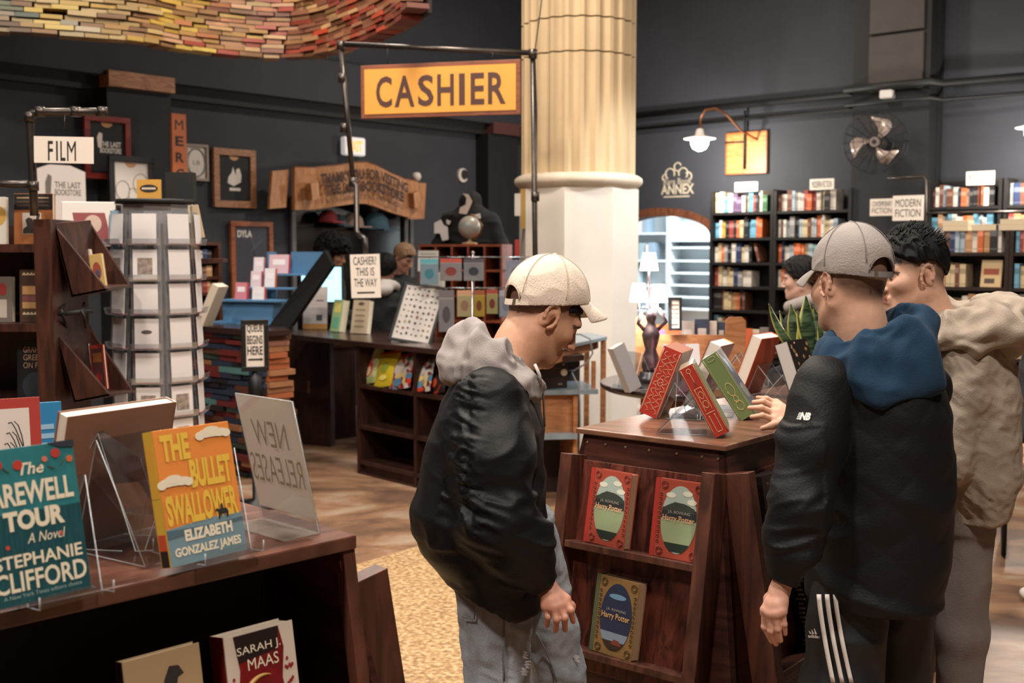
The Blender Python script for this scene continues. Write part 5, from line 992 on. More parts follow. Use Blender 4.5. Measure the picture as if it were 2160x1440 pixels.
spine_marks(b, sd, w, t, h, [('wave', -.22, .06, 0, .94, '#d0a684'), ('wave', .02, .10, 0, .9, '#c8987a'), ('wave', .25, .05, 0, .95, '#d0a684'), ('line', -.44, .03, -.44, .97, '#d8b090'), ('line', .44, .03, .44, .97, '#d8b090'), ('ring', 0, .5, .14, .05, '#d0a684')])
w, h, t = .17, .24, .05
b, sd = lean('narrow red boxed book with a gold tower on its spine, leaning left', 1524, 917, 'r', .5, w, h, t, mat('slipcase_green', '#8f8f78', .15, spec=.7), '#a8352c', yaw=.5)
spine_marks(b, sd, w, t, h, [('ring', 0, .93, .13, .03, '#c9a071'), ('line', 0, .9, 0, .76, '#c9a071'), ('line', -.12, .7, 0, .78, '#8a4a34'), ('line', .12, .7, 0, .78, '#8a4a34'), ('line', -.25, .68, .25, .68, '#c9a071'), ('line', -.22, .35, -.22, .68, '#c9a071'), ('line', .22, .35, .22, .68, '#c9a071'), ('ring', 0, .58, .14, .05, '#c9a071'), ('ring', 0, .45, .16, .05, '#c9a071'), ('line', -.3, .33, .3, .33, '#c9a071'), ('line', -.18, .3, -.18, .06, '#c9a071'), ('line', .18, .3, .18, .06, '#c9a071'), ('line', -.18, .06, .18, .06, '#c9a071'), ('line', -.42, .02, -.42, .98, '#c98a62'), ('line', .42, .02, .42, .98, '#c98a62')])
w, h, t = .18, .25, .062
b, sd = lean('green boxed book with a misty blue picture on its cover, leaning left', 1578, 880, 'r', .58, w, h, t, mat('slipcase_mist', '#7b7a7a', .2, spec=.6), '#6a7a4e', yaw=.42)
patch('cover_picture', rct(-.07, .07, .03, .22), flat('#5f6878', .25), b, -t / 2 - .0002); patch('cover_moon', disc(-.02, .185, .022, .03), flat('#8fb8cc', .25), b, -t / 2 - .0010); patch('cover_mist', disc(.0, .08, .055, .03), flat('#8d8f88', .25), b, -t / 2 - .0010)
spine_marks(b, sd, w, t, h, [('ring', 0, .94, .25, .03, '#9aa070'), ('ring', 0, .45, .2, .1, '#c9b071'), ('ring', 0, .3, .12, .05, '#c9b071'), ('ring', 0, .2, .2, .07, '#c9b071'), ('line', -.42, .02, -.42, .98, '#98a070'), ('line', .42, .02, .42, .98, '#98a070')])
b, sd = lean('red hardback showing white page edges, leaning right behind the boxed books', 1452, 856, 'l', .40, .17, .255, .05, flat('#8a2f28', .35), '#c98a2c', near_spine=False, boxed=False, pages=mat('paper_white_edge', '#d8d0c4', .8), yaw=.2)
text('ILLUSTRATED EDITION', b, 0, .19, .1, .012, flat('#c9a091'), .0262)
b, sd = lean('bright orange-red hardback leaning right at the far side of the display', 1552, 830, 'l', .36, .17, .25, .05, flat('#bf4a2a', .4), '#c9562c', near_spine=False, boxed=False, pages=mat('paper_white_edge', '#d8d0c4', .8))
b, sd = lean('dark floral hardback showing pale page edges beside the potted plant', 1690, 862, 'r', .35, .16, .25, .055, flat('#1d1817', .4), '#1d1817', near_spine=False, boxed=False, pages=mat('paper_grey_edge', '#b9b2ac', .8))
for k_ in range(34): patch('floral_print', disc(random.uniform(-.07, .07), random.uniform(.02, .24), random.uniform(.005, .012), random.uniform(.004, .009), 7), flat(random.choice(['#b98a76', '#8d6a4a', '#c9a58c', '#6a5a3a']), .5), b, -.0277)
easel('empty clear acrylic stand in the middle of the display top', .12, .17, .5, PZ(1598, 822, H0 + .002), face_dir(Rt.x, Rt.y) + .3)
easel('tall clear acrylic stand beside the narrow red boxed book', .09, .16, .2, PZ(1450, 885, H0 + .002), face_dir(-.4, -.9))
# potted snake plant
pp = PZ(1712, 842, H0); r = thing('snake_plant', 'snake plant with dark green yellow-edged leaves in a pot', 'plant', pp)
MB().lathe([(.05, 0), (.06, .01), (.072, .11), (.066, .11), (.06, .1)], 24).build('pot', mat('pot_grey', '#8f8a84', .5), r); MB().lathe([(.001, .101), (.063, .1)], 20, cap=False).build('soil', mat('soil', '#2a1d14', .95), r)
def leaf_mat():
    m = bpy.data.materials.new('snake_leaf'); m.use_nodes = True; nt = m.node_tree; L = nt.links.new; b = nt.nodes['Principled BSDF']
    a = nt.nodes.new('ShaderNodeAttribute'); a.attribute_name = 'edge'; tc = nt.nodes.new('ShaderNodeTexCoord'); wv = nt.nodes.new('ShaderNodeTexNoise'); mp = nt.nodes.new('ShaderNodeMapping'); mp.inputs['Scale'].default_value = (10, 10, 70); L(tc.outputs['Object'], mp.inputs[0]); L(mp.outputs[0], wv.inputs[0]); wv.inputs['Scale'].default_value = 1.0
    cr = nt.nodes.new('ShaderNodeValToRGB'); e = cr.color_ramp.elements; e[0].position = .4; e[0].color = (*hexlin('#1f2e1f'), 1); e[1].position = .62; e[1].color = (*hexlin('#4a5f44'), 1); L(wv.outputs[0], cr.inputs[0])
    mx = nt.nodes.new('ShaderNodeMix'); mx.data_type = 'RGBA'; mx.inputs['B'].default_value = (*hexlin('#b3ad52'), 1); L(a.outputs['Fac'], mx.inputs['Factor']); L(cr.outputs[0], mx.inputs['A']); L(mx.outputs['Result'], b.inputs['Base Color']); b.inputs['Roughness'].default_value = .35; return m
LM = leaf_mat()
def leaf(base, tip, bend, wmax, az, sharp=1.0):
    n, k = 18, 6; vs = []; ed = []; base, tip = Vector(base), Vector(tip); X = Vector((math.cos(az), math.sin(az), 0)); Nn = Vector((-math.sin(az), math.cos(az), 0))
    for j in range(n + 1):
        v = j / n; c = base.lerp(tip, v) + Vector(bend) * math.sin(PI * v); ww = wmax * (.42 + .58 * math.sin(PI * min(v * .9 + .12, 1)) ) * (1 - v ** 5) ** .8; tw_ = .5 * math.sin(v * 2.2 + az)
        for i in range(k + 1):
            u = i / k - .5; vs.append(c + (X * math.cos(tw_) + Nn * math.sin(tw_)) * (u * ww) + Nn * (.18 * ww * (abs(2 * u) ** 2 - .5))); ed.append(1.0 if i in (0, k) else 0.0)
    me = bpy.data.meshes.new('leaf'); me.from_pydata([tuple(v) for v in vs], [], [(j * (k + 1) + i, j * (k + 1) + i + 1, (j + 1) * (k + 1) + i + 1, (j + 1) * (k + 1) + i) for j in range(n) for i in range(k)]); me.polygons.foreach_set('use_smooth', [True] * len(me.polygons)); at_ = me.attributes.new('edge', 'FLOAT', 'POINT'); at_.data.foreach_set('value', ed); me.materials.append(LM)
    o = link('leaf', me, r); sd_ = o.modifiers.new('solid', 'SOLIDIFY'); sd_.thickness = .003
dpl = pp.y
def LP(px, py, dd=0.0): return P(px, py, dpl + dd) - Vector(pp)
for tx, ty, bx_, wd, az, dd in ((1622, 640, -.03, .034, .2, -.03), (1700, 622, .0, .062, .1, .0), (1668, 640, -.015, .04, -.5, .03), (1742, 660, .045, .05, .3, -.02), (1716, 645, .02, .045, -.2, .04), (1645, 655, -.02, .03, .6, .05), (1682, 655, -.01, .04, .9, -.03), (1735, 640, .03, .04, -.7, .05), (1725, 690, .03, .035, .5, -.05)):
    wd *= 2.1
    leaf((random.uniform(-.03, .03), random.uniform(-.03, .03), .095), LP(tx, ty, dd), (bx_, 0, 0), wd, az)
# ---- new books on the left table
def tbl(px, py, dz=.004): return PZ(px, py, H0 + dz)
p = tbl(434, 1178, .014); w, h, t = .166, .246, .03
b = book('orange novel THE BULLET SWALLOWER with clouds and a blue lower band', w, h, t, mat('jacket_orange', '#d9853a', .5), p, math.radians(50), .22, spine='#c9a63a'); y = -t / 2 - .0002
patch('blue_band', [(-w / 2 + .001, .0), (w / 2 - .001, .0), (w / 2 - .001, .30 * h), (.1 * w, .30 * h), (-w / 2 + .001, .27 * h)], flat('#6f8a94', .4), b, y); patch('blue_wave', [(-w / 2 + .001, .20 * h), (w / 2 - .001, .235 * h), (w / 2 - .001, .26 * h), (.1 * w, .25 * h), (-w / 2 + .001, .262 * h)], flat('#4f6670', .4), b, y - .0006)
YEL = flat('#d8b03c', .7); CRE = flat('#d9d0b8', .7)
text('THE', b, -.24 * w, h * .86, w * .36, h * .2, YEL, y - .0012, bold=.05); text('BULLET', b, .17 * w, h * .645, w * .54, h * .215, YEL, y - .0012, bold=.05); text('SWALLOWER', b, .0, h * .40, w * .92, h * .225, YEL, y - .0012, bold=.045)
text('ELIZABETH', b, .03 * w, h * .205, w * .62, h * .085, CRE, y - .0014, bold=.05); text('GONZALEZ JAMES', b, .0, h * .085, w * .86, h * .085, CRE, y - .0014, bold=.04)
for cx, cz, s_ in ((.27, .92, 1), (-.3, .6, .95)):
    for k_, (dx, dz_, a) in enumerate(((0, 0, .2), (-.1, .008, .1), (.09, .006, .11), (-.02, .028, .11), (.17, -.004, .06), (-.18, -.006, .06))): patch('cover_cloud', disc((cx + dx * s_) * w, (cz + dz_) * h, a * s_ * w, .032 * h if a < .15 else .022 * h, 18), CRE, b, y - .0016 - k_ * .00005)
DKI = flat('#26282c', .5); patch('cover_rider', [((.24 + .045 * a) * w, (.31 + .03 * c) * h) for a, c in ((-2.2, 1.0), (-1.6, 1.6), (-1.2, 1.3), (-.4, 1.2), (-.3, 2.4), (0, 2.7), (.25, 2.3), (.3, 1.25), (1.2, 1.3), (1.7, .4), (1.5, -1), (1.1, -1), (1.1, .2), (.2, .0), (-.6, .0), (-1.0, -1.2), (-1.3, -1.2), (-1.1, .3), (-1.5, .9))], DKI, b, y - .0018)
for z0, z1, c in ((.0, .12, '#17181a'), (.12, .24, '#b8492c'), (.5, .9, '#d0a03a')): MB().box(-w / 2 - .0006, -w / 2, -t / 2 + .003, t / 2 - .003, h * z0 + .001, h * z1).build('spine_print', flat(c, .4), b)
easel('clear acrylic stand holding the orange novel', .13, .2, .24, p + Vector((.045, .05, -.012)) * .55, math.radians(50))
easel('wide clear acrylic easel between the brown book and the orange novel', .12, .24, .3, tbl(318, 1150), math.radians(80), depth=.14)
p = tbl(85, 1263, .014); w, h, t = .165, .25, .03
b = book('teal novel THE FAREWELL TOUR with painted flowers', w, h, t, mat('jacket_teal', '#2d7278', .35, var=.12, vs=18), p, math.radians(50), .2); y = -t / 2 - .0002
patch('cover_dusk', rct(-w / 2 + .001, w / 2 - .001, .0, .58 * h), mat('jacket_deep_teal', '#1f4a50', .35, var=.25, vs=60, stretch=(3, 1, .3)), b, y)
text('The', b, .03 * w, h * .855, w * .26, h * .08, CRE, y - .0012, shear=.25, bold=.02); text('FAREWELL', b, -.03 * w, h * .70, w * .94, h * .15, CRE, y - .0012, bold=.03); text('TOUR', b, .0, h * .53, w * .62, h * .13, CRE, y - .0012, bold=.05); text('A Novel', b, .1 * w, h * .405, w * .4, h * .065, CRE, y - .0012, shear=.3); text('STEPHANIE', b, .0, h * .275, w * .9, h * .085, CRE, y - .0012, bold=.02); text('CLIFFORD', b, .0, h * .145, w * .94, h * .13, CRE, y - .0012, bold=.02); text('A New York Times editors choice', b, 0, h * .055, w * .8, h * .025, flat('#8fa8a4'), y - .0012)
for cx, cz, c, a in ((-.1, .885, '#b03a32', .05), (.18, .9, '#c07058', .03), (.3, .93, '#a83a34', .05), (.44, .88, '#c2623a', .035), (-.3, .9, '#a83a34', .05), (.25, .4, '#b8493c', .02), (-.3, .37, '#b8493c', .022)): patch('cover_flower', disc(cx * w, cz * h, a * w, a * w, 9), flat(c, .4), b, y - .0009)
for cx, cz, rr in ((.1, .86, .5), (.24, .84, -.4), (.36, .86, .8), (-.22, .86, -.7)): patch('cover_leaf', [((cx + .05 * math.cos(rr)) * w, (cz + .03 * math.sin(rr)) * h), (cx * w, (cz + .008) * h), ((cx - .05 * math.cos(rr)) * w, (cz - .03 * math.sin(rr)) * h), (cx * w, (cz - .008) * h)], flat('#3a4a2c'), b, y - .0007)
patch('torn_corner', [(w / 2 + .001, h + .001), (w / 2 + .001, h * .955), (.36 * w, h * .965), (.28 * w, h * .985), (.22 * w, h + .001)], flat('#262c38', .5), b, y - .0014)
easel('clear acrylic stand holding the teal novel', .13, .2, .22, p + Vector((.03, .03, -.012)), math.radians(50))
p = tbl(212, 1128, .012)
b = book('large brown picture book turned with its back to us on the left table', .255, .275, .032, mat('back_cover_brown', '#8c6652', .3, var=.05), p, math.radians(57), -.26, spine_side=1, pages=mat('paper_white_edge2', '#dcd2c2', .55))
pe = p + Vector((.03, -.035, -.01)); easel('clear acrylic easel behind the large brown picture book', .15, .235, .3, pe, math.radians(57 + 180) , depth=.13)
p = tbl(8, 1060, .012); w, h, t = .17, .235, .03
b = book('white book with a red border at the far left of the table', w, h, t, '#a33a34', p, math.radians(30), .15); patch('cover_field', rct(-w * .38, w * .36, h * .08, h * .9), flat('#cfc6bd'), b, -t / 2 - .0002)
m = MB()
for k_ in range(5): m.tube([(w * (.05 + .03 * k_ + .1 * math.sin(q)), -t / 2 - .0012, h * (.25 + .1 * k_) + .03 * math.cos(q * 1.7)) for q in [i * .5 for i in range(9)]], .0012, 4)
m.build('cover_drawing', flat('#3a3634'), b)
p = tbl(72, 1030, .012); b = book('bright blue book standing behind the teal novel', .14, .205, .025, '#2f7fb0', p, math.radians(35), .1)
for i in range(4): patch('title_line', rct(-.04, .05, .14 - .022 * i, .152 - .022 * i), flat('#8fb8d0'), b, -.0127)
# acrylic sign: NEW RELEASES, seen from behind
p = tbl(613, 1107, .003); r = thing('acrylic_sign', 'clear acrylic sign holder with NEW RELEASES showing through in reverse', 'sign', p, math.radians(-43), tilt=-.22)
w, h = .2, .285
MB().box(-w / 2, w / 2, -.0015, .0, .03, h).build('printed_sheet', paper_thin('sign_paper_translucent', '#ece2d4', .6), r); MB().box(-w / 2, w / 2, .0003, .003, 0, h).box(-w / 2, w / 2, -.0045, -.0018, .0, h).build('acrylic_sleeve', ACR, r)
GT = paper_thin('sign_ghost_ink', '#a89a8c', .5); text('NEW', r, .0, h * .72, w * .6, h * .2, GT, -.0049, mirror=True, bold=-.005); text('RELEASES', r, 0, h * .44, w * .9, h * .22, GT, -.0049, mirror=True, bold=-.005)
cc, ss = math.cos(.22), math.sin(.22); m = MB(); m.box(-w / 2, w / 2, -.09, .002, -.0032, -.0002, M=Matrix.Rotation(-.22, 4, 'X')); m.build('foot', clear('acrylic_foot', '#e8e4de', .12, .05, .18, '#d8cfc4'), r); e2 = MB()
for x in (-w / 2, w / 2): e2.tube([(x, -.001, .002), (x, -.001, h)], .0016, 5)
e2.tube([(-w / 2, -.001, h), (w / 2, -.001, h)], .0016, 5); e2.build('sheet_edge', ACR_EDGE, r)
# lower ledge books
pz = lambda x: LT.on_face('front', x, .344, -.03)
p = pz(LT.W / 2 - .235); w, h, t = .155, .23, .05
b = book('red and white novel lettered SARAH J. MAAS on the lower ledge', w, h, t, mat('jacket_cream', '#c9bcae', .35), p, math.radians(45), LT.slope(), spine='#6e1a1c'); y = -t / 2 - .0002
patch('cover_red', [(-.30 * w, h * .0), (.28 * w, 0), (.33 * w, h * .3), (.27 * w, h * .55), (.33 * w, h * .8), (.28 * w, h * .985), (-.36 * w, h * .985), (-.31 * w, h * .7), (-.37 * w, h * .45), (-.30 * w, h * .25)], mat('jacket_crimson', '#6e1518', .35, var=.35, vs=25), b, y); patch('cover_black', [(-.36 * w, h * .985), (-.32 * w, h * .76), (.24 * w, h * .8), (.28 * w, h * .985)], flat('#211516', .4), b, y - .0005)
text('SARAH J.', b, -.02 * w, h * .845, w * .62, h * .085, CRE, y - .0012); text('MAAS', b, .02 * w, h * .73, w * .44, h * .095, CRE, y - .0012)
m = MB(); m.tube([(w * (.0 + .3 * math.cos(q)), y - .001, h * (.40 + .22 * math.sin(q))) for q in [1.2 + 2.6 * i / 20 for i in range(21)]], [.001 + .0045 * math.sin(PI * i / 20) for i in range(21)], 6); m.build('cover_crescent', flat('#b08a4a', .4), b)
for k_ in range(20): patch('petal', disc(random.choice((-.42, .38)) * w + random.uniform(-.008, .008), random.uniform(.2, .7) * h, .003, .004, 6), flat('#8d1f22'), b, y - .0006)
p = pz(LT.W / 2 - .43); w, h, t = .152, .232, .025
b = book('cream paperback with a black ink figure on the lower ledge', w, h, t, mat('jacket_parchment', '#a88f6c', .5), p, math.radians(45), LT.slope(), spine='#3a2a22'); y = -t / 2 - .0002
patch('ink_hair', [(.02 * w, h * .6), (-.02 * w, h * .66), (-.0 * w, h * .78), (.08 * w, h * .88), (.2 * w, h * .87), (.26 * w, h * .8), (.18 * w, h * .78), (.14 * w, h * .68), (.09 * w, h * .7)], INK, b, y); patch('ink_bun', disc(.0, h * .62, .07 * w, .05 * h, 14), INK, b, y - .0003); patch('ink_body', [(-.1 * w, .0), (.4 * w, 0), (.3 * w, h * .35), (.22 * w, h * .52), (.12 * w, h * .35), (.02 * w, h * .4)], INK, b, y)
# ================================================================ round table with the statue lamp, behind the display
TZ = .95; tc_ = Vector((1.12, 6.15, 0)); r = thing('round_table', 'round dark table behind the display carrying lamps and books', 'table', tc_)
MB().lathe([(.62, TZ - .035), (.64, TZ - .02), (.64, TZ - .004), (.635, TZ)], 56).build('table_top', mat('round_top_dark', '#241d1c', .18, spec=.6), r); MB().lathe([(.4, 0), (.42, .05), (.42, TZ - .06), (.4, TZ - .036)], 10).build('drum_base', PLY, r)
TF = Fr(tc_.x, tc_.y, 0)
lp_ = PZ(1372, 806, TZ); lp_.z = TZ; r = thing('statue_lamp', 'silver statue table lamp with three glowing white shades', 'lamp', lp_)
ST = mat('statue_pewter', '#6a5a5c', .3, metal=.7, var=.4, vs=25); s_ = 6.15 / 2400
MB().lathe([(.075, 0), (.08, .01), (.075, .03), (.06, .04), (.06, .055), (.05, .06)], 24).build('plinth', mat('plinth_dark', '#1d1718', .3), r)
MB().lathe([(.04, .06), (.05, .09), (.045, .14), (.03, .18), (.042, .22), (.05, .26), (.035, .30), (.02, .325), (.028, .345), (.032, .365), (.02, .39), (.01, .40)], 18).build('statue_body', ST, r); MB().tube([(-.03, 0, .28), (-.07, -.01, .32), (-.05, 0, .39)], .012, 8).build('statue_arm', ST, r); MB().tube([(.03, 0, .28), (.08, -.01, .33), (.04, 0, .40)], .012, 8).build('statue_arm', ST, r)
SHD = mat('shade_lit', '#fff8f0', .8, emit=6, ecol='#fff4ea')
for px, py, y0, y1 in ((1369, 555, 533, 570), (1347, 622, 598, 636), (1389, 622, 600, 637)):
    a = P(px, y1, lp_.y) - lp_; b_ = P(px, y0, lp_.y) - lp_; hz = b_.z - a.z
    sh = MB().lathe([(.05, 0), (.034, hz)], 24, c=(a.x, 0, a.z), cap=False).build('lamp_shade', SHD, r); sh.modifiers.new('s', 'SOLIDIFY').thickness = .003
    MB().tube([(0, 0, .39), (a.x * .6, 0, .41), (a.x, 0, a.z - .04), (a.x, 0, a.z + hz * .5)], .006, 6).build('lamp_branch', ST, r); point('statue_lamp_light', (a.x, 0, a.z + hz * .45), .03, 20, (1, .97, .95), r)
def tb(label, px0, py0, px1, py1, D_, t, colr, rz=0.0, tilt=.15, base=None, **k):
    fr = Fr(P((px0 + px1) / 2, 700, D_).x, D_, rz); cx, zb_, w, h = fr.rect(px0, py0, px1, py1); return book(label, w, h, t, colr, fr.w(cx, 0, base if base is not None else zb_), rz, tilt, **k), w, h
b, w, h = tb('pale grey book leaning left on the edge of the round table', 1322, 716, 1350, 818, 5.75, .05, '#a9a7ab', .4, .1, TZ + .012); b.rotation_euler = (-.05, -.42, .5)
easel('clear acrylic stand under the pale grey book on the round table', .12, .2, .3, Vector((P(1318, 815, 5.8).x, 5.8, TZ + .001)), -.9)
b, w, h = tb('open pink and white magazine standing on the round table', 1402, 704, 1478, 762, 5.78, .02, '#d8d4d6', .1, .3, TZ + .1); patch('pink_panel', rct(-.34 * w, .12 * w, .0, h), flat('#c48fa6'), b, -.0102); patch('grey_panel', rct(0, .12 * w, .1 * h, .4 * h), flat('#9a8f98'), b, -.0110)
o = MB().box(-.12, .14, -.06, .12, 0, .098).build('book_riser', flat('#b7748a', .6), None, Vector((P(1440, 762, 5.8).x, 5.8, TZ + .001)), .1); tag(o, 'stack of pink boxed notebooks under the open magazine', 'box')
b, w, h = tb('orange pop-art paperback on the round table beside the statue lamp', 1384, 662, 1412, 712, 6.3, .03, '#c4552e', .35, .2, TZ + .17); patch('cover_print', rct(-.2 * w, .2 * w, .1 * h, .8 * h), flat('#5a4a7a'), b, -.0152)
# plywood book bin
BN = Fr(P(1455, 740, 6.25).x, 6.25, -.1); nx_ = lambda px: BN.hit(px, 720)[0]; r = thing('plywood_bin', 'orange plywood book bin on the round table', 'book bin', BN.w(0, 0, TZ + .001), -.1); nz = lambda y: BN.hit(1455, y)[1] - TZ
for px0, px1, tp in ((1341, 1364, 664), (1529, 1572, 668)): x0, x1 = nx_(px0), nx_(px1); MB().prism([(x0, 0), (x1, 0), (x1, nz(tp + 8)), (x1 - .02, nz(tp)), (x0 + .02, nz(tp)), (x0, nz(tp + 8))], -.02, 0).build('end_board', PLY, r, fix=True)
MB().box(nx_(1364), nx_(1529), -.01, .005, 0, nz(706)).build('front_board', PLY, r); MB().box(nx_(1341), nx_(1572), .22, .235, 0, nz(690)).build('back_board', PLY, r); MB().box(nx_(1341), nx_(1572), 0, .22, 0, .012).build('floor_board', PLY, r)
for i, (px0, py0, px1, py1, c, l) in enumerate(((1437, 652, 1465, 712, '#8b7f78', 'grey novel'), (1466, 648, 1496, 712, '#2c3142', 'navy novel with a photo cover'), (1497, 652, 1512, 712, '#b9a89c', 'beige novel'), (1513, 655, 1530, 712, '#28303e', 'dark blue novel'), (1412, 668, 1436, 712, '#b3552f', 'rust novel'))):
    b, w, h = tb('%s standing in the plywood book bin' % l, px0, py0, px1, py1, 6.36 + .012 * i, .03, c, -.1, .12, TZ + .16, group='novels in the plywood bin'); patch('cover_print', rct(-w * .3, w * .3, h * .45, h * .7), flat('#a89a90'), b, -.0152)
FRM = Fr(P(1424, 660, 6.22).x, 6.22, .05); cx, zb_, w, h = FRM.rect(1411, 627, 1439, 697); r = thing('framed_notice', 'small black framed notice standing in the plywood bin', 'sign', FRM.w(cx, 0, zb_), .05, tilt=.08)
f = MB(); f.box(-w / 2, w / 2, 0, .015, 0, .014).box(-w / 2, w / 2, 0, .015, h - .014, h).box(-w / 2, -w / 2 + .014, 0, .015, .014, h - .014).box(w / 2 - .014, w / 2, 0, .015, .014, h - .014); f.build('frame', BLKF, r); MB().box(-w / 2 + .014, w / 2 - .014, .006, .015, .014, h - .014).build('sheet', flat('#b8ac9c'), r)
for i in range(4): patch('notice_line', rct(-w * .25, w * .25, h * (.75 - .13 * i), h * (.8 - .13 * i)), flat('#6a6058'), r, .0058)
patch('notice_bar', rct(-w * .25, w * .25, h * .16, h * .2), INK, r, .0058)
# low book table beyond, right of the bin
NT = Fr(P(1620, 700, 7.4).x, 7.4, -.1); r = thing('book_table', 'dark low book table behind the plant and the plywood bin', 'table', NT.w(0, .2, 0), -.1); bx('table_top', -.55, .75, -.25, .3, .97, 1.0, CWOOD, r)
for x in (-.5, .7):
    for y in (-.2, .25): bx('leg', x - .03, x + .03, y - .03, y + .03, 0, .97, CWOOD, r)
for i, (px0, py0, px1, py1, c, l) in enumerate(((1570, 655, 1588, 706, '#c4572c', 'orange book'), (1580, 668, 1602, 716, '#c9b79c', 'cream book'), (1546, 660, 1566, 706, '#6a4436', 'brown book'), (1604, 662, 1622, 712, '#7a6f6a', 'grey book'))): tb('%s facing out on the low table behind the plant' % l, px0, py0, px1, py1, 7.4 + .04 * i, .03, c, -.1, .15, 1.001, group='books on the low table')
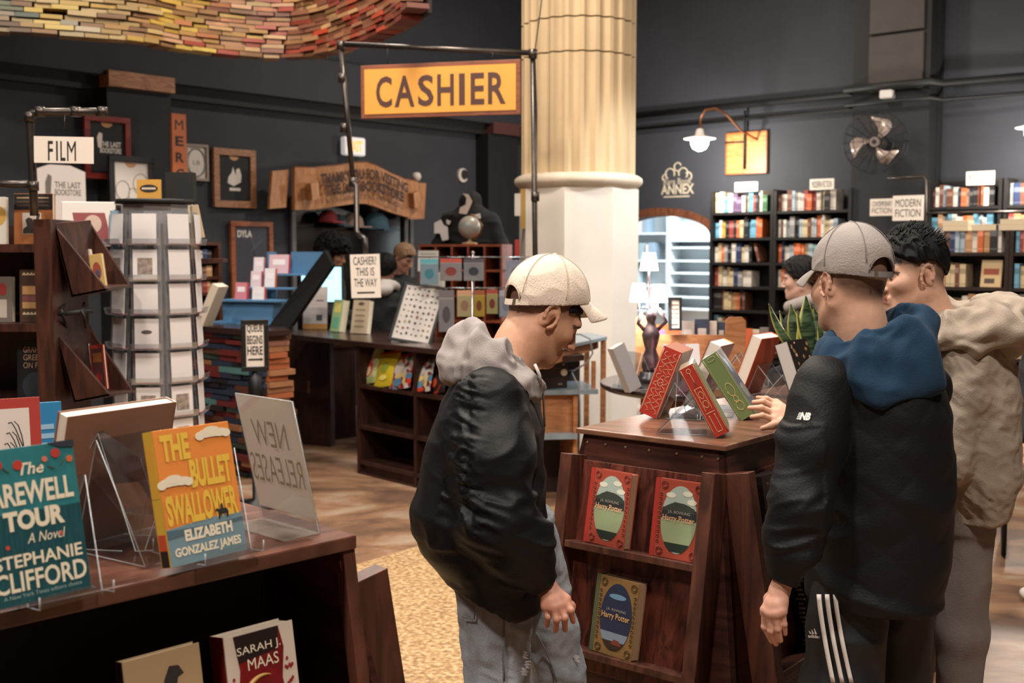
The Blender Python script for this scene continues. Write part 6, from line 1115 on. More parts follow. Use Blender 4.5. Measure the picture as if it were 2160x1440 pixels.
# ================================================================ people: smooth distance-field bodies and clothes
class Vol:
    def __init__(s, lo, hi, h):
        s.lo = np.array(lo, np.float32); s.h = h; n = np.ceil((np.array(hi) - s.lo) / h).astype(int) + 1
        s.ax = [s.lo[i] + h * np.arange(n[i], dtype=np.float32) for i in range(3)]; s.v = np.full(tuple(n), .5, np.float32)
    def _put(s, f, lo, hi, k, mode):
        sl = []
        for i in range(3):
            a = max(0, int((lo[i] - k - s.lo[i]) / s.h) - 2); b = min(len(s.ax[i]), int((hi[i] + k - s.lo[i]) / s.h) + 3)
            if b <= a: return
            sl.append(slice(a, b))
        X, Y, Z = s.ax[0][sl[0]][:, None, None], s.ax[1][sl[1]][None, :, None], s.ax[2][sl[2]][None, None, :]
        d = f(X, Y, Z); c = s.v[tuple(sl)]
        if mode == 'add':
            t = np.clip(.5 + .5 * (c - d) / k, 0, 1); s.v[tuple(sl)] = c * (1 - t) + d * t - k * t * (1 - t)
        elif mode == 'sub':
            d = -d; t = np.clip(.5 - .5 * (c - d) / k, 0, 1); s.v[tuple(sl)] = c * (1 - t) + d * t + k * t * (1 - t)
    def cap(s, a, b, ra, rb=None, k=.02, mode='add'):
        a, b = np.array(a, float), np.array(b, float); rb = ra if rb is None else rb; ba = b - a; L2 = max(ba.dot(ba), 1e-9); m = max(ra, rb)
        def f(X, Y, Z):
            t = np.clip(((X - a[0]) * ba[0] + (Y - a[1]) * ba[1] + (Z - a[2]) * ba[2]) / L2, 0, 1)
            return np.sqrt((X - a[0] - t * ba[0]) ** 2 + (Y - a[1] - t * ba[1]) ** 2 + (Z - a[2] - t * ba[2]) ** 2) - (ra + (rb - ra) * t)
        s._put(f, np.minimum(a, b) - m, np.maximum(a, b) + m, k, mode); return s
    def chain(s, pts, rs, k=.02, mode='add'):
        for i in range(len(pts) - 1): s.cap(pts[i], pts[i + 1], rs[i], rs[i + 1], k, mode)
        return s
    def ell(s, c, r, k=.02, mode='add', R=None):
        c = np.array(c, float); r = np.array(r, float); m = r.max() if R is not None else r; Q = None if R is None else np.array(R)
        def f(X, Y, Z):
            x, y, z = X - c[0], Y - c[1], Z - c[2]
            if Q is not None: x, y, z = (x * Q[0, 0] + y * Q[1, 0] + z * Q[2, 0]), (x * Q[0, 1] + y * Q[1, 1] + z * Q[2, 1]), (x * Q[0, 2] + y * Q[1, 2] + z * Q[2, 2])
            k0 = np.sqrt((x / r[0]) ** 2 + (y / r[1]) ** 2 + (z / r[2]) ** 2); k1 = np.sqrt((x / r[0] ** 2) ** 2 + (y / r[1] ** 2) ** 2 + (z / r[2] ** 2) ** 2)
            return (k0 * (k0 - 1) / np.maximum(k1, 1e-6)).astype(np.float32)
        s._put(f, c - m, c + m, k, mode); return s
    def loft(s, rows, k=.02, mode='add', yaw=0.0):     # rows: z, cx, cy, rx, ry from bottom to top; sections are ellipses turned by yaw
        R = np.array(rows, float); R = R[np.argsort(R[:, 0])]; cy, sy = math.cos(yaw), math.sin(yaw); m = R[:, 3:5].max()
        def f(X, Y, Z):
            z = Z; g = lambda i: np.interp(z.ravel(), R[:, 0], R[:, i]).reshape(z.shape)
            x0, y0 = X - g(1), Y - g(2); x = x0 * cy + y0 * sy; y = -x0 * sy + y0 * cy; rx, ry = g(3), g(4)
            d = (np.sqrt((x / rx) ** 2 + (y / ry) ** 2) - 1) * np.minimum(rx, ry); return np.maximum(d, np.maximum(R[0, 0] - z, z - R[-1, 0])).astype(np.float32)
        s._put(f, (R[:, 1].min() - m, R[:, 2].min() - m, R[0, 0]), (R[:, 1].max() + m, R[:, 2].max() + m, R[-1, 0]), k, mode); return s
    def field(s, f, k=.004, mode='sub'):
        s._put(f, [a[0] for a in s.ax], [a[-1] for a in s.ax], k, mode); return s
    def mesh(s):
        v = s.v; ins = v < 0; n = v.shape
        cnt = np.zeros((n[0] - 1, n[1] - 1, n[2] - 1), np.int8)
        for i in (0, 1):
            for j in (0, 1):
                for k in (0, 1): cnt += ins[i:n[0] - 1 + i, j:n[1] - 1 + j, k:n[2] - 1 + k]
        idx = np.argwhere((cnt > 0) & (cnt < 8)); ids = np.full(cnt.shape, -1, np.int32); ids[tuple(idx.T)] = np.arange(len(idx))
        acc = np.zeros((len(idx), 3)); num = np.zeros(len(idx)); C = [(i, j, k) for i in (0, 1) for j in (0, 1) for k in (0, 1)]
        for a in C:
            for ax in range(3):
                if a[ax]: continue
                b = list(a); b[ax] = 1; va = v[tuple((idx + a).T)]; vb = v[tuple((idx + b).T)]; cr = (va < 0) != (vb < 0)
                t = np.where(cr, va / np.where(cr, va - vb, 1), 0); p = np.array(a, float)[None] + t[:, None] * (np.array(b) - np.array(a))[None]; acc += p * cr[:, None]; num += cr
        V = (idx + acc / num[:, None]) * s.h + s.lo; F = []
        for ax in range(3):
            u, w = (ax + 1) % 3, (ax + 2) % 3; sa = [slice(None)] * 3; sb = [slice(None)] * 3; sa[ax] = slice(0, -1); sb[ax] = slice(1, None); A, B = ins[tuple(sa)], ins[tuple(sb)]
            e = np.argwhere(A != B); e = e[(e[:, u] > 0) & (e[:, w] > 0) & (e[:, u] < n[u] - 1) & (e[:, w] < n[w] - 1)]
            q = []
            for du, dw in ((-1, -1), (0, -1), (0, 0), (-1, 0)):
                c = e.copy(); c[:, u] += du; c[:, w] += dw; q.append(ids[tuple(c.T)])
            q = np.stack(q, 1); fl = A[tuple(e.T)]; q[~fl] = q[~fl][:, ::-1]; F.append(q)
        return V, np.concatenate(F)
def normals(V, F):
    n = np.zeros_like(V); a = np.cross(V[F[:, 2]] - V[F[:, 0]], V[F[:, 3]] - V[F[:, 1]])
    for i in range(4): np.add.at(n, F[:, i], a)
    return n / np.maximum(np.linalg.norm(n, axis=1, keepdims=True), 1e-9)
def relax(V, F, it=2, f=.5):
    for _ in range(it):
        s = np.zeros_like(V); c = np.zeros(len(V))
        for i in range(4):
            for j in (1, 3): np.add.at(s, F[:, i], V[F[:, (i + j) % 4]]); np.add.at(c, F[:, i], 1)
        V = V + f * (s / np.maximum(c, 1)[:, None] - V)
    return V
def vnoise(p):
    i = np.floor(p); f = p - i; f = f * f * (3 - 2 * f); r = 0
    for a in (0, 1):
        for b in (0, 1):
            for c in (0, 1):
                h = np.sin((i[:, 0] + a) * 127.1 + (i[:, 1] + b) * 311.7 + (i[:, 2] + c) * 74.7) * 43758.5453; h = h - np.floor(h)
                r = r + h * (f[:, 0] if a else 1 - f[:, 0]) * (f[:, 1] if b else 1 - f[:, 1]) * (f[:, 2] if c else 1 - f[:, 2])
    return r
def fold(V, sc, rot=(0, 0, 0), seed=0.0):      # soft ridges, stretched by the scale vector
    R = np.array(Euler(rot).to_matrix()); p = (V @ R) * np.array(sc) + seed; w = p + .9 * np.stack([vnoise(p * .6 + 7), vnoise(p * .6 + 17), vnoise(p * .6 + 27)], 1)
    q = 1 - np.abs(2 * vnoise(w) - 1); return .5 + .27 * np.clip((q - q.mean()) / max(q.std(), 1e-6), -2.2, 1.6)
def put_mesh(name, parts, m, parent, base, cols=None):
    Vs, Fs, o = [], [], 0
    for V, F in parts: Vs.append(V); Fs.append(F + o); o += len(V)
    V = np.concatenate(Vs) - np.array(base); F = np.concatenate(Fs); me = bpy.data.meshes.new(name); me.vertices.add(len(V)); me.vertices.foreach_set('co', V.astype(np.float32).ravel())
    me.loops.add(F.size); me.loops.foreach_set('vertex_index', F.astype(np.int32).ravel()); me.polygons.add(len(F)); me.polygons.foreach_set('loop_start', np.arange(0, F.size, 4, dtype=np.int32)); me.polygons.foreach_set('loop_total', np.full(len(F), 4, np.int32)); me.polygons.foreach_set('use_smooth', np.ones(len(F), bool)); me.update(calc_edges=True); me.validate()
    if cols is not None:
        a = me.attributes.new('col', 'FLOAT_COLOR', 'POINT'); a.data.foreach_set('color', np.concatenate([np.concatenate(cols), np.ones((len(V), 1))], 1).astype(np.float32).ravel())
    me.materials.append(m); return link(name, me, parent)
def rot_head(yaw, pitch, roll): return np.array((Matrix.Rotation(yaw, 3, 'Z') @ Matrix.Rotation(pitch, 3, 'Y') @ Matrix.Rotation(roll, 3, 'X')))
SKIN = mat('skin', '#c08a6c', .5, attr='col', var=.06, vs=60, sss=.12, spec=.35)
CRAN = ((-.010, 0, .040), (.100, .079, .088))
class Head:
    def __init__(s, org, yaw, pitch=0.0, roll=0.0, sc=1.0): s.o = np.array(org, float); s.R = rot_head(yaw, pitch, roll); s.sc = sc
    def w(s, V): return (V * s.sc) @ s.R.T + s.o
    def l(s, p): return (np.array(p, float) - s.o) @ s.R / s.sc
    def head(s, neck_base, rn=.056, h=.0026, skin='#b98465', hairc='#4a372e', fade=True, top_bald=False):
        nb = s.l(neck_base); lo = np.minimum((-.13, -.115, -.14), nb - .08); hi = np.maximum((.15, .115, .15), nb + .08); v = Vol(lo, hi, h)
        v.ell(CRAN[0], CRAN[1]); v.ell((.03, 0, -.035), (.064, .060, .082), .03)
        for y in (-1, 1):
            v.cap((-.005, y * .056, -.045), (.07, y * .02, -.088), .02, .018, .03); v.ell((.06, y * .045, -.012), (.028, .022, .022), .03)
        v.ell((.078, 0, -.09), (.02, .022, .017), .02)
        v.cap((.083, -.036, .032), (.083, .036, .032), .013, .013, .02); v.cap((.094, 0, .018), (.116, 0, -.022), .008, .0115, .014)
        for y in (-1, 1): v.ell((.103, y * .012, -.027), (.011, .008, .007), .008); v.ell((.098, y * .033, .010), (.014, .017, .011), .014, 'sub'); v.ell((.079, y * .033, .010), (.0125, .0125, .0125), .003)
        v.cap((.092, -.02, -.053), (.092, .02, -.053), .0075, .0075, .01); v.cap((.090, -.018, -.066), (.090, .018, -.066), .008, .008, .01); v.cap((.102, -.02, -.0595), (.102, .02, -.0595), .0025, .0025, .004, 'sub')
        for y in (-1, 1):
            v.ell((-.008, y * .079, .004), (.017, .007, .031), .010, R=np.array(Matrix.Rotation(.22, 3, 'Y') @ Matrix.Rotation(y * .32, 3, 'Z')))
            rim = [(-.002 + .019 * math.cos(q) - .004 * math.sin(q), y * (.083 + .004 * (math.cos(q) < 0)), .006 + .031 * math.sin(q)) for q in [-1.3 + (PI + 1.7) * i / 10 for i in range(11)]]
            v.chain(rim, [.0045] * 11, .004); v.ell((.003, y * .089, .0), (.008, .007, .015), .005, 'sub')
        v.chain([(-.022, 0, -.02), tuple((np.array((-.022, 0, -.03)) + nb) / 2), tuple(nb)], [rn, rn * 1.0, rn * 1.15], .03)
        V, F = v.mesh(); V = relax(V, F, 1, .4); c = np.tile(np.array(hexlin(skin)), (len(V), 1)); x, y, z = V.T
        def mixin(mask, colr): nonlocal c; m = np.clip(mask, 0, 1)[:, None]; c = c * (1 - m) + np.array(hexlin(colr)) * m
        if fade:
            line = .004 + np.where(x > 0, .55 * x, .62 * x) ; ear = np.exp(-(((x + .005) / .022) ** 2 + ((z - .0) / .036) ** 2)); band = np.clip((z - line) / .035 + .25, 0, 1) * np.clip((.078 - x) / .02, 0, 1) * (1 - np.clip(ear * 1.6, 0, 1)); mixin(band * .8, hairc)
        if fade: mixin(np.clip((z - .040 - .25 * (.09 - x) * (x < .06)) / .012, 0, 1) * np.clip((x - .02) / .02, 0, 1), hairc)
        mixin(((np.abs(np.abs(y) - .033) < .022) & (np.abs(z - .036 + 1.2 * np.maximum(0, np.abs(y) - .04)) < .0055) & (x > .06)).astype(float) * .85, '#2a1d18')
        mixin(((np.abs(z + .0595) < .013) & (np.abs(y) < .021) & (x > .08)).astype(float) * .55, '#9c5348')
        ex = (np.hypot(np.abs(y) - .033, z - .009) < .0085) & (x > .075); mixin(ex.astype(float) * .8, '#2b201c')
        mixin(np.exp(-(((x - .003) / .01) ** 2 + ((z) / .016) ** 2)) * (np.abs(y) > .075) * .55, '#8c4a38')
        mixin(np.clip((-.04 - z) / .05, 0, 1) * np.clip((x - .03) / .04, 0, 1) * .18, '#6a4a3c')
        return s.w(V), F, c
    def hair(s, h=.003, off=.012, spiky=.0, low=-.035, side=.014):
        v = Vol((-.15, -.12, -.09), (.14, .12, .18), h); c, r = CRAN; v.ell(c, np.array(r) + off, .004); v.ell((c[0] + .01, 0, c[2] + .018), np.array(r) + off * .8, .02)
        def below(X, Y, Z): return (Z - (side + (low - side) * np.clip((-X - .035) / .05, 0, 1) + (.085 - side) * np.clip((X - .03) / .05, 0, 1)) + 0 * Y).astype(np.float32)
        s_ = v; X, Y, Z = v.ax[0][:, None, None], v.ax[1][None, :, None], v.ax[2][None, None, :]; v.v = np.maximum(v.v, -below(X, Y, Z))
        V, F = v.mesh(); V = relax(V, F, 1, .4); N = normals(V, F); up = np.clip((V[:, 2] - .03) / .06, 0, 1); V = V + N * ((fold(V, (70, 70, 22), (.2, .5, 0)) - .4) * (.004 + .012 * spiky * up))[:, None]
        return s.w(V), F
    def cap(s, h=.0028, thick=.006, tall=.012):
        v = Vol((-.15, -.12, -.05), (.15, .12, .19), h); c, r = np.array(CRAN[0]), np.array(CRAN[1]); c = c + (0, 0, tall * .6); ro = r + (.016, .014, .012 + tall)
        v.ell(c, ro, .004); v.ell(c, ro - thick, .004, 'sub'); X, Y, Z = v.ax[0][:, None, None], v.ax[1][None, :, None], v.ax[2][None, None, :]; pl = .036 + .20 * X
        v.v = np.maximum(v.v, (pl - Z) + 0 * Y)
        op = np.maximum(np.sqrt(((Y) / .040) ** 2 + ((Z - pl - .014) / .040) ** 2) - 1, -(Z - pl - .014) / .04) * .035; op = np.maximum(op, X + .03); v.v = np.maximum(v.v, -op)
        V, F = v.mesh(); V = relax(V, F, 1, .4); N = normals(V, F); rad = np.clip((V[:, 2] - .05) / .05, 0, 1); V = V + N * ((fold(V, (16, 16, 24), (.3, .2, .1), 3.3) - .5) * .003)[:, None]
        s.cc, s.ro = c, ro; return s.w(V), F
    def cap_parts(s, par, base, m, m2, strapm, buckle):
        W = lambda p: tuple(s.w(np.array([p]))[0] - np.array(base)); c, ro = s.cc, s.ro; vs = []; n, k = 16, 6
        for j in range(k + 1):
            for i in range(n + 1):
                u = i / n * 2 - 1; th = u * 1.12; t = j / k; bx_, by_ = c[0] + (ro[0] - .003) * math.cos(th), (ro[1] - .003) * math.sin(th)
                ex = .072 * (1 - .38 * abs(u) ** 2.4); x = bx_ + ex * t; y = by_ * (1 + .02 * t); z = .036 + .2 * bx_ - .010 * t - .03 * t * t * .5 - .016 * (u * u) * t; vs.append(W((x, y, z)))
        mb = MB(); mb.add(vs, [(j * (n + 1) + i, j * (n + 1) + i + 1, (j + 1) * (n + 1) + i + 1, (j + 1) * (n + 1) + i) for j in range(k) for i in range(n)], 0, True); o = mb.build('visor', m, par); sd = o.modifiers.new('solid', 'SOLIDIFY'); sd.thickness = .004; sd.offset = 0; sb = o.modifiers.new('sub', 'SUBSURF'); sb.levels = sb.render_levels = 1
        sm = MB()
        for a in range(6):
            ph = PI / 6 + a * PI / 3; pts = []
            for q in range(15):
                e = .12 + 1.45 * q / 14; p = (c[0] + (ro[0] + .0022) * math.sin(e) * math.cos(ph), (ro[1] + .0022) * math.sin(e) * math.sin(ph), c[2] + (ro[2] + .0022) * math.cos(e))
                if p[2] > .036 + .2 * p[0] + .002 and not (p[0] < 0 and abs(p[1]) < .038 and p[2] < .036 + .2 * p[0] + .058): pts.append(W(p))
            if len(pts) > 2: sm.tube(pts, .0011, 5)
        sm.build('seam', m2, par); MB().lathe([(.001, .006), (.006, .004), (.008, 0), (.006, -.003)], 12, c=W((c[0], 0, c[2] + ro[2]))).build('top_button', m2, par)
        rm = MB(); hp = []
        for q in range(13): t = PI * q / 12; y = .041 * math.cos(t); dz = .014 + .041 * math.sin(t); x = c[0] - ro[0] * math.sqrt(max(.0, 1 - (y / ro[1]) ** 2 - ((.02 + dz - c[2]) / ro[2]) ** 2)) ; hp.append(W((x - .001, y, .036 + .2 * x + dz)))
        rm.tube(hp, .0016, 6); rm.build('opening_binding', m2, par)
        st = MB(); sp_ = []
        for q in range(17): y = .058 * (q / 8 - 1); x = c[0] - ro[0] * math.sqrt(max(0, 1 - (y / ro[1]) ** 2 - .07)) + .0005; sp_.append((x, y))
        for q in range(16): a, b = sp_[q], sp_[q + 1]; st.hexa([W((a[0], a[1], .038 + .2 * a[0])), W((b[0], b[1], .038 + .2 * b[0])), W((b[0], b[1], .053 + .2 * b[0])), W((a[0], a[1], .053 + .2 * a[0]))], [W((a[0] - .002, a[1], .038 + .2 * a[0])), W((b[0] - .002, b[1], .038 + .2 * b[0])), W((b[0] - .002, b[1], .053 + .2 * b[0])), W((a[0] - .002, a[1], .053 + .2 * a[0]))])
        st.build('strap', strapm, par, fix=True); bu = MB(); i0 = buckle; a, b = sp_[i0], sp_[i0 + 1]; bu.hexa([W((a[0] - .003, a[1], .036 + .2 * a[0])), W((b[0] - .003, b[1], .036 + .2 * b[0])), W((b[0] - .003, b[1], .055 + .2 * b[0])), W((a[0] - .003, a[1], .055 + .2 * a[0]))], [W((a[0] - .0045, a[1], .036 + .2 * a[0])), W((b[0] - .0045, b[1], .036 + .2 * b[0])), W((b[0] - .0045, b[1], .055 + .2 * b[0])), W((a[0] - .0045, a[1], .055 + .2 * a[0]))]); bu.build('buckle', mat('buckle_brass', '#8a7a60', .35, metal=.7), par, fix=True)
def hand(wrist, fore, fingers, thumb, r=.0092, h=.0021, skin='#b98465', palm=.0135):   # fingers: lists of points knuckle..tip
    pts = [np.array(p, float) for p in [wrist, fore] + [q for f in fingers for q in f] + thumb]; lo, hi = np.min(pts, 0) - .045, np.max(pts, 0) + .045; v = Vol(lo, hi, h); wr = np.array(wrist, float)
    v.cap(fore, wrist, .031, .025, .02); kn = [np.array(f[0], float) for f in fingers]
    for i, f in enumerate(fingers):
        v.cap(wr + (kn[i] - wr) * .12, kn[i], palm * 1.15, palm * .92, .016); n = len(f); rs = [r * (1.08 - .30 * j / (n - 1)) * (.88 if i == 3 else 1) for j in range(n)]; v.chain(f, rs, .004)
        v.ell(kn[i], (r * 1.18,) * 3, .007)
        for j in range(1, n - 1): v.ell(f[j], (rs[j] * 1.07,) * 3, .003)
    for i in range(len(kn) - 1): v.cap(wr * .35 + kn[i] * .65, wr * .35 + kn[i + 1] * .65, palm, palm, .012)
    v.chain([wr * .55 + np.array(thumb[0]) * .45] + thumb, [.015] + [r * 1.25, r * 1.12, r * .85][:len(thumb)], .012)
    V, F = v.mesh(); V = relax(V, F, 1, .35); c = np.tile(np.array(hexlin(skin)), (len(V), 1)); red = np.zeros(len(V))
    for f in fingers:
        red = np.maximum(red, np.exp(-np.sum((V - np.array(f[0])) ** 2, 1) / .012 ** 2) * .5); red = np.maximum(red, np.exp(-np.sum((V - np.array(f[-1])) ** 2, 1) / .011 ** 2) * .6)
    c = c * (1 - red[:, None] * .5) + np.array(hexlin('#b06a58')) * red[:, None] * .5; return V, F, c
def lo_hi(pts, m): a = np.array([list(p) for p in pts], float); return a.min(0) - m, a.max(0) + m
def stump(parts_fn, lo, hi, h, skin):       # the covered rest of a body
    v = Vol(lo, hi, h); parts_fn(v); V, F = v.mesh(); return V, F, np.tile(np.array(hexlin(skin)), (len(V), 1))
def shoe(par, base, p, yaw, m, sole):
    c, s_ = math.cos(yaw), math.sin(yaw); v = Vol((-.13, -.07, -.01), (.22, .07, .14), .005); v.ell((.05, 0, .035), (.13, .045, .04), .03); v.ell((-.03, 0, .06), (.06, .04, .055), .03); v.v = np.maximum(v.v, .018 - v.ax[2][None, None, :]); V, F = v.mesh()
    W = lambda V: np.stack([V[:, 0] * c - V[:, 1] * s_ + p[0], V[:, 0] * s_ + V[:, 1] * c + p[1], V[:, 2] + p[2]], 1); o = put_mesh('shoe', [(W(V), F)], m, par, base)
    v = Vol((-.13, -.07, -.01), (.22, .07, .05), .005); v.ell((.05, 0, .01), (.135, .05, .05), .01); v.ell((-.03, 0, .01), (.075, .046, .05), .01); v.v = np.maximum(v.v, np.maximum(.0 - v.ax[2], v.ax[2] - .024)[None, None, :]); V, F = v.mesh(); put_mesh('sole', [(W(V), F)], sole, o, (0, 0, 0))
WSOLE = mat('shoe_sole', '#cfc8c0', .7); WSHOE = mat('shoe_white', '#d2ccc6', .6)
def person(label, base, bits, group=None):
    o = put_mesh('person', [(b[0], b[1]) for b in bits], SKIN, None, base, [b[2] for b in bits]); o.location = base; return tag(o, label, 'person', group)
def A3(*a): return [np.array(P(*q)) for q in a]

def cowl(name, m, par, base, nc, yaw, rin, zi, ctrl, amp=.008, seed=0.0, n=96, k=36, fr=(3.2, 5.0), thick=.004):
    """a fabric hood lying round a neck: rings of control points (outward, down) swept round the neck opening"""
    nc = np.array(nc, float); f = np.array((math.cos(yaw), math.sin(yaw), 0)); l = np.array((-math.sin(yaw), math.cos(yaw), 0)); rows = []
    for i in range(n):
        th = 2 * PI * i / n; b = (1 - math.cos(th)) / 2; s_ = math.sin(th); pts = [np.array(q, float) for q in ctrl(b, s_)]; e = f * math.cos(th) * rin[0] + l * math.sin(th) * rin[1]; en = (f * math.cos(th) + l * math.sin(th)); z0 = zi(b, s_)
        P4 = [pts[0]] + pts + [pts[-1]]; samples = []
        for j in range(k):
            t = j / (k - 1) * (len(pts) - 1.0001); a = int(t); u = t - a; p0, p1, p2, p3 = P4[a], P4[a + 1], P4[a + 2], P4[a + 3]
            q = .5 * (2 * p1 + (p2 - p0) * u + (2 * p0 - 5 * p1 + 4 * p2 - p3) * u * u + (3 * p1 - p0 - 3 * p2 + p3) * u ** 3); samples.append(nc + e + en * q[0] + np.array((0, 0, z0 + q[1])))
        rows.append(samples)
    V = np.array(rows).reshape(-1, 3); F = np.array([(i * k + j, ((i + 1) % n) * k + j, ((i + 1) % n) * k + j + 1, i * k + j + 1) for i in range(n) for j in range(k - 1)])
    if np.mean(np.sum(normals(V, F) * (V - nc), 1)) < 0: F = F[:, ::-1]
    N = normals(V, F); i_, j_ = np.divmod(np.arange(len(V)), k); a = 2 * PI * i_ / n; cc = np.stack([np.cos(a) * fr[0], np.sin(a) * fr[0], j_ / k * fr[1]], 1) + seed; w = cc + 1.1 * np.stack([vnoise(cc * .7 + 5), vnoise(cc * .7 + 15), vnoise(cc * .7 + 25)], 1)
    d = (1 - np.abs(2 * vnoise(w) - 1)) - .5; c2 = np.stack([np.cos(a) * fr[0] * 2.6, np.sin(a) * fr[0] * 2.6, j_ / k * fr[1] * 3.2], 1) + seed; d2 = (1 - np.abs(2 * vnoise(c2 + 1.3 * np.stack([vnoise(c2 * .6), vnoise(c2 * .6 + 9), vnoise(c2 * .6 + 19)], 1)) - 1)) - .5
    d = (d - d.mean()) / d.std(); d2 = (d2 - d2.mean()) / d2.std(); V = V + N * (np.clip(d, -2, 1.6) * amp * .5 + np.clip(d2, -2, 1.6) * amp * .26)[:, None]; o = put_mesh(name, [(V, F)], m, par, base); sd = o.modifiers.new('solid', 'SOLIDIFY'); sd.thickness = thick; sd.offset = -1; sb = o.modifiers.new('sub', 'SUBSURF'); sb.levels = sb.render_levels = 1; return o
# ---------------------------------------------------------------- man in the cream cap (centre)
D1 = 2.92; SK1 = '#c09176'
base = np.array([P(1075, 1000, D1).x, D1, 0]); nb = np.array(P(1072, 775, D1 + .0))
hd = Head(P(1142, 668, D1 + .06), .27, .60, 0.0, .99)
hand1 = hand(P(1158, 1246, 2.70), P(1136, 1205, 2.71),
             [A3((1194, 1264, 2.68), (1204, 1287, 2.66), (1209, 1310, 2.675)), A3((1183, 1276, 2.665), (1191, 1303, 2.648), (1192, 1328, 2.668)), A3((1168, 1281, 2.66), (1174, 1306, 2.648), (1172, 1329, 2.668)), A3((1152, 1279, 2.67), (1156, 1301, 2.66), (1154, 1319, 2.678))],
             A3((1186, 1258, 2.735), (1204, 1278, 2.73), (1206, 1300, 2.72)), skin='#b5826c', r=.0086)
hx_ = P(1045, 1230, D1).x; hipz = P(1045, 1215, D1).z
HN, HFr = np.array((P(1040, 1240, 2.86).x, 2.87, .86)), np.array((P(1105, 1240, 3.0).x, 3.02, .86))
KN, KFr = np.array((P(1052, 1440, 2.82).x, 2.83, .50)), np.array((P(1180, 1440, 3.02).x, 3.04, .52)); AN, AF_ = np.array((KN[0] - .04, 2.86, .09)), np.array((KFr[0] + .0, 3.06, .09))
body = stump(lambda v: (v.loft([(.86, base[0] - .02, D1, .11, .15), (1.1, base[0] - .03, D1, .10, .14), (1.28, base[0] - .02, D1, .09, .14), (1.38, nb[0] - .01, D1, .05, .06)], .03), v.chain([HN, KN, AN], [.075, .055, .04], .03), v.chain([HFr, KFr, AF_], [.075, .055, .04], .03),
              v.chain(A3((1040, 850, 2.76), (1040, 1090, 2.70), (1136, 1205, 2.71)), [.05, .042, .03], .03), v.chain(A3((1040, 850, 3.12), (1050, 1080, 3.16), (1120, 1180, 3.1)), [.05, .042, .03], .03)), (-.45, 2.5, .04), (.45, 3.35, 1.5), .012, SK1)
M1 = person('man in a cream cap, grey hoodie and black bomber jacket looking down', base, [hd.head(nb, .058, skin=SK1, hairc='#3a2c26'), hand1, body])
CREAM = mat('cap_cream_cotton', '#d6c8b8', .85, var=.05, vs=12, bump=.25, bs=220); CREAM2 = mat('cap_cream_seam', '#bfae9a', .9)
hc_ = Head((0, 0, 0), .50, .20, 0.0, 1.0); cc_ = np.array([CRAN[0]]); hc_.o = hd.w(cc_)[0] - hc_.w(cc_)[0]
o = put_mesh('cap', [hc_.cap(tall=.016)], CREAM, M1, base); hc_.cap_parts(o, base, CREAM, CREAM2, CREAM, 4)
# fringe under the visor
v = Vol((.0, -.09, .01), (.13, .09, .1), .003); v.ell(CRAN[0], np.array(CRAN[1]) + .0035, .003); v.ell((.03, 0, .03), (.066, .074, .06), .01); X, Y, Z = v.ax[0][:, None, None], v.ax[1][None, :, None], v.ax[2][None, None, :]; v.v = np.maximum(v.v, np.maximum((.035 - X) + 0 * Y + 0 * Z, (.068 - .5 * (.09 - X) - Z) + 0 * Y)); V, F = v.mesh(); put_mesh('hair', [(hd.w(V), F)], mat('hair_black', '#0d0b0a', .6, spec=.2), M1, base)
# bomber jacket
def row(py, xl, xr, d, ry): a, b_ = P(xl, py, d), P(xr, py, d); return ((a.z), (a.x + b_.x) / 2, d, (b_.x - a.x) / 2, ry)
v = Vol((-.36, 2.52, .60), (.22, 3.36, 1.50), .0058)
v.loft([row(775, 985, 1120, D1, .10), row(800, 955, 1136, D1, .19), row(850, 925, 1142, D1, .225), row(920, 900, 1146, D1, .235), row(1000, 882, 1150, D1, .24), row(1060, 868, 1152, D1, .245), row(1105, 868, 1156, D1, .24), row(1150, 886, 1158, D1, .23), row(1200, 925, 1158, D1, .215), row(1290, 940, 1152, D1, .20), row(1350, 945, 1152, D1, .20)], .03)
arm = A3((1035, 850, 2.765), (1045, 960, 2.715), (1050, 1090, 2.695), (1100, 1160, 2.695), (1143, 1222, 2.70)); v.chain(arm, [.088, .092, .092, .082, .048], .035)
v.chain(A3((1040, 850, 3.10), (1045, 1080, 3.17), (1115, 1190, 3.12)), [.085, .085, .06], .04)
hm0, hm1 = P(915, 1194, D1), P(1140, 1272, D1); sl_ = (hm1.z - hm0.z) / (hm1.x - hm0.x); X, Y, Z = v.ax[0][:, None, None], v.ax[1][None, :, None], v.ax[2][None, None, :]
tors = ((hm0.z + sl_ * (X - hm0.x)) - Z); armz = np.sqrt((X - arm[4][0]) ** 2 + (Y - arm[4][1]) ** 2 + (Z - arm[4][2]) ** 2) - .14
v.v = np.maximum(v.v, np.minimum(tors + 0 * Y, armz)); wc = np.array(P(1158, 1246, 2.70)); ad = (arm[4] - arm[3]); ad /= np.linalg.norm(ad)
v.v = np.maximum(v.v, np.minimum(((X - arm[4][0]) * ad[0] + (Y - arm[4][1]) * ad[1] + (Z - arm[4][2]) * ad[2]) - .022, .085 - np.sqrt((X - arm[4][0]) ** 2 + (Y - arm[4][1]) ** 2 + (Z - arm[4][2]) ** 2)))
V, F = v.mesh(); V = relax(V, F, 2, .5); N = normals(V, F)
d = (fold(V, (5, 5, 9), (.3, .5, .2)) - .55) * .012 + (fold(V, (14, 14, 26), (.2, -.4, .1), 4) - .5) * .005
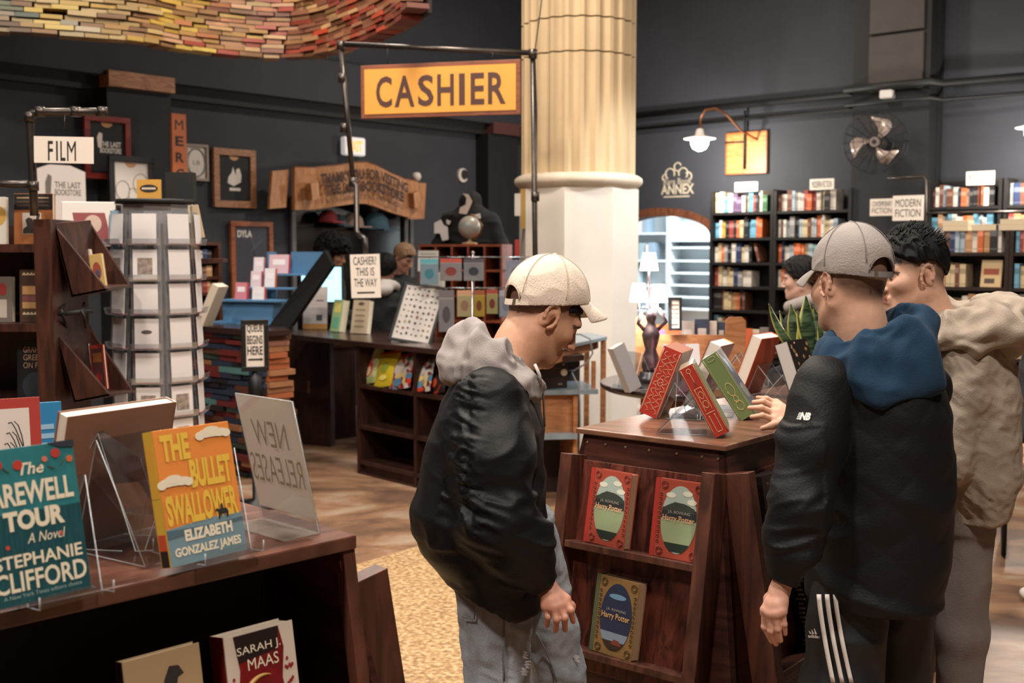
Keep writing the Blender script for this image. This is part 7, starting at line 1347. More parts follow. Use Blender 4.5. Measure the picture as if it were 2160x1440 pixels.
# gathered seam down the back of the near sleeve, tight cuff and hem ribs
sx = np.interp(V[:, 2], [P(1000, 1120, 2.7).z, P(1000, 1000, 2.7).z, P(980, 870, 2.7).z], [P(1000, 1120, 2.7).x, P(985, 1000, 2.7).x, P(985, 870, 2.7).x]); near = np.exp(-((V[:, 0] - sx) / .035) ** 2) * (V[:, 1] < 2.78) * (V[:, 2] > 1.0) * (V[:, 2] < 1.36)
d = d + near * (fold(V, (24, 24, 95), (.0, .25, 0), 6) - .5) * .013 - .004 * np.exp(-((V[:, 0] - sx) / .008) ** 2) * near
slv = (V[:, 1] < 2.72) * np.clip((1.22 - V[:, 2]) / .1, 0, 1) * np.clip((V[:, 2] - .93) / .04, 0, 1); d = d + slv * (fold(V, (8, 8, 34), (.0, .35, 0), 2) - .5) * .014
V = V + N * d[:, None]; NYLON = mat('bomber_black_nylon', '#0a0a0c', .55, bump=.08, bs=160, spec=.28); jk = put_mesh('jacket', [(V, F)], NYLON, M1, base)
zp = MB(); zp.tube([np.array(P(1134, 782, 2.86)) - base, np.array(P(1146, 830, 2.87)) - base, np.array(P(1149, 900, 2.88)) - base], .003, 6); zp.build('zip', mat('zip_steel', '#8f8f94', .3, metal=.8), jk)
# grey hood
GH = mat('hood_grey_fleece', '#938c8a', .95, var=.05, vs=30, bump=.3, bs=400, sheen=.1)
cowl('hood', GH, M1, base, P(1062, 744, D1), .1, (.056, .086), lambda b, s_: -.058 + .122 * b - .012 * s_, lambda b, s_: [(-.012, -.05), (-.002, -.012), (.012 + .018 * b, .012 + .004 * b), (.026 + .046 * b, .004 - .010 * b), (.038 + .066 * b, -.024 - .046 * b), (.042 + .064 * b, -.054 - .070 * b), (.024 + .034 * b, -.062 - .082 * b)], .016, 3.0, fr=(1.5, 3.0))
MB().tube([np.array(P(1128, 768, 2.83)) - base, np.array(P(1138, 790, 2.82)) - base, np.array(P(1141, 810, 2.83)) - base], .004, 6).build('drawstring', flat('#b8b2ae', .8), M1)
# light jeans
v = Vol((-.24, 2.62, .05), (.26, 3.24, 1.0), .0065); v.chain([HN, KN, AN], [.102, .078, .072], .03); v.chain([HFr, KFr, AF_], [.10, .074, .07], .03); v.loft([(.84, (HN[0] + HFr[0]) / 2 - .01, 2.93, .12, .17), (.93, (HN[0] + HFr[0]) / 2 - .01, 2.93, .12, .16), (.98, (HN[0] + HFr[0]) / 2, 2.93, .12, .16)], .05); v.v = np.maximum(v.v, (.07 - v.ax[2])[None, None, :]); V, F = v.mesh(); V = relax(V, F, 1, .5); N = normals(V, F)
V = V + N * ((fold(V, (9, 9, 16), (.1, .4, 0), 5) - .5) * .012 + (fold(V, (26, 26, 40), (.1, .5, 0), 8) - .5) * .004)[:, None]
def denim():
    m = mat('jeans_light_denim', '#8d939b', .9, var=.22, vs=14, bump=.4, bs=420, stretch=(1.6, 1.6, .35)); return m
jn = put_mesh('jeans', [(V, F)], denim(), M1, base)
def seam(pts, r_=.0022, m=None, name='seam', par=jn, bs_=None): MB().tube([np.array(p) - base for p in pts], r_, 5).build(name, m or flat('#6d7178', .9), par)
def on_surf(px, py, V_=None):       # nearest point of a clothing mesh along the viewing ray
    Vv = V if V_ is None else V_; d_ = np.array(ray(px, py)); o_ = np.array((0, 0, CAMZ)); r_ = Vv - o_; t = r_ @ d_ / (d_ @ d_); dist = np.linalg.norm(r_ - t[:, None] * d_, axis=1); c = np.where(dist < .012)[0]
    if len(c) == 0: c = [int(np.argmin(dist))]
    i = c[int(np.argmin(t[c]))] if len(c) > 1 else c[0]; return o_ + d_ * (t[i] - .002)
seam([on_surf(1064, y) for y in (1275, 1310, 1350, 1400, 1436)]); seam([on_surf(x, y) for x, y in ((975, 1300), (1000, 1305), (1003, 1255), (1000, 1235))], name='pocket_seam'); seam([on_surf(x, y) for x, y in ((1132, 1335), (1150, 1370), (1165, 1405), (1174, 1438))])
rp = MB()
for px, py, l in ((1108, 1380, 0), (1113, 1400, 1), (1106, 1415, 2), (1216, 1388, 3)):
    a = on_surf(px, py); 
    for q in range(5): rp.tube([a - base + np.array((-.006 + random.uniform(-.003, .003), -.002, .004 * q - .008)), a - base + np.array((.006 + random.uniform(-.003, .004), -.004, .004 * q - .009))], .0009, 4)
rp.build('frayed_thread', flat('#d5d0ca', .9), jn)
shoe(M1, base, (AN[0] + .02, AN[1], 0), .2, WSHOE, WSOLE); shoe(M1, base, (AF_[0] + .02, AF_[1], 0), .2, WSHOE, WSOLE)
# ---------------------------------------------------------------- man in the grey cap (right, back to us)
D2 = 2.98; SK2 = '#c79c84'; base = np.array([P(1850, 1000, D2).x, D2, 0]); nb = np.array(P(1822, 735, D2 - .03)); hd = Head(P(1793, 606, D2), 2.04, .12, .04, 1.0)
hl = hand(P(1646, 1240, 2.80), P(1662, 1195, 2.80), [A3((1614, 1286, 2.79), (1613, 1322, 2.79), (1628, 1352, 2.80)), A3((1626, 1294, 2.775), (1626, 1330, 2.775), (1637, 1357, 2.785)), A3((1638, 1294, 2.765), (1640, 1326, 2.765), (1646, 1350, 2.775)), A3((1650, 1288, 2.765), (1654, 1316, 2.765), (1656, 1336, 2.775))], A3((1622, 1262, 2.82), (1614, 1292, 2.84), (1622, 1322, 2.845)), skin='#c29480')
Dh = 3.56
hr = hand(P(1658, 874, Dh), P(1700, 890, Dh - .05), [A3((1633, 884, Dh - .04), (1608, 876, Dh - .045), (1586, 879, Dh - .03)), A3((1632, 870, Dh - .02), (1606, 859, Dh - .025), (1581, 860, Dh - .01)), A3((1634, 858, Dh + .0), (1610, 846, Dh + .0), (1590, 848, Dh + .01)), A3((1637, 849, Dh + .02), (1617, 840, Dh + .02), (1598, 838, Dh + .03))], A3((1647, 892, Dh - .05), (1630, 897, Dh - .065), (1608, 903, Dh - .06)), skin='#cba088')
LL = [np.array((P(1803, 1290, 2.92).x, 2.95, .84)), np.array((P(1778, 1440, 2.9).x, 2.92, .48)), np.array((P(1785, 1440, 2.9).x, 2.95, .09))]; LR = [np.array((P(1905, 1290, 3.06).x, 3.08, .86)), np.array((P(1900, 1440, 3.06).x, 3.1, .48)), np.array((P(1900, 1440, 3.06).x, 3.12, .09))]
body = stump(lambda v: (v.loft([(.84, base[0], D2, .15, .14), (1.1, base[0], D2, .13, .12), (1.34, base[0] - .02, D2, .15, .13), (1.45, nb[0], nb[1], .06, .06)], .03), v.chain(LL, [.075, .055, .04], .03), v.chain(LR, [.075, .055, .04], .03), v.chain(A3((1725, 800, 2.86), (1690, 1050, 2.82), (1662, 1195, 2.80)), [.05, .042, .03], .03), v.chain(A3((1945, 820, 3.1), (1830, 985, 3.42), (1700, 890, Dh - .05)), [.05, .042, .03], .03)), (.55, 2.55, .04), (1.45, 3.7, 1.52), .012, SK2)
M2 = person('man in a grey cap and black quilted jacket with his back to us', base, [hd.head(nb, .06, skin=SK2, hairc='#4a382f'), hl, hr, body])
GREYC = mat('cap_grey_cotton', '#8d8682', .85, var=.05, vs=12, bump=.25, bs=220); GREY2 = mat('cap_grey_seam', '#77706c', .9); o = put_mesh('cap', [hd.cap(tall=.018)], GREYC, M2, base); hd.cap_parts(o, base, GREYC, GREY2, mat('cap_strap_grey', '#6f6a68', .8), 11)
v = Vol((.50, 2.56, .70), (1.42, 3.66, 1.46), .0065)
v.loft([row(735, 1760, 1900, D2, .10), row(765, 1715, 1950, D2, .16), row(800, 1702, 1975, D2, .19), row(870, 1700, 1996, D2, .20), row(1000, 1705, 2004, D2, .205), row(1120, 1708, 2000, D2, .205), row(1200, 1705, 1992, D2, .205), row(1262, 1705, 1976, D2, .20), row(1330, 1705, 1970, D2, .20)], .03)
al = A3((1738, 815, 2.86), (1708, 940, 2.825), (1692, 1060, 2.80), (1672, 1150, 2.795), (1655, 1212, 2.80)); v.chain(al, [.078, .077, .076, .068, .048], .03); v.chain(A3((1945, 820, 3.08), (1840, 985, 3.42), (1712, 895, Dh - .06)), [.075, .075, .05], .03)
X, Y, Z = v.ax[0][:, None, None], v.ax[1][None, :, None], v.ax[2][None, None, :]; hz = P(1840, 1262, D2).z; dl = np.sqrt((X - al[4][0]) ** 2 + (Y - al[4][1]) ** 2 + (Z - al[4][2]) ** 2)
v.v = np.maximum(v.v, np.minimum((hz - Z) + 0 * X + 0 * Y, dl - .10)); ad = al[4] - al[3]; ad /= np.linalg.norm(ad); v.v = np.maximum(v.v, np.minimum((X - al[4][0]) * ad[0] + (Y - al[4][1]) * ad[1] + (Z - al[4][2]) * ad[2] - .018, .1 - dl))
V, F = v.mesh(); V = relax(V, F, 2, .5); N = normals(V, F); q1 = (V[:, 0] * .9 + V[:, 1] * .4 + V[:, 2]) / .13; q2 = (V[:, 0] * .9 + V[:, 1] * .4 - V[:, 2]) / .13
quilt = np.minimum(np.abs(np.sin(PI * q1)), np.abs(np.sin(PI * q2))); tor = np.clip((V[:, 0] - .80) / .04, 0, 1)
d = (np.sqrt(quilt) - .6) * .003 * (.35 + .65 * tor) + (fold(V, (6, 6, 12), (.3, .2, .2), 8) - .5) * .012; ll = (V[:, 0] < P(1728, 1000, 2.8).x) * (V[:, 2] < 1.24); d = d + ll * (fold(V, (8, 8, 30), (0, -.3, 0), 2) - .5) * .012
V = V + N * d[:, None]; QUILT = mat('quilted_black', '#0d0d0f', .62, bump=.15, bs=160, spec=.3); jk = put_mesh('jacket', [(V, F)], QUILT, M2, base)
# sleeve emblem: slanted N and B with speed lines
ctr = on_surf(1697, 879, V); nn = N[int(np.argmin(np.linalg.norm(V - ctr, axis=1)))]; e = thing('sleeve_emblem', None, None, tuple(ctr - base + nn * .004)); e.parent = jk; q_e = Vector(nn).to_track_quat('-Y', 'Z'); e.rotation_euler = (q_e.to_euler().x, q_e.to_euler().y + .0, q_e.to_euler().z); EMB = flat('#d8d6d2', .5)
text('NB', e, .0035, 0, .026, .02, EMB, -.002, bold=.05, shear=.25)
for i in range(4): patch('emblem_line', [(-.017 + .001 * i, -.009 + .0048 * i), (-.006 + .001 * i, -.009 + .0048 * i), (-.0055 + .001 * i, -.0062 + .0048 * i), (-.0165 + .001 * i, -.0062 + .0048 * i)], EMB, e, -.0015)
# blue hood
BH = mat('hood_blue_fleece', '#0a2f49', .95, var=.06, vs=30, bump=.3, bs=400)
cowl('hood', BH, M2, base, P(1842, 712, D2 - .04), 2.04, (.078, .088), lambda b, s_: -.02 + .028 * b - .040 * s_ + .03, lambda b, s_: [(-.012, -.05), (-.002, -.014), (.012 + .016 * b, .016), (.034 + .022 * b, .006), (.048 + .040 * b, -.03 - .018 * b), (.050 + .056 * b * b, -.058 - .085 * b * b), (.04 + .045 * b * b, -.072 - .115 * b * b), (.02, -.075 - .09 * b)], .017, 8.0, fr=(1.3, 2.2))
v = Vol((.62, 2.70, .06), (1.36, 3.32, .98), .0075); v.chain(LL, [.10, .104, .075], .03); v.chain(LR, [.092, .088, .07], .03); v.loft([(.78, base[0] + .0, D2, .14, .14), (.95, base[0], D2, .14, .14)], .04); v.v = np.maximum(v.v, (.07 - v.ax[2])[None, None, :]); V, F = v.mesh(); V = relax(V, F, 1, .5); N = normals(V, F); V = V + N * ((fold(V, (7, 7, 12), (.1, .4, 0), 6) - .5) * .010)[:, None]
tp = put_mesh('track_pants', [(V, F)], mat('track_pants_black', '#0f1013', .6, bump=.1, bs=300), M2, base)
for x0, x1 in ((1727, 1757), (1744, 1776), (1761, 1795)):
    st = []; 
    for i in range(15):
        t = i / 14; py = 1252 + (1438 - 1252) * t; px = x0 + (x1 - x0) * (t ** 1.3); st.append((on_surf(px - 4.5, py, V) - base, on_surf(px + 4.5, py, V) - base))
    m = MB(); off = Vector((0, -.004, 0)); vs = []
    for a, b_ in st: vs += [tuple(Vector(a) + off), tuple(Vector(b_) + off)]
    m.add(vs, [(2 * i, 2 * i + 1, 2 * i + 3, 2 * i + 2) for i in range(14)], 0, True); o = m.build('stripe', flat('#cfc9c4', .8), tp); o.modifiers.new('s', 'SOLIDIFY').thickness = .002
ctr = on_surf(1716, 1335, V) + np.array((0, -.006, 0)); e = thing('trouser_emblem', None, None, tuple(ctr - base), -.25); e.parent = tp
for i, hh in enumerate((.007, .011, .015)): patch('emblem_bar', [(-.011 + .0065 * i, .0), (-.006 + .0065 * i, .0), (-.0085 + .0065 * i - .004, hh), (-.0115 + .0065 * i - .002, hh * .9)], EMB, e, 0)
text('adidas', e, 0, -.006, .03, .009, EMB, -.001, bold=.03)
shoe(M2, base, (LL[2][0], LL[2][1], 0), 2.3, mat('shoe_black', '#161616', .5), WSOLE); shoe(M2, base, (LR[2][0], LR[2][1], 0), 2.3, mat('shoe_black', '#161616', .5), WSOLE)
# ---------------------------------------------------------------- man in the beige parka (far right)
D3 = 3.45; SK3 = '#cba089'; base = np.array([P(2040, 1000, D3).x, D3, 0]); nb = np.array(P(1965, 668, D3)); hd = Head(P(1924, 584, D3), 3.32, .12, 0.0, 1.0)
L3 = [np.array((P(2030, 1090, D3).x, D3 - .02, .88)), np.array((P(2030, 1300, D3).x, D3, .48)), np.array((P(2030, 1440, D3).x, D3 + .03, .09))]; L3b = [p_ + np.array((-.07, .2, 0)) for p_ in L3]
body = stump(lambda v: (v.loft([(.84, base[0], D3 + .08, .11, .15), (1.3, base[0], D3 + .05, .11, .16), (1.44, nb[0] + .02, D3, .05, .06)], .03), v.chain(L3, [.07, .055, .04], .03), v.chain(L3b, [.07, .055, .04], .03), v.chain([np.array(P(2030, 770, D3 - .12)), np.array(P(1985, 980, D3 - .16)), np.array(P(1900, 1000, D3 + .05))], [.05, .042, .03], .03)), (.95, 3.1, .04), (1.65, 3.95, 1.5), .012, SK3)
h3 = hand(P(1880, 985, D3 + .1), P(1905, 1000, D3 + .06), [[np.array(P(1858 + 3 * i, 975 + 7 * i, D3 + .12 - .02 * i)), np.array(P(1842 + 3 * i, 978 + 7 * i, D3 + .13 - .02 * i)), np.array(P(1830 + 3 * i, 985 + 7 * i, D3 + .13 - .02 * i))] for i in range(4)], A3((1870, 965, D3 + .12), (1852, 962, D3 + .13), (1840, 964, D3 + .14)), skin=SK3, h=.003)
M3 = person('black-haired man in a beige hooded parka and grey sweatpants', base, [hd.head(nb, .058, skin=SK3, hairc='#2a2320'), body, h3])
put_mesh('hair', [hd.hair(off=.007, spiky=.4, low=-.005, side=.048)], mat('hair_black', '#0d0b0a', .6, spec=.2), M3, base)
tf = MB()
for k_ in range(420):
    a, e_ = random.uniform(-PI, PI), random.uniform(.0, 1.15); dl = np.array((math.sin(e_) * math.cos(a), math.sin(e_) * math.sin(a), math.cos(e_))); c_ = np.array(CRAN[0]) + np.array((.012, 0, .014)) * max(0, dl[2]) + dl * (np.array(CRAN[1]) + .006)
    if dl[0] > .75: continue
    t_ = c_ + dl * random.uniform(.008, .018) + np.array((-.012, random.uniform(-.006, .006), .006)); pr = [hd.w(np.array([c_ - dl * .01]))[0] - base, hd.w(np.array([(c_ + t_) / 2]))[0] - base, hd.w(np.array([t_]))[0] - base]; tf.tube(pr, [.0035, .0025, .0005], 4)
o = tf.build('hair_tuft', mat('hair_black', '#0d0b0a', .6, spec=.2), M3); o['kind'] = 'stuff'
BEI = mat('parka_beige', '#9b8e7f', .75, var=.05, vs=10, bump=.2, bs=250)
v = Vol((.98, 3.06, .74), (1.66, 3.86, 1.52), .0065); v.loft([row(655, 1925, 2010, D3, .08), row(690, 1915, 2075, D3, .16), row(740, 1920, 2125, D3 + .03, .20), row(820, 1925, 2136, D3 + .04, .21), row(920, 1930, 2138, D3 + .04, .215), row(1000, 1940, 2134, D3 + .04, .215), row(1060, 1955, 2120, D3 + .04, .20), row(1086, 1965, 2108, D3 + .04, .185)], .03)
v.chain(A3((2035, 770, D3 - .12), (1990, 970, D3 - .15), (1915, 1000, D3 + .03)), [.075, .072, .05], .035); V, F = v.mesh(); V = relax(V, F, 2, .5); N = normals(V, F)
V = V + N * ((fold(V, (4, 4, 5), (.9, .4, .2), 3) - .5) * .012 + (fold(V, (12, 12, 20), (.8, .5, .2), 12) - .5) * .009 + (fold(V, (30, 30, 60), (.7, .5, .2), 5) - .5) * .005)[:, None]; put_mesh('parka', [(V, F)], BEI, M3, base)
cowl('hood', BEI, M3, base, P(1992, 662, D3), 3.25, (.082, .092), lambda b, s_: -.03 + .055 * b, lambda b, s_: [(-.014, -.05), (-.002, -.014), (.014 + .03 * b, .020 + .010 * b), (.05 + .085 * b, .010 + .018 * b), (.066 + .13 * b, -.036 - .010 * b), (.06 + .125 * b, -.066 - .040 * b), (.04 + .07 * b, -.078 - .062 * b), (.02, -.075 - .05 * b)], .024, 5.0, fr=(1.9, 3.6))
v = Vol((1.05, 3.22, .06), (1.6, 3.86, .98), .0075); v.chain(L3, [.085, .072, .062], .03); v.chain(L3b, [.085, .072, .062], .03); v.loft([(.82, base[0] - .02, D3 + .06, .10, .15), (.95, base[0] - .02, D3 + .06, .10, .15)], .04); v.v = np.maximum(v.v, (.06 - v.ax[2])[None, None, :]); V, F = v.mesh(); V = relax(V, F, 1, .5); N = normals(V, F); V = V + N * ((fold(V, (10, 10, 4), (.0, .1, 0), 6) - .5) * .012)[:, None]; put_mesh('sweatpants', [(V, F)], mat('sweatpants_grey', '#7c7470', .95, var=.08, vs=20, bump=.3, bs=350), M3, base)
shoe(M3, base, (L3[2][0], L3[2][1], 0), 2.9, WSHOE, WSOLE); shoe(M3, base, (L3b[2][0], L3b[2][1], 0), 2.9, WSHOE, WSOLE)
# ---------------------------------------------------------------- people further back
def far_person(label, headpx, D, yaw, pitch, shoulders, topc, hairf, sk='#b98468', extra=None, legs=True, sc=1.0, hw=.20, hd_=.12, hood=None, arm=None, h=.006):
    ho = np.array(P(*headpx, D)); hd = Head(ho, yaw, pitch, 0, sc); bx0, bz = ho[0] + shoulders[0], ho[2] - .20; by = ho[1] + shoulders[1]; base = np.array((bx0, by, 0)); nb = np.array((bx0 * .7 + ho[0] * .3, by * .7 + ho[1] * .3, bz + .06)); f_ = np.array((math.cos(yaw), math.sin(yaw), 0)); l_ = np.array((-math.sin(yaw), math.cos(yaw), 0)); c0_ = np.array((bx0, by, 0))
    sh = [c0_ + l_ * s_ * hw * .85 + np.array((0, 0, bz - .05)) for s_ in (1, -1)]; el = [p_ + np.array((0, 0, -.28)) + f_ * .04 for p_ in sh]; wr = [p_ + np.array((0, 0, -.1)) + f_ * .22 for p_ in el]
    if arm is not None: el[0], wr[0] = arm
    lg = [[c0_ + l_ * s_ * .09 + np.array((0, 0, z_)) for z_ in (.88, .48, .08)] for s_ in (1, -1)]
    bits = [hd.head(nb, .05, h=.0045, skin=sk)]; bits.append(stump(lambda v: (v.loft([(.85, bx0, by, .10, .14), (bz - .1, bx0, by, .09, .16), (bz + .04, nb[0], nb[1], .05, .06)], .03, yaw=yaw), [v.chain([sh[i], el[i], wr[i]], [.045, .038, .028], .03) for i in (0, 1)], [v.chain(q, [.07, .05, .04], .03) for q in lg]), c0_ + (-.5, -.5, .03), c0_ + (.5, .5, bz + .15), .014, sk))
    for i in (0, 1):
        t = wr[i]; dv = (wr[i] - el[i]); dv = dv / np.linalg.norm(dv); sd = np.cross(dv, (0, 0, 1)); sd = sd / max(np.linalg.norm(sd), 1e-6)
        bits.append(hand(t, t - dv * .06, [[t + dv * .08 + sd * (.012 * j - .018) * 1.4, t + dv * .115 + sd * (.012 * j - .018) * 1.5 - np.array((0, 0, .01)), t + dv * .135 + sd * (.012 * j - .018) * 1.5 - np.array((0, 0, .03))] for j in range(4)], [t + dv * .04 + sd * -.045, t + dv * .07 + sd * -.055, t + dv * .09 + sd * -.05], h=.0045, skin=sk))
    o = person(label, base, bits); v = Vol(c0_ + (-.5, -.5, .75), c0_ + (.5, .5, bz + .14), .009); v.loft([(.80, bx0, by, hd_ + .02, hw), (1.1, bx0, by, hd_ + .02, hw), (bz - .12, bx0, by, hd_ + .02, hw + .01), (bz - .03, bx0, by, hd_, hw - .02), (bz + .05, nb[0], nb[1], .065, .075)], .03, yaw=yaw)
    for i in (0, 1): v.chain([sh[i], el[i], wr[i]], [.075, .062, .045], .03)
    V, F = v.mesh(); V = relax(V, F, 2); N = normals(V, F); V = V + N * ((fold(V, (6, 6, 10), (.3, .3, .2), 3) - .5) * .015)[:, None]; put_mesh('jacket' if topc[1] == 'j' else 'top', [(V, F)], topc[0], o, base)
    v = Vol(c0_ + (-.3, -.3, .04), c0_ + (.3, .3, .95), .012)
    for q in lg: v.chain(q, [.095, .075, .06], .03)
    V, F = v.mesh(); put_mesh('trousers', [(V, F)], mat('trousers_dark', '#17181d', .8), o, base)
    for q in lg: shoe(o, base, (q[2][0], q[2][1], 0), yaw, WSHOE, WSOLE)
    if hood: 
        v = Vol(ho + (-.25, -.25, -.32), ho + (.25, .25, .05), .006); nc = np.array((nb[0], nb[1], nb[2] + .01))
        for q in range(12): t0, t1 = 2 * PI * q / 12, 2 * PI * (q + 1) / 12; g = lambda t: nc + f_ * .085 * math.cos(t) + l_ * .095 * math.sin(t) + np.array((0, 0, -.03 * math.cos(t))); v.cap(g(t0), g(t1), .034, .034, .02)
        v.ell(nc - f_ * .12 + (0, 0, -.02), (.09, .1, .06), .03); V, F = v.mesh(); V = relax(V, F, 2); put_mesh('hood', [(V, F)], hood, o, base)
    if hairf: hairf(o, hd, base)
    return o
BLKT = mat('black_coat', '#0e0f12', .8, bump=.2, bs=120); HB = mat('hair_black', '#0d0b0a', .6, spec=.2)
def long_hair(o, hd, base): put_mesh('hair', [hd.hair(off=.016, spiky=.2, low=-.06)], HB, o, base)
far_person('dark-haired person in a black coat with a pale grey hood behind the plant', (1690, 592), 6.9, 2.75, .1, (.03, 0), (BLKT, 'j'), long_hair, sk='#c9a08c', hood=mat('hood_pale_grey', '#9c958f', .95), sc=1.0, hw=.23)
def curly(o, hd, base):
    v = Vol((-.24, -.23, -.12), (.18, .23, .28), .007); v.ell((-.045, 0, .075), (.15, .17, .15), .03); v.ell((.04, 0, .13), (.09, .14, .085), .03); X, Y, Z = v.ax[0][:, None, None], v.ax[1][None, :, None], v.ax[2][None, None, :]; v.v = np.maximum(v.v, np.minimum((X - .03) + 0 * Y + 0 * Z, (.05 - Z) + 0 * X + 0 * Y)); V, F = v.mesh(); N = normals(V, F); V = V + N * ((fold(V, (45, 45, 45)) - .4) * .03)[:, None]; put_mesh('hair', [(hd.w(V), F)], HB, o, base)
far_person('cashier with big curly black hair bent over the bright monitor', (704, 541), 10.85, -.25, .25, (-.06, .1), (mat('shirt_charcoal', '#33353a', .9), 't'), curly, sk='#a8765c', hw=.2)
def blond(o, hd, base): put_mesh('hair', [hd.hair(off=.010, spiky=.2, low=-.04)], mat('hair_blond', '#8a6a4e', .6, var=.2, vs=40), o, base)
far_person('short-haired blond customer in black, head lowered at the counter', (850, 545), 10.8, -.5, .5, (-.02, .05), (BLKT, 'j'), blond, sk='#b98872', hw=.2)
def beanie(o, hd, base):
    put_mesh('hair', [hd.hair(off=.018, spiky=.3, low=-.07)], HB, o, base)
far_person('customer in black with dark hair and a white collar, back turned at the counter', (812, 572), 9.75, 1.5, .1, (.0, -.02), (BLKT, 'j'), beanie, sk='#8d6a58', hood=mat('collar_white', '#cfc9c4', .9), hw=.19)
far_person('shopper in a dark sleeve cut off by the right edge', (2275, 640), 5.2, 1.75, .1, (-.02, 0), (BLKT, 'j'), long_hair, sk='#b08068', hw=.2, arm=(np.array(P(2172, 850, 5.12)), np.array(P(2160, 925, 5.02))))
# ================================================================ merchandise behind the counter and other small things
hf = Fr(*P(985, 470, 10.4).xy, -.25); hp = hf.w(hf.hit(985, 520)[0], .1, 0); zt0, zt1 = hf.hit(985, 530)[1], hf.hit(985, 408)[1]; hz = zt1 - zt0
r = thing('hoodie_display', 'black printed hoodie on a stand behind the globe', 'hoodie', (hp.x, hp.y, 0), -.25); v = Vol((-.45, -.2, zt0 - .35), (.45, .2, zt1 + .06), .009)
v.loft([(zt0 - .3, 0, 0, .24, .10), (zt0 + .1, 0, 0, .25, .11), (zt0 + hz * .6, 0, 0, .23, .11), (zt0 + hz * .78, 0, 0, .12, .09)], .04); v.ell((0, .02, zt0 + hz * .86), (.11, .10, .10), .04)
for s_ in (-1, 1): v.chain([(s_ * .2, 0, zt0 + hz * .55), (s_ * .3, .0, zt0 + hz * .1), (s_ * .33, -.02, zt0 - .25)], [.075, .065, .05], .03)
V, F = v.mesh(); V = relax(V, F, 2); N = normals(V, F); V = V + N * ((fold(V, (7, 7, 12)) - .5) * .02)[:, None]; put_mesh('hoodie', [(V, F)], mat('hoodie_black', '#121113', .9), r, (0, 0, 0)); MB().lathe([(.18, 0), (.18, .02), (.02, .04), (.02, zt0)], 16).build('stand', CONDUIT, r)
hw_ = lambda px, py: (hf.hit(px, py)[0] - hf.hit(985, 520)[0], hf.hit(px, py)[1])
for pts, c in (([(918, 470), (932, 463), (938, 475), (946, 478), (948, 505), (935, 508), (930, 492), (918, 492)], '#d8d3cf'), ([(978, 408), (990, 410), (998, 425), (992, 440), (986, 452), (970, 450), (972, 438), (984, 432), (986, 418)], '#cfc0b4'), ([(1003, 453), (1014, 450), (1016, 460), (1006, 464)], '#d8d3cf'), ([(943, 463), (953, 466), (950, 474), (944, 472)], '#cfc9c4')): patch('hoodie_print', [hw_(*p) for p in pts], flat(c, .8), r, -.125, .004)
# hanging packs on a clear rack standing on the counter
mp_ = PZ(998, 722, CZ); mp_.z = CZ; r = thing('merchandise_rack', 'slim chrome rack hung with small packaged gifts on the counter', 'rack', mp_); CHR = mat('chrome', '#b9b9bd', .2, metal=1); mz = lambda y: P(998, y, mp_.y).z - CZ; mxx = lambda px: P(px, 600, mp_.y).x - mp_.x
MB().lathe([(.1, 0), (.1, .012), (.01, .02), (.01, mz(535))], 16).build('pole', CHR, r); MB().lathe([(.001, .015), (.012, .008), (.014, 0), (.001, -.012)], 12, c=(0, 0, mz(533))).build('finial', CHR, r)
for y in (542, 607):
    MB().tube([(mxx(880), 0, mz(y)), (mxx(1130), 0, mz(y))], .004, 6).build('cross_bar', CHR, r)
PK = [(886, 546, 925, 600, '#9fb8be', '#5aa0ac', 'pale blue packaged gift'), (928, 545, 974, 592, '#a89c98', '#a8493c', 'clear packaged gift with a red heart'), (978, 545, 1020, 592, '#9c9694', '#45444a', 'clear packaged gift with a dark charm'), (925, 612, 958, 700, '#a59e9a', '#6a6464', 'grey printed packaged gift'), (964, 612, 996, 668, '#d2bb86', '#b98a6a', 'yellow and pink packaged gift'), (999, 612, 1022, 668, '#c9a53a', '#8a4a2c', 'bright yellow packaged gift'), (1026, 610, 1050, 662, '#b8a86a', '#8d3a2c', 'packaged gift with a red parrot'), (1053, 612, 1082, 668, '#a9a6aa', '#8a8890', 'silver packaged gift'), (1068, 548, 1110, 590, '#8f98a4', '#6a6a78', 'clear packaged gift nearest the column')]
for px0, py0, px1, py1, c, c2, l in PK:
    a, b_ = P(px0, py0, mp_.y - .03), P(px1, py1, mp_.y - .03); w, h = b_.x - a.x, a.z - b_.z; k = thing('gift_pack', l + ' hanging on the chrome rack', 'gift pack', ((a.x + b_.x) / 2, mp_.y - .03, b_.z), .0, 'gift packs on the chrome rack')
    MB().box(-w / 2, w / 2, 0, .012, 0, h).build('card', flat(c, .45), k, bevel=.003); patch('card_header', rct(-w / 2, w / 2, h * .82, h), flat(c2, .5), k, -.0003); patch('card_print', disc(0, h * .42, w * .26, h * .2, 14), flat(c2, .5), k, -.0003); MB().tube([(0, .006, h * .97), (0, .03, h + .012)], .002, 4).build('hook', CHR, k); MB().box(-w / 2, w / 2, -.006, -.001, .0, h * .8).build('clear_blister', ACR, k)
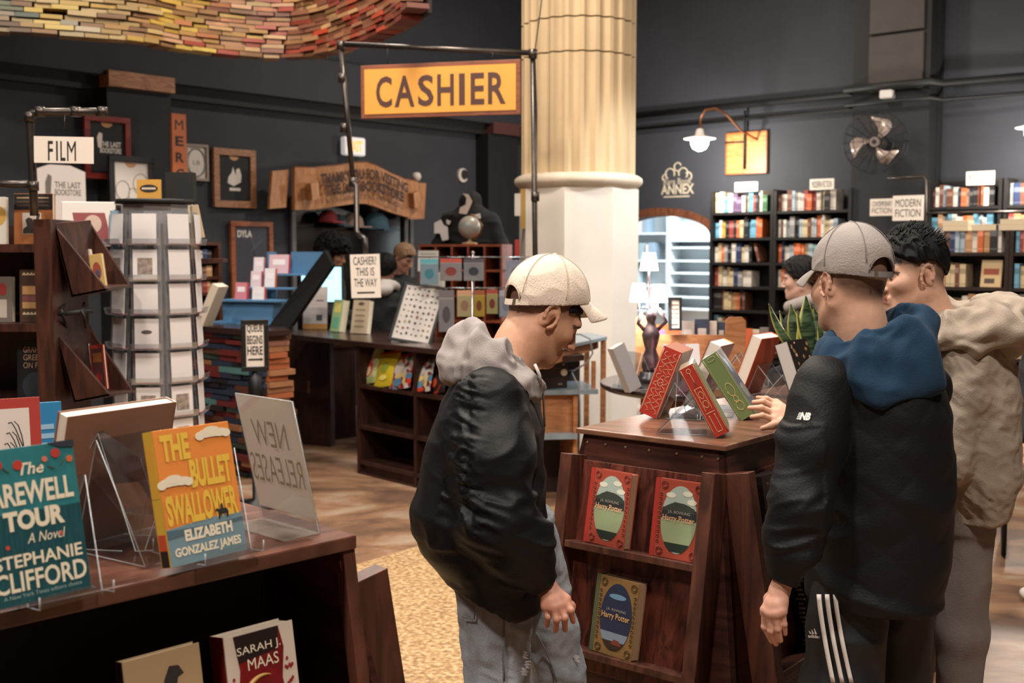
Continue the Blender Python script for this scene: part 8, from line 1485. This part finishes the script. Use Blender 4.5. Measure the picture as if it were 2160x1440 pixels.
# white notice cards and clutter by the cubby
for a, c, l, D_ in (((881, 528, 924, 572), '#c9c4be', 'pale printed notice standing before the cubby shelf', 9.3), ((886, 574, 938, 612), '#bfb6ac', 'pile of printed papers with a red corner behind the pin board', 9.2)):
    fr = Fr(P((a[0] + a[2]) / 2, 600, D_).x, D_, -.15); cx, zb_, w, h = fr.rect(*a); k = thing('notice_card', l, 'notice', fr.w(cx, 0, zb_), -.15, tilt=.1); MB().box(-w / 2, w / 2, 0, .01, 0, h).build('card', flat(c), k)
    for i in range(5): patch('notice_line', rct(-w * .38, w * .38, h * (.8 - .14 * i), h * (.86 - .14 * i)), flat('#9a938c'), k, -.0003)
    MB().box(-.01, .01, .01, .03, CZ - .3 - zb_, h * .8).build('prop', CONDUIT, k)
# papers pinned on the left flank of the pedestal
for a, c, l, D_ in (((1085, 408, 1102, 455), '#d0c8be', 'white paper corner pinned on the pedestal', 8.80), ((1098, 398, 1109, 482), '#b08c4a', 'yellow strip pinned on the pedestal', 8.78), ((1086, 505, 1096, 540), '#a83a34', 'red tag pinned low on the pedestal', 8.80)):
    p0, p1 = P(a[0], a[1], D_), P(a[2], a[3], D_); o = MB().box(-(p1.x - p0.x) / 2, (p1.x - p0.x) / 2, -.004, .004, 0, p0.z - p1.z).build('pinned_paper', flat(c), None, ((p0.x + p1.x) / 2, D_, p1.z), -.5); tag(o, l, 'paper')
# white lamp globe on the banner's right end
o = thing('ornament_ball', 'small white ball ornament on the right end of the carved banner', 'ornament', BF.w(bl(881, 378)[0], .02, bl(881, 382)[1])); MB().lathe([(.001, 0), (.04, .012), (.055, .05), (.04, .09), (.001, .1)], 18).build('ball', WHT, o); MB().lathe([(.02, -.02), (.02, .005)], 10).build('peg', BWD, o)
# chair at the right edge
cp = P(2205, 1000, 6.2); r = thing('folding_chair', 'black metal chair whose legs show at the right edge', 'chair', (cp.x, cp.y, 0), -.4); BM = mat('chair_black', '#121213', .4, metal=.4)
for s_ in (-.2, .2):
    MB().tube([(s_, -.22, .44), (s_, -.25, .25), (s_, -.23, .02), (s_, .2, .02), (s_, .26, .10), (s_, .24, .44)], .013, 8).build('leg', BM, r)
    MB().tube([(s_, .24, .44), (s_, .3, .85)], .012, 8).build('back_post', BM, r)
bx('seat', -.21, .21, -.22, .24, .44, .47, BM, r, .01); bx('backrest', -.2, .2, .27, .29, .62, .85, BM, r, .01)
fit_texts()
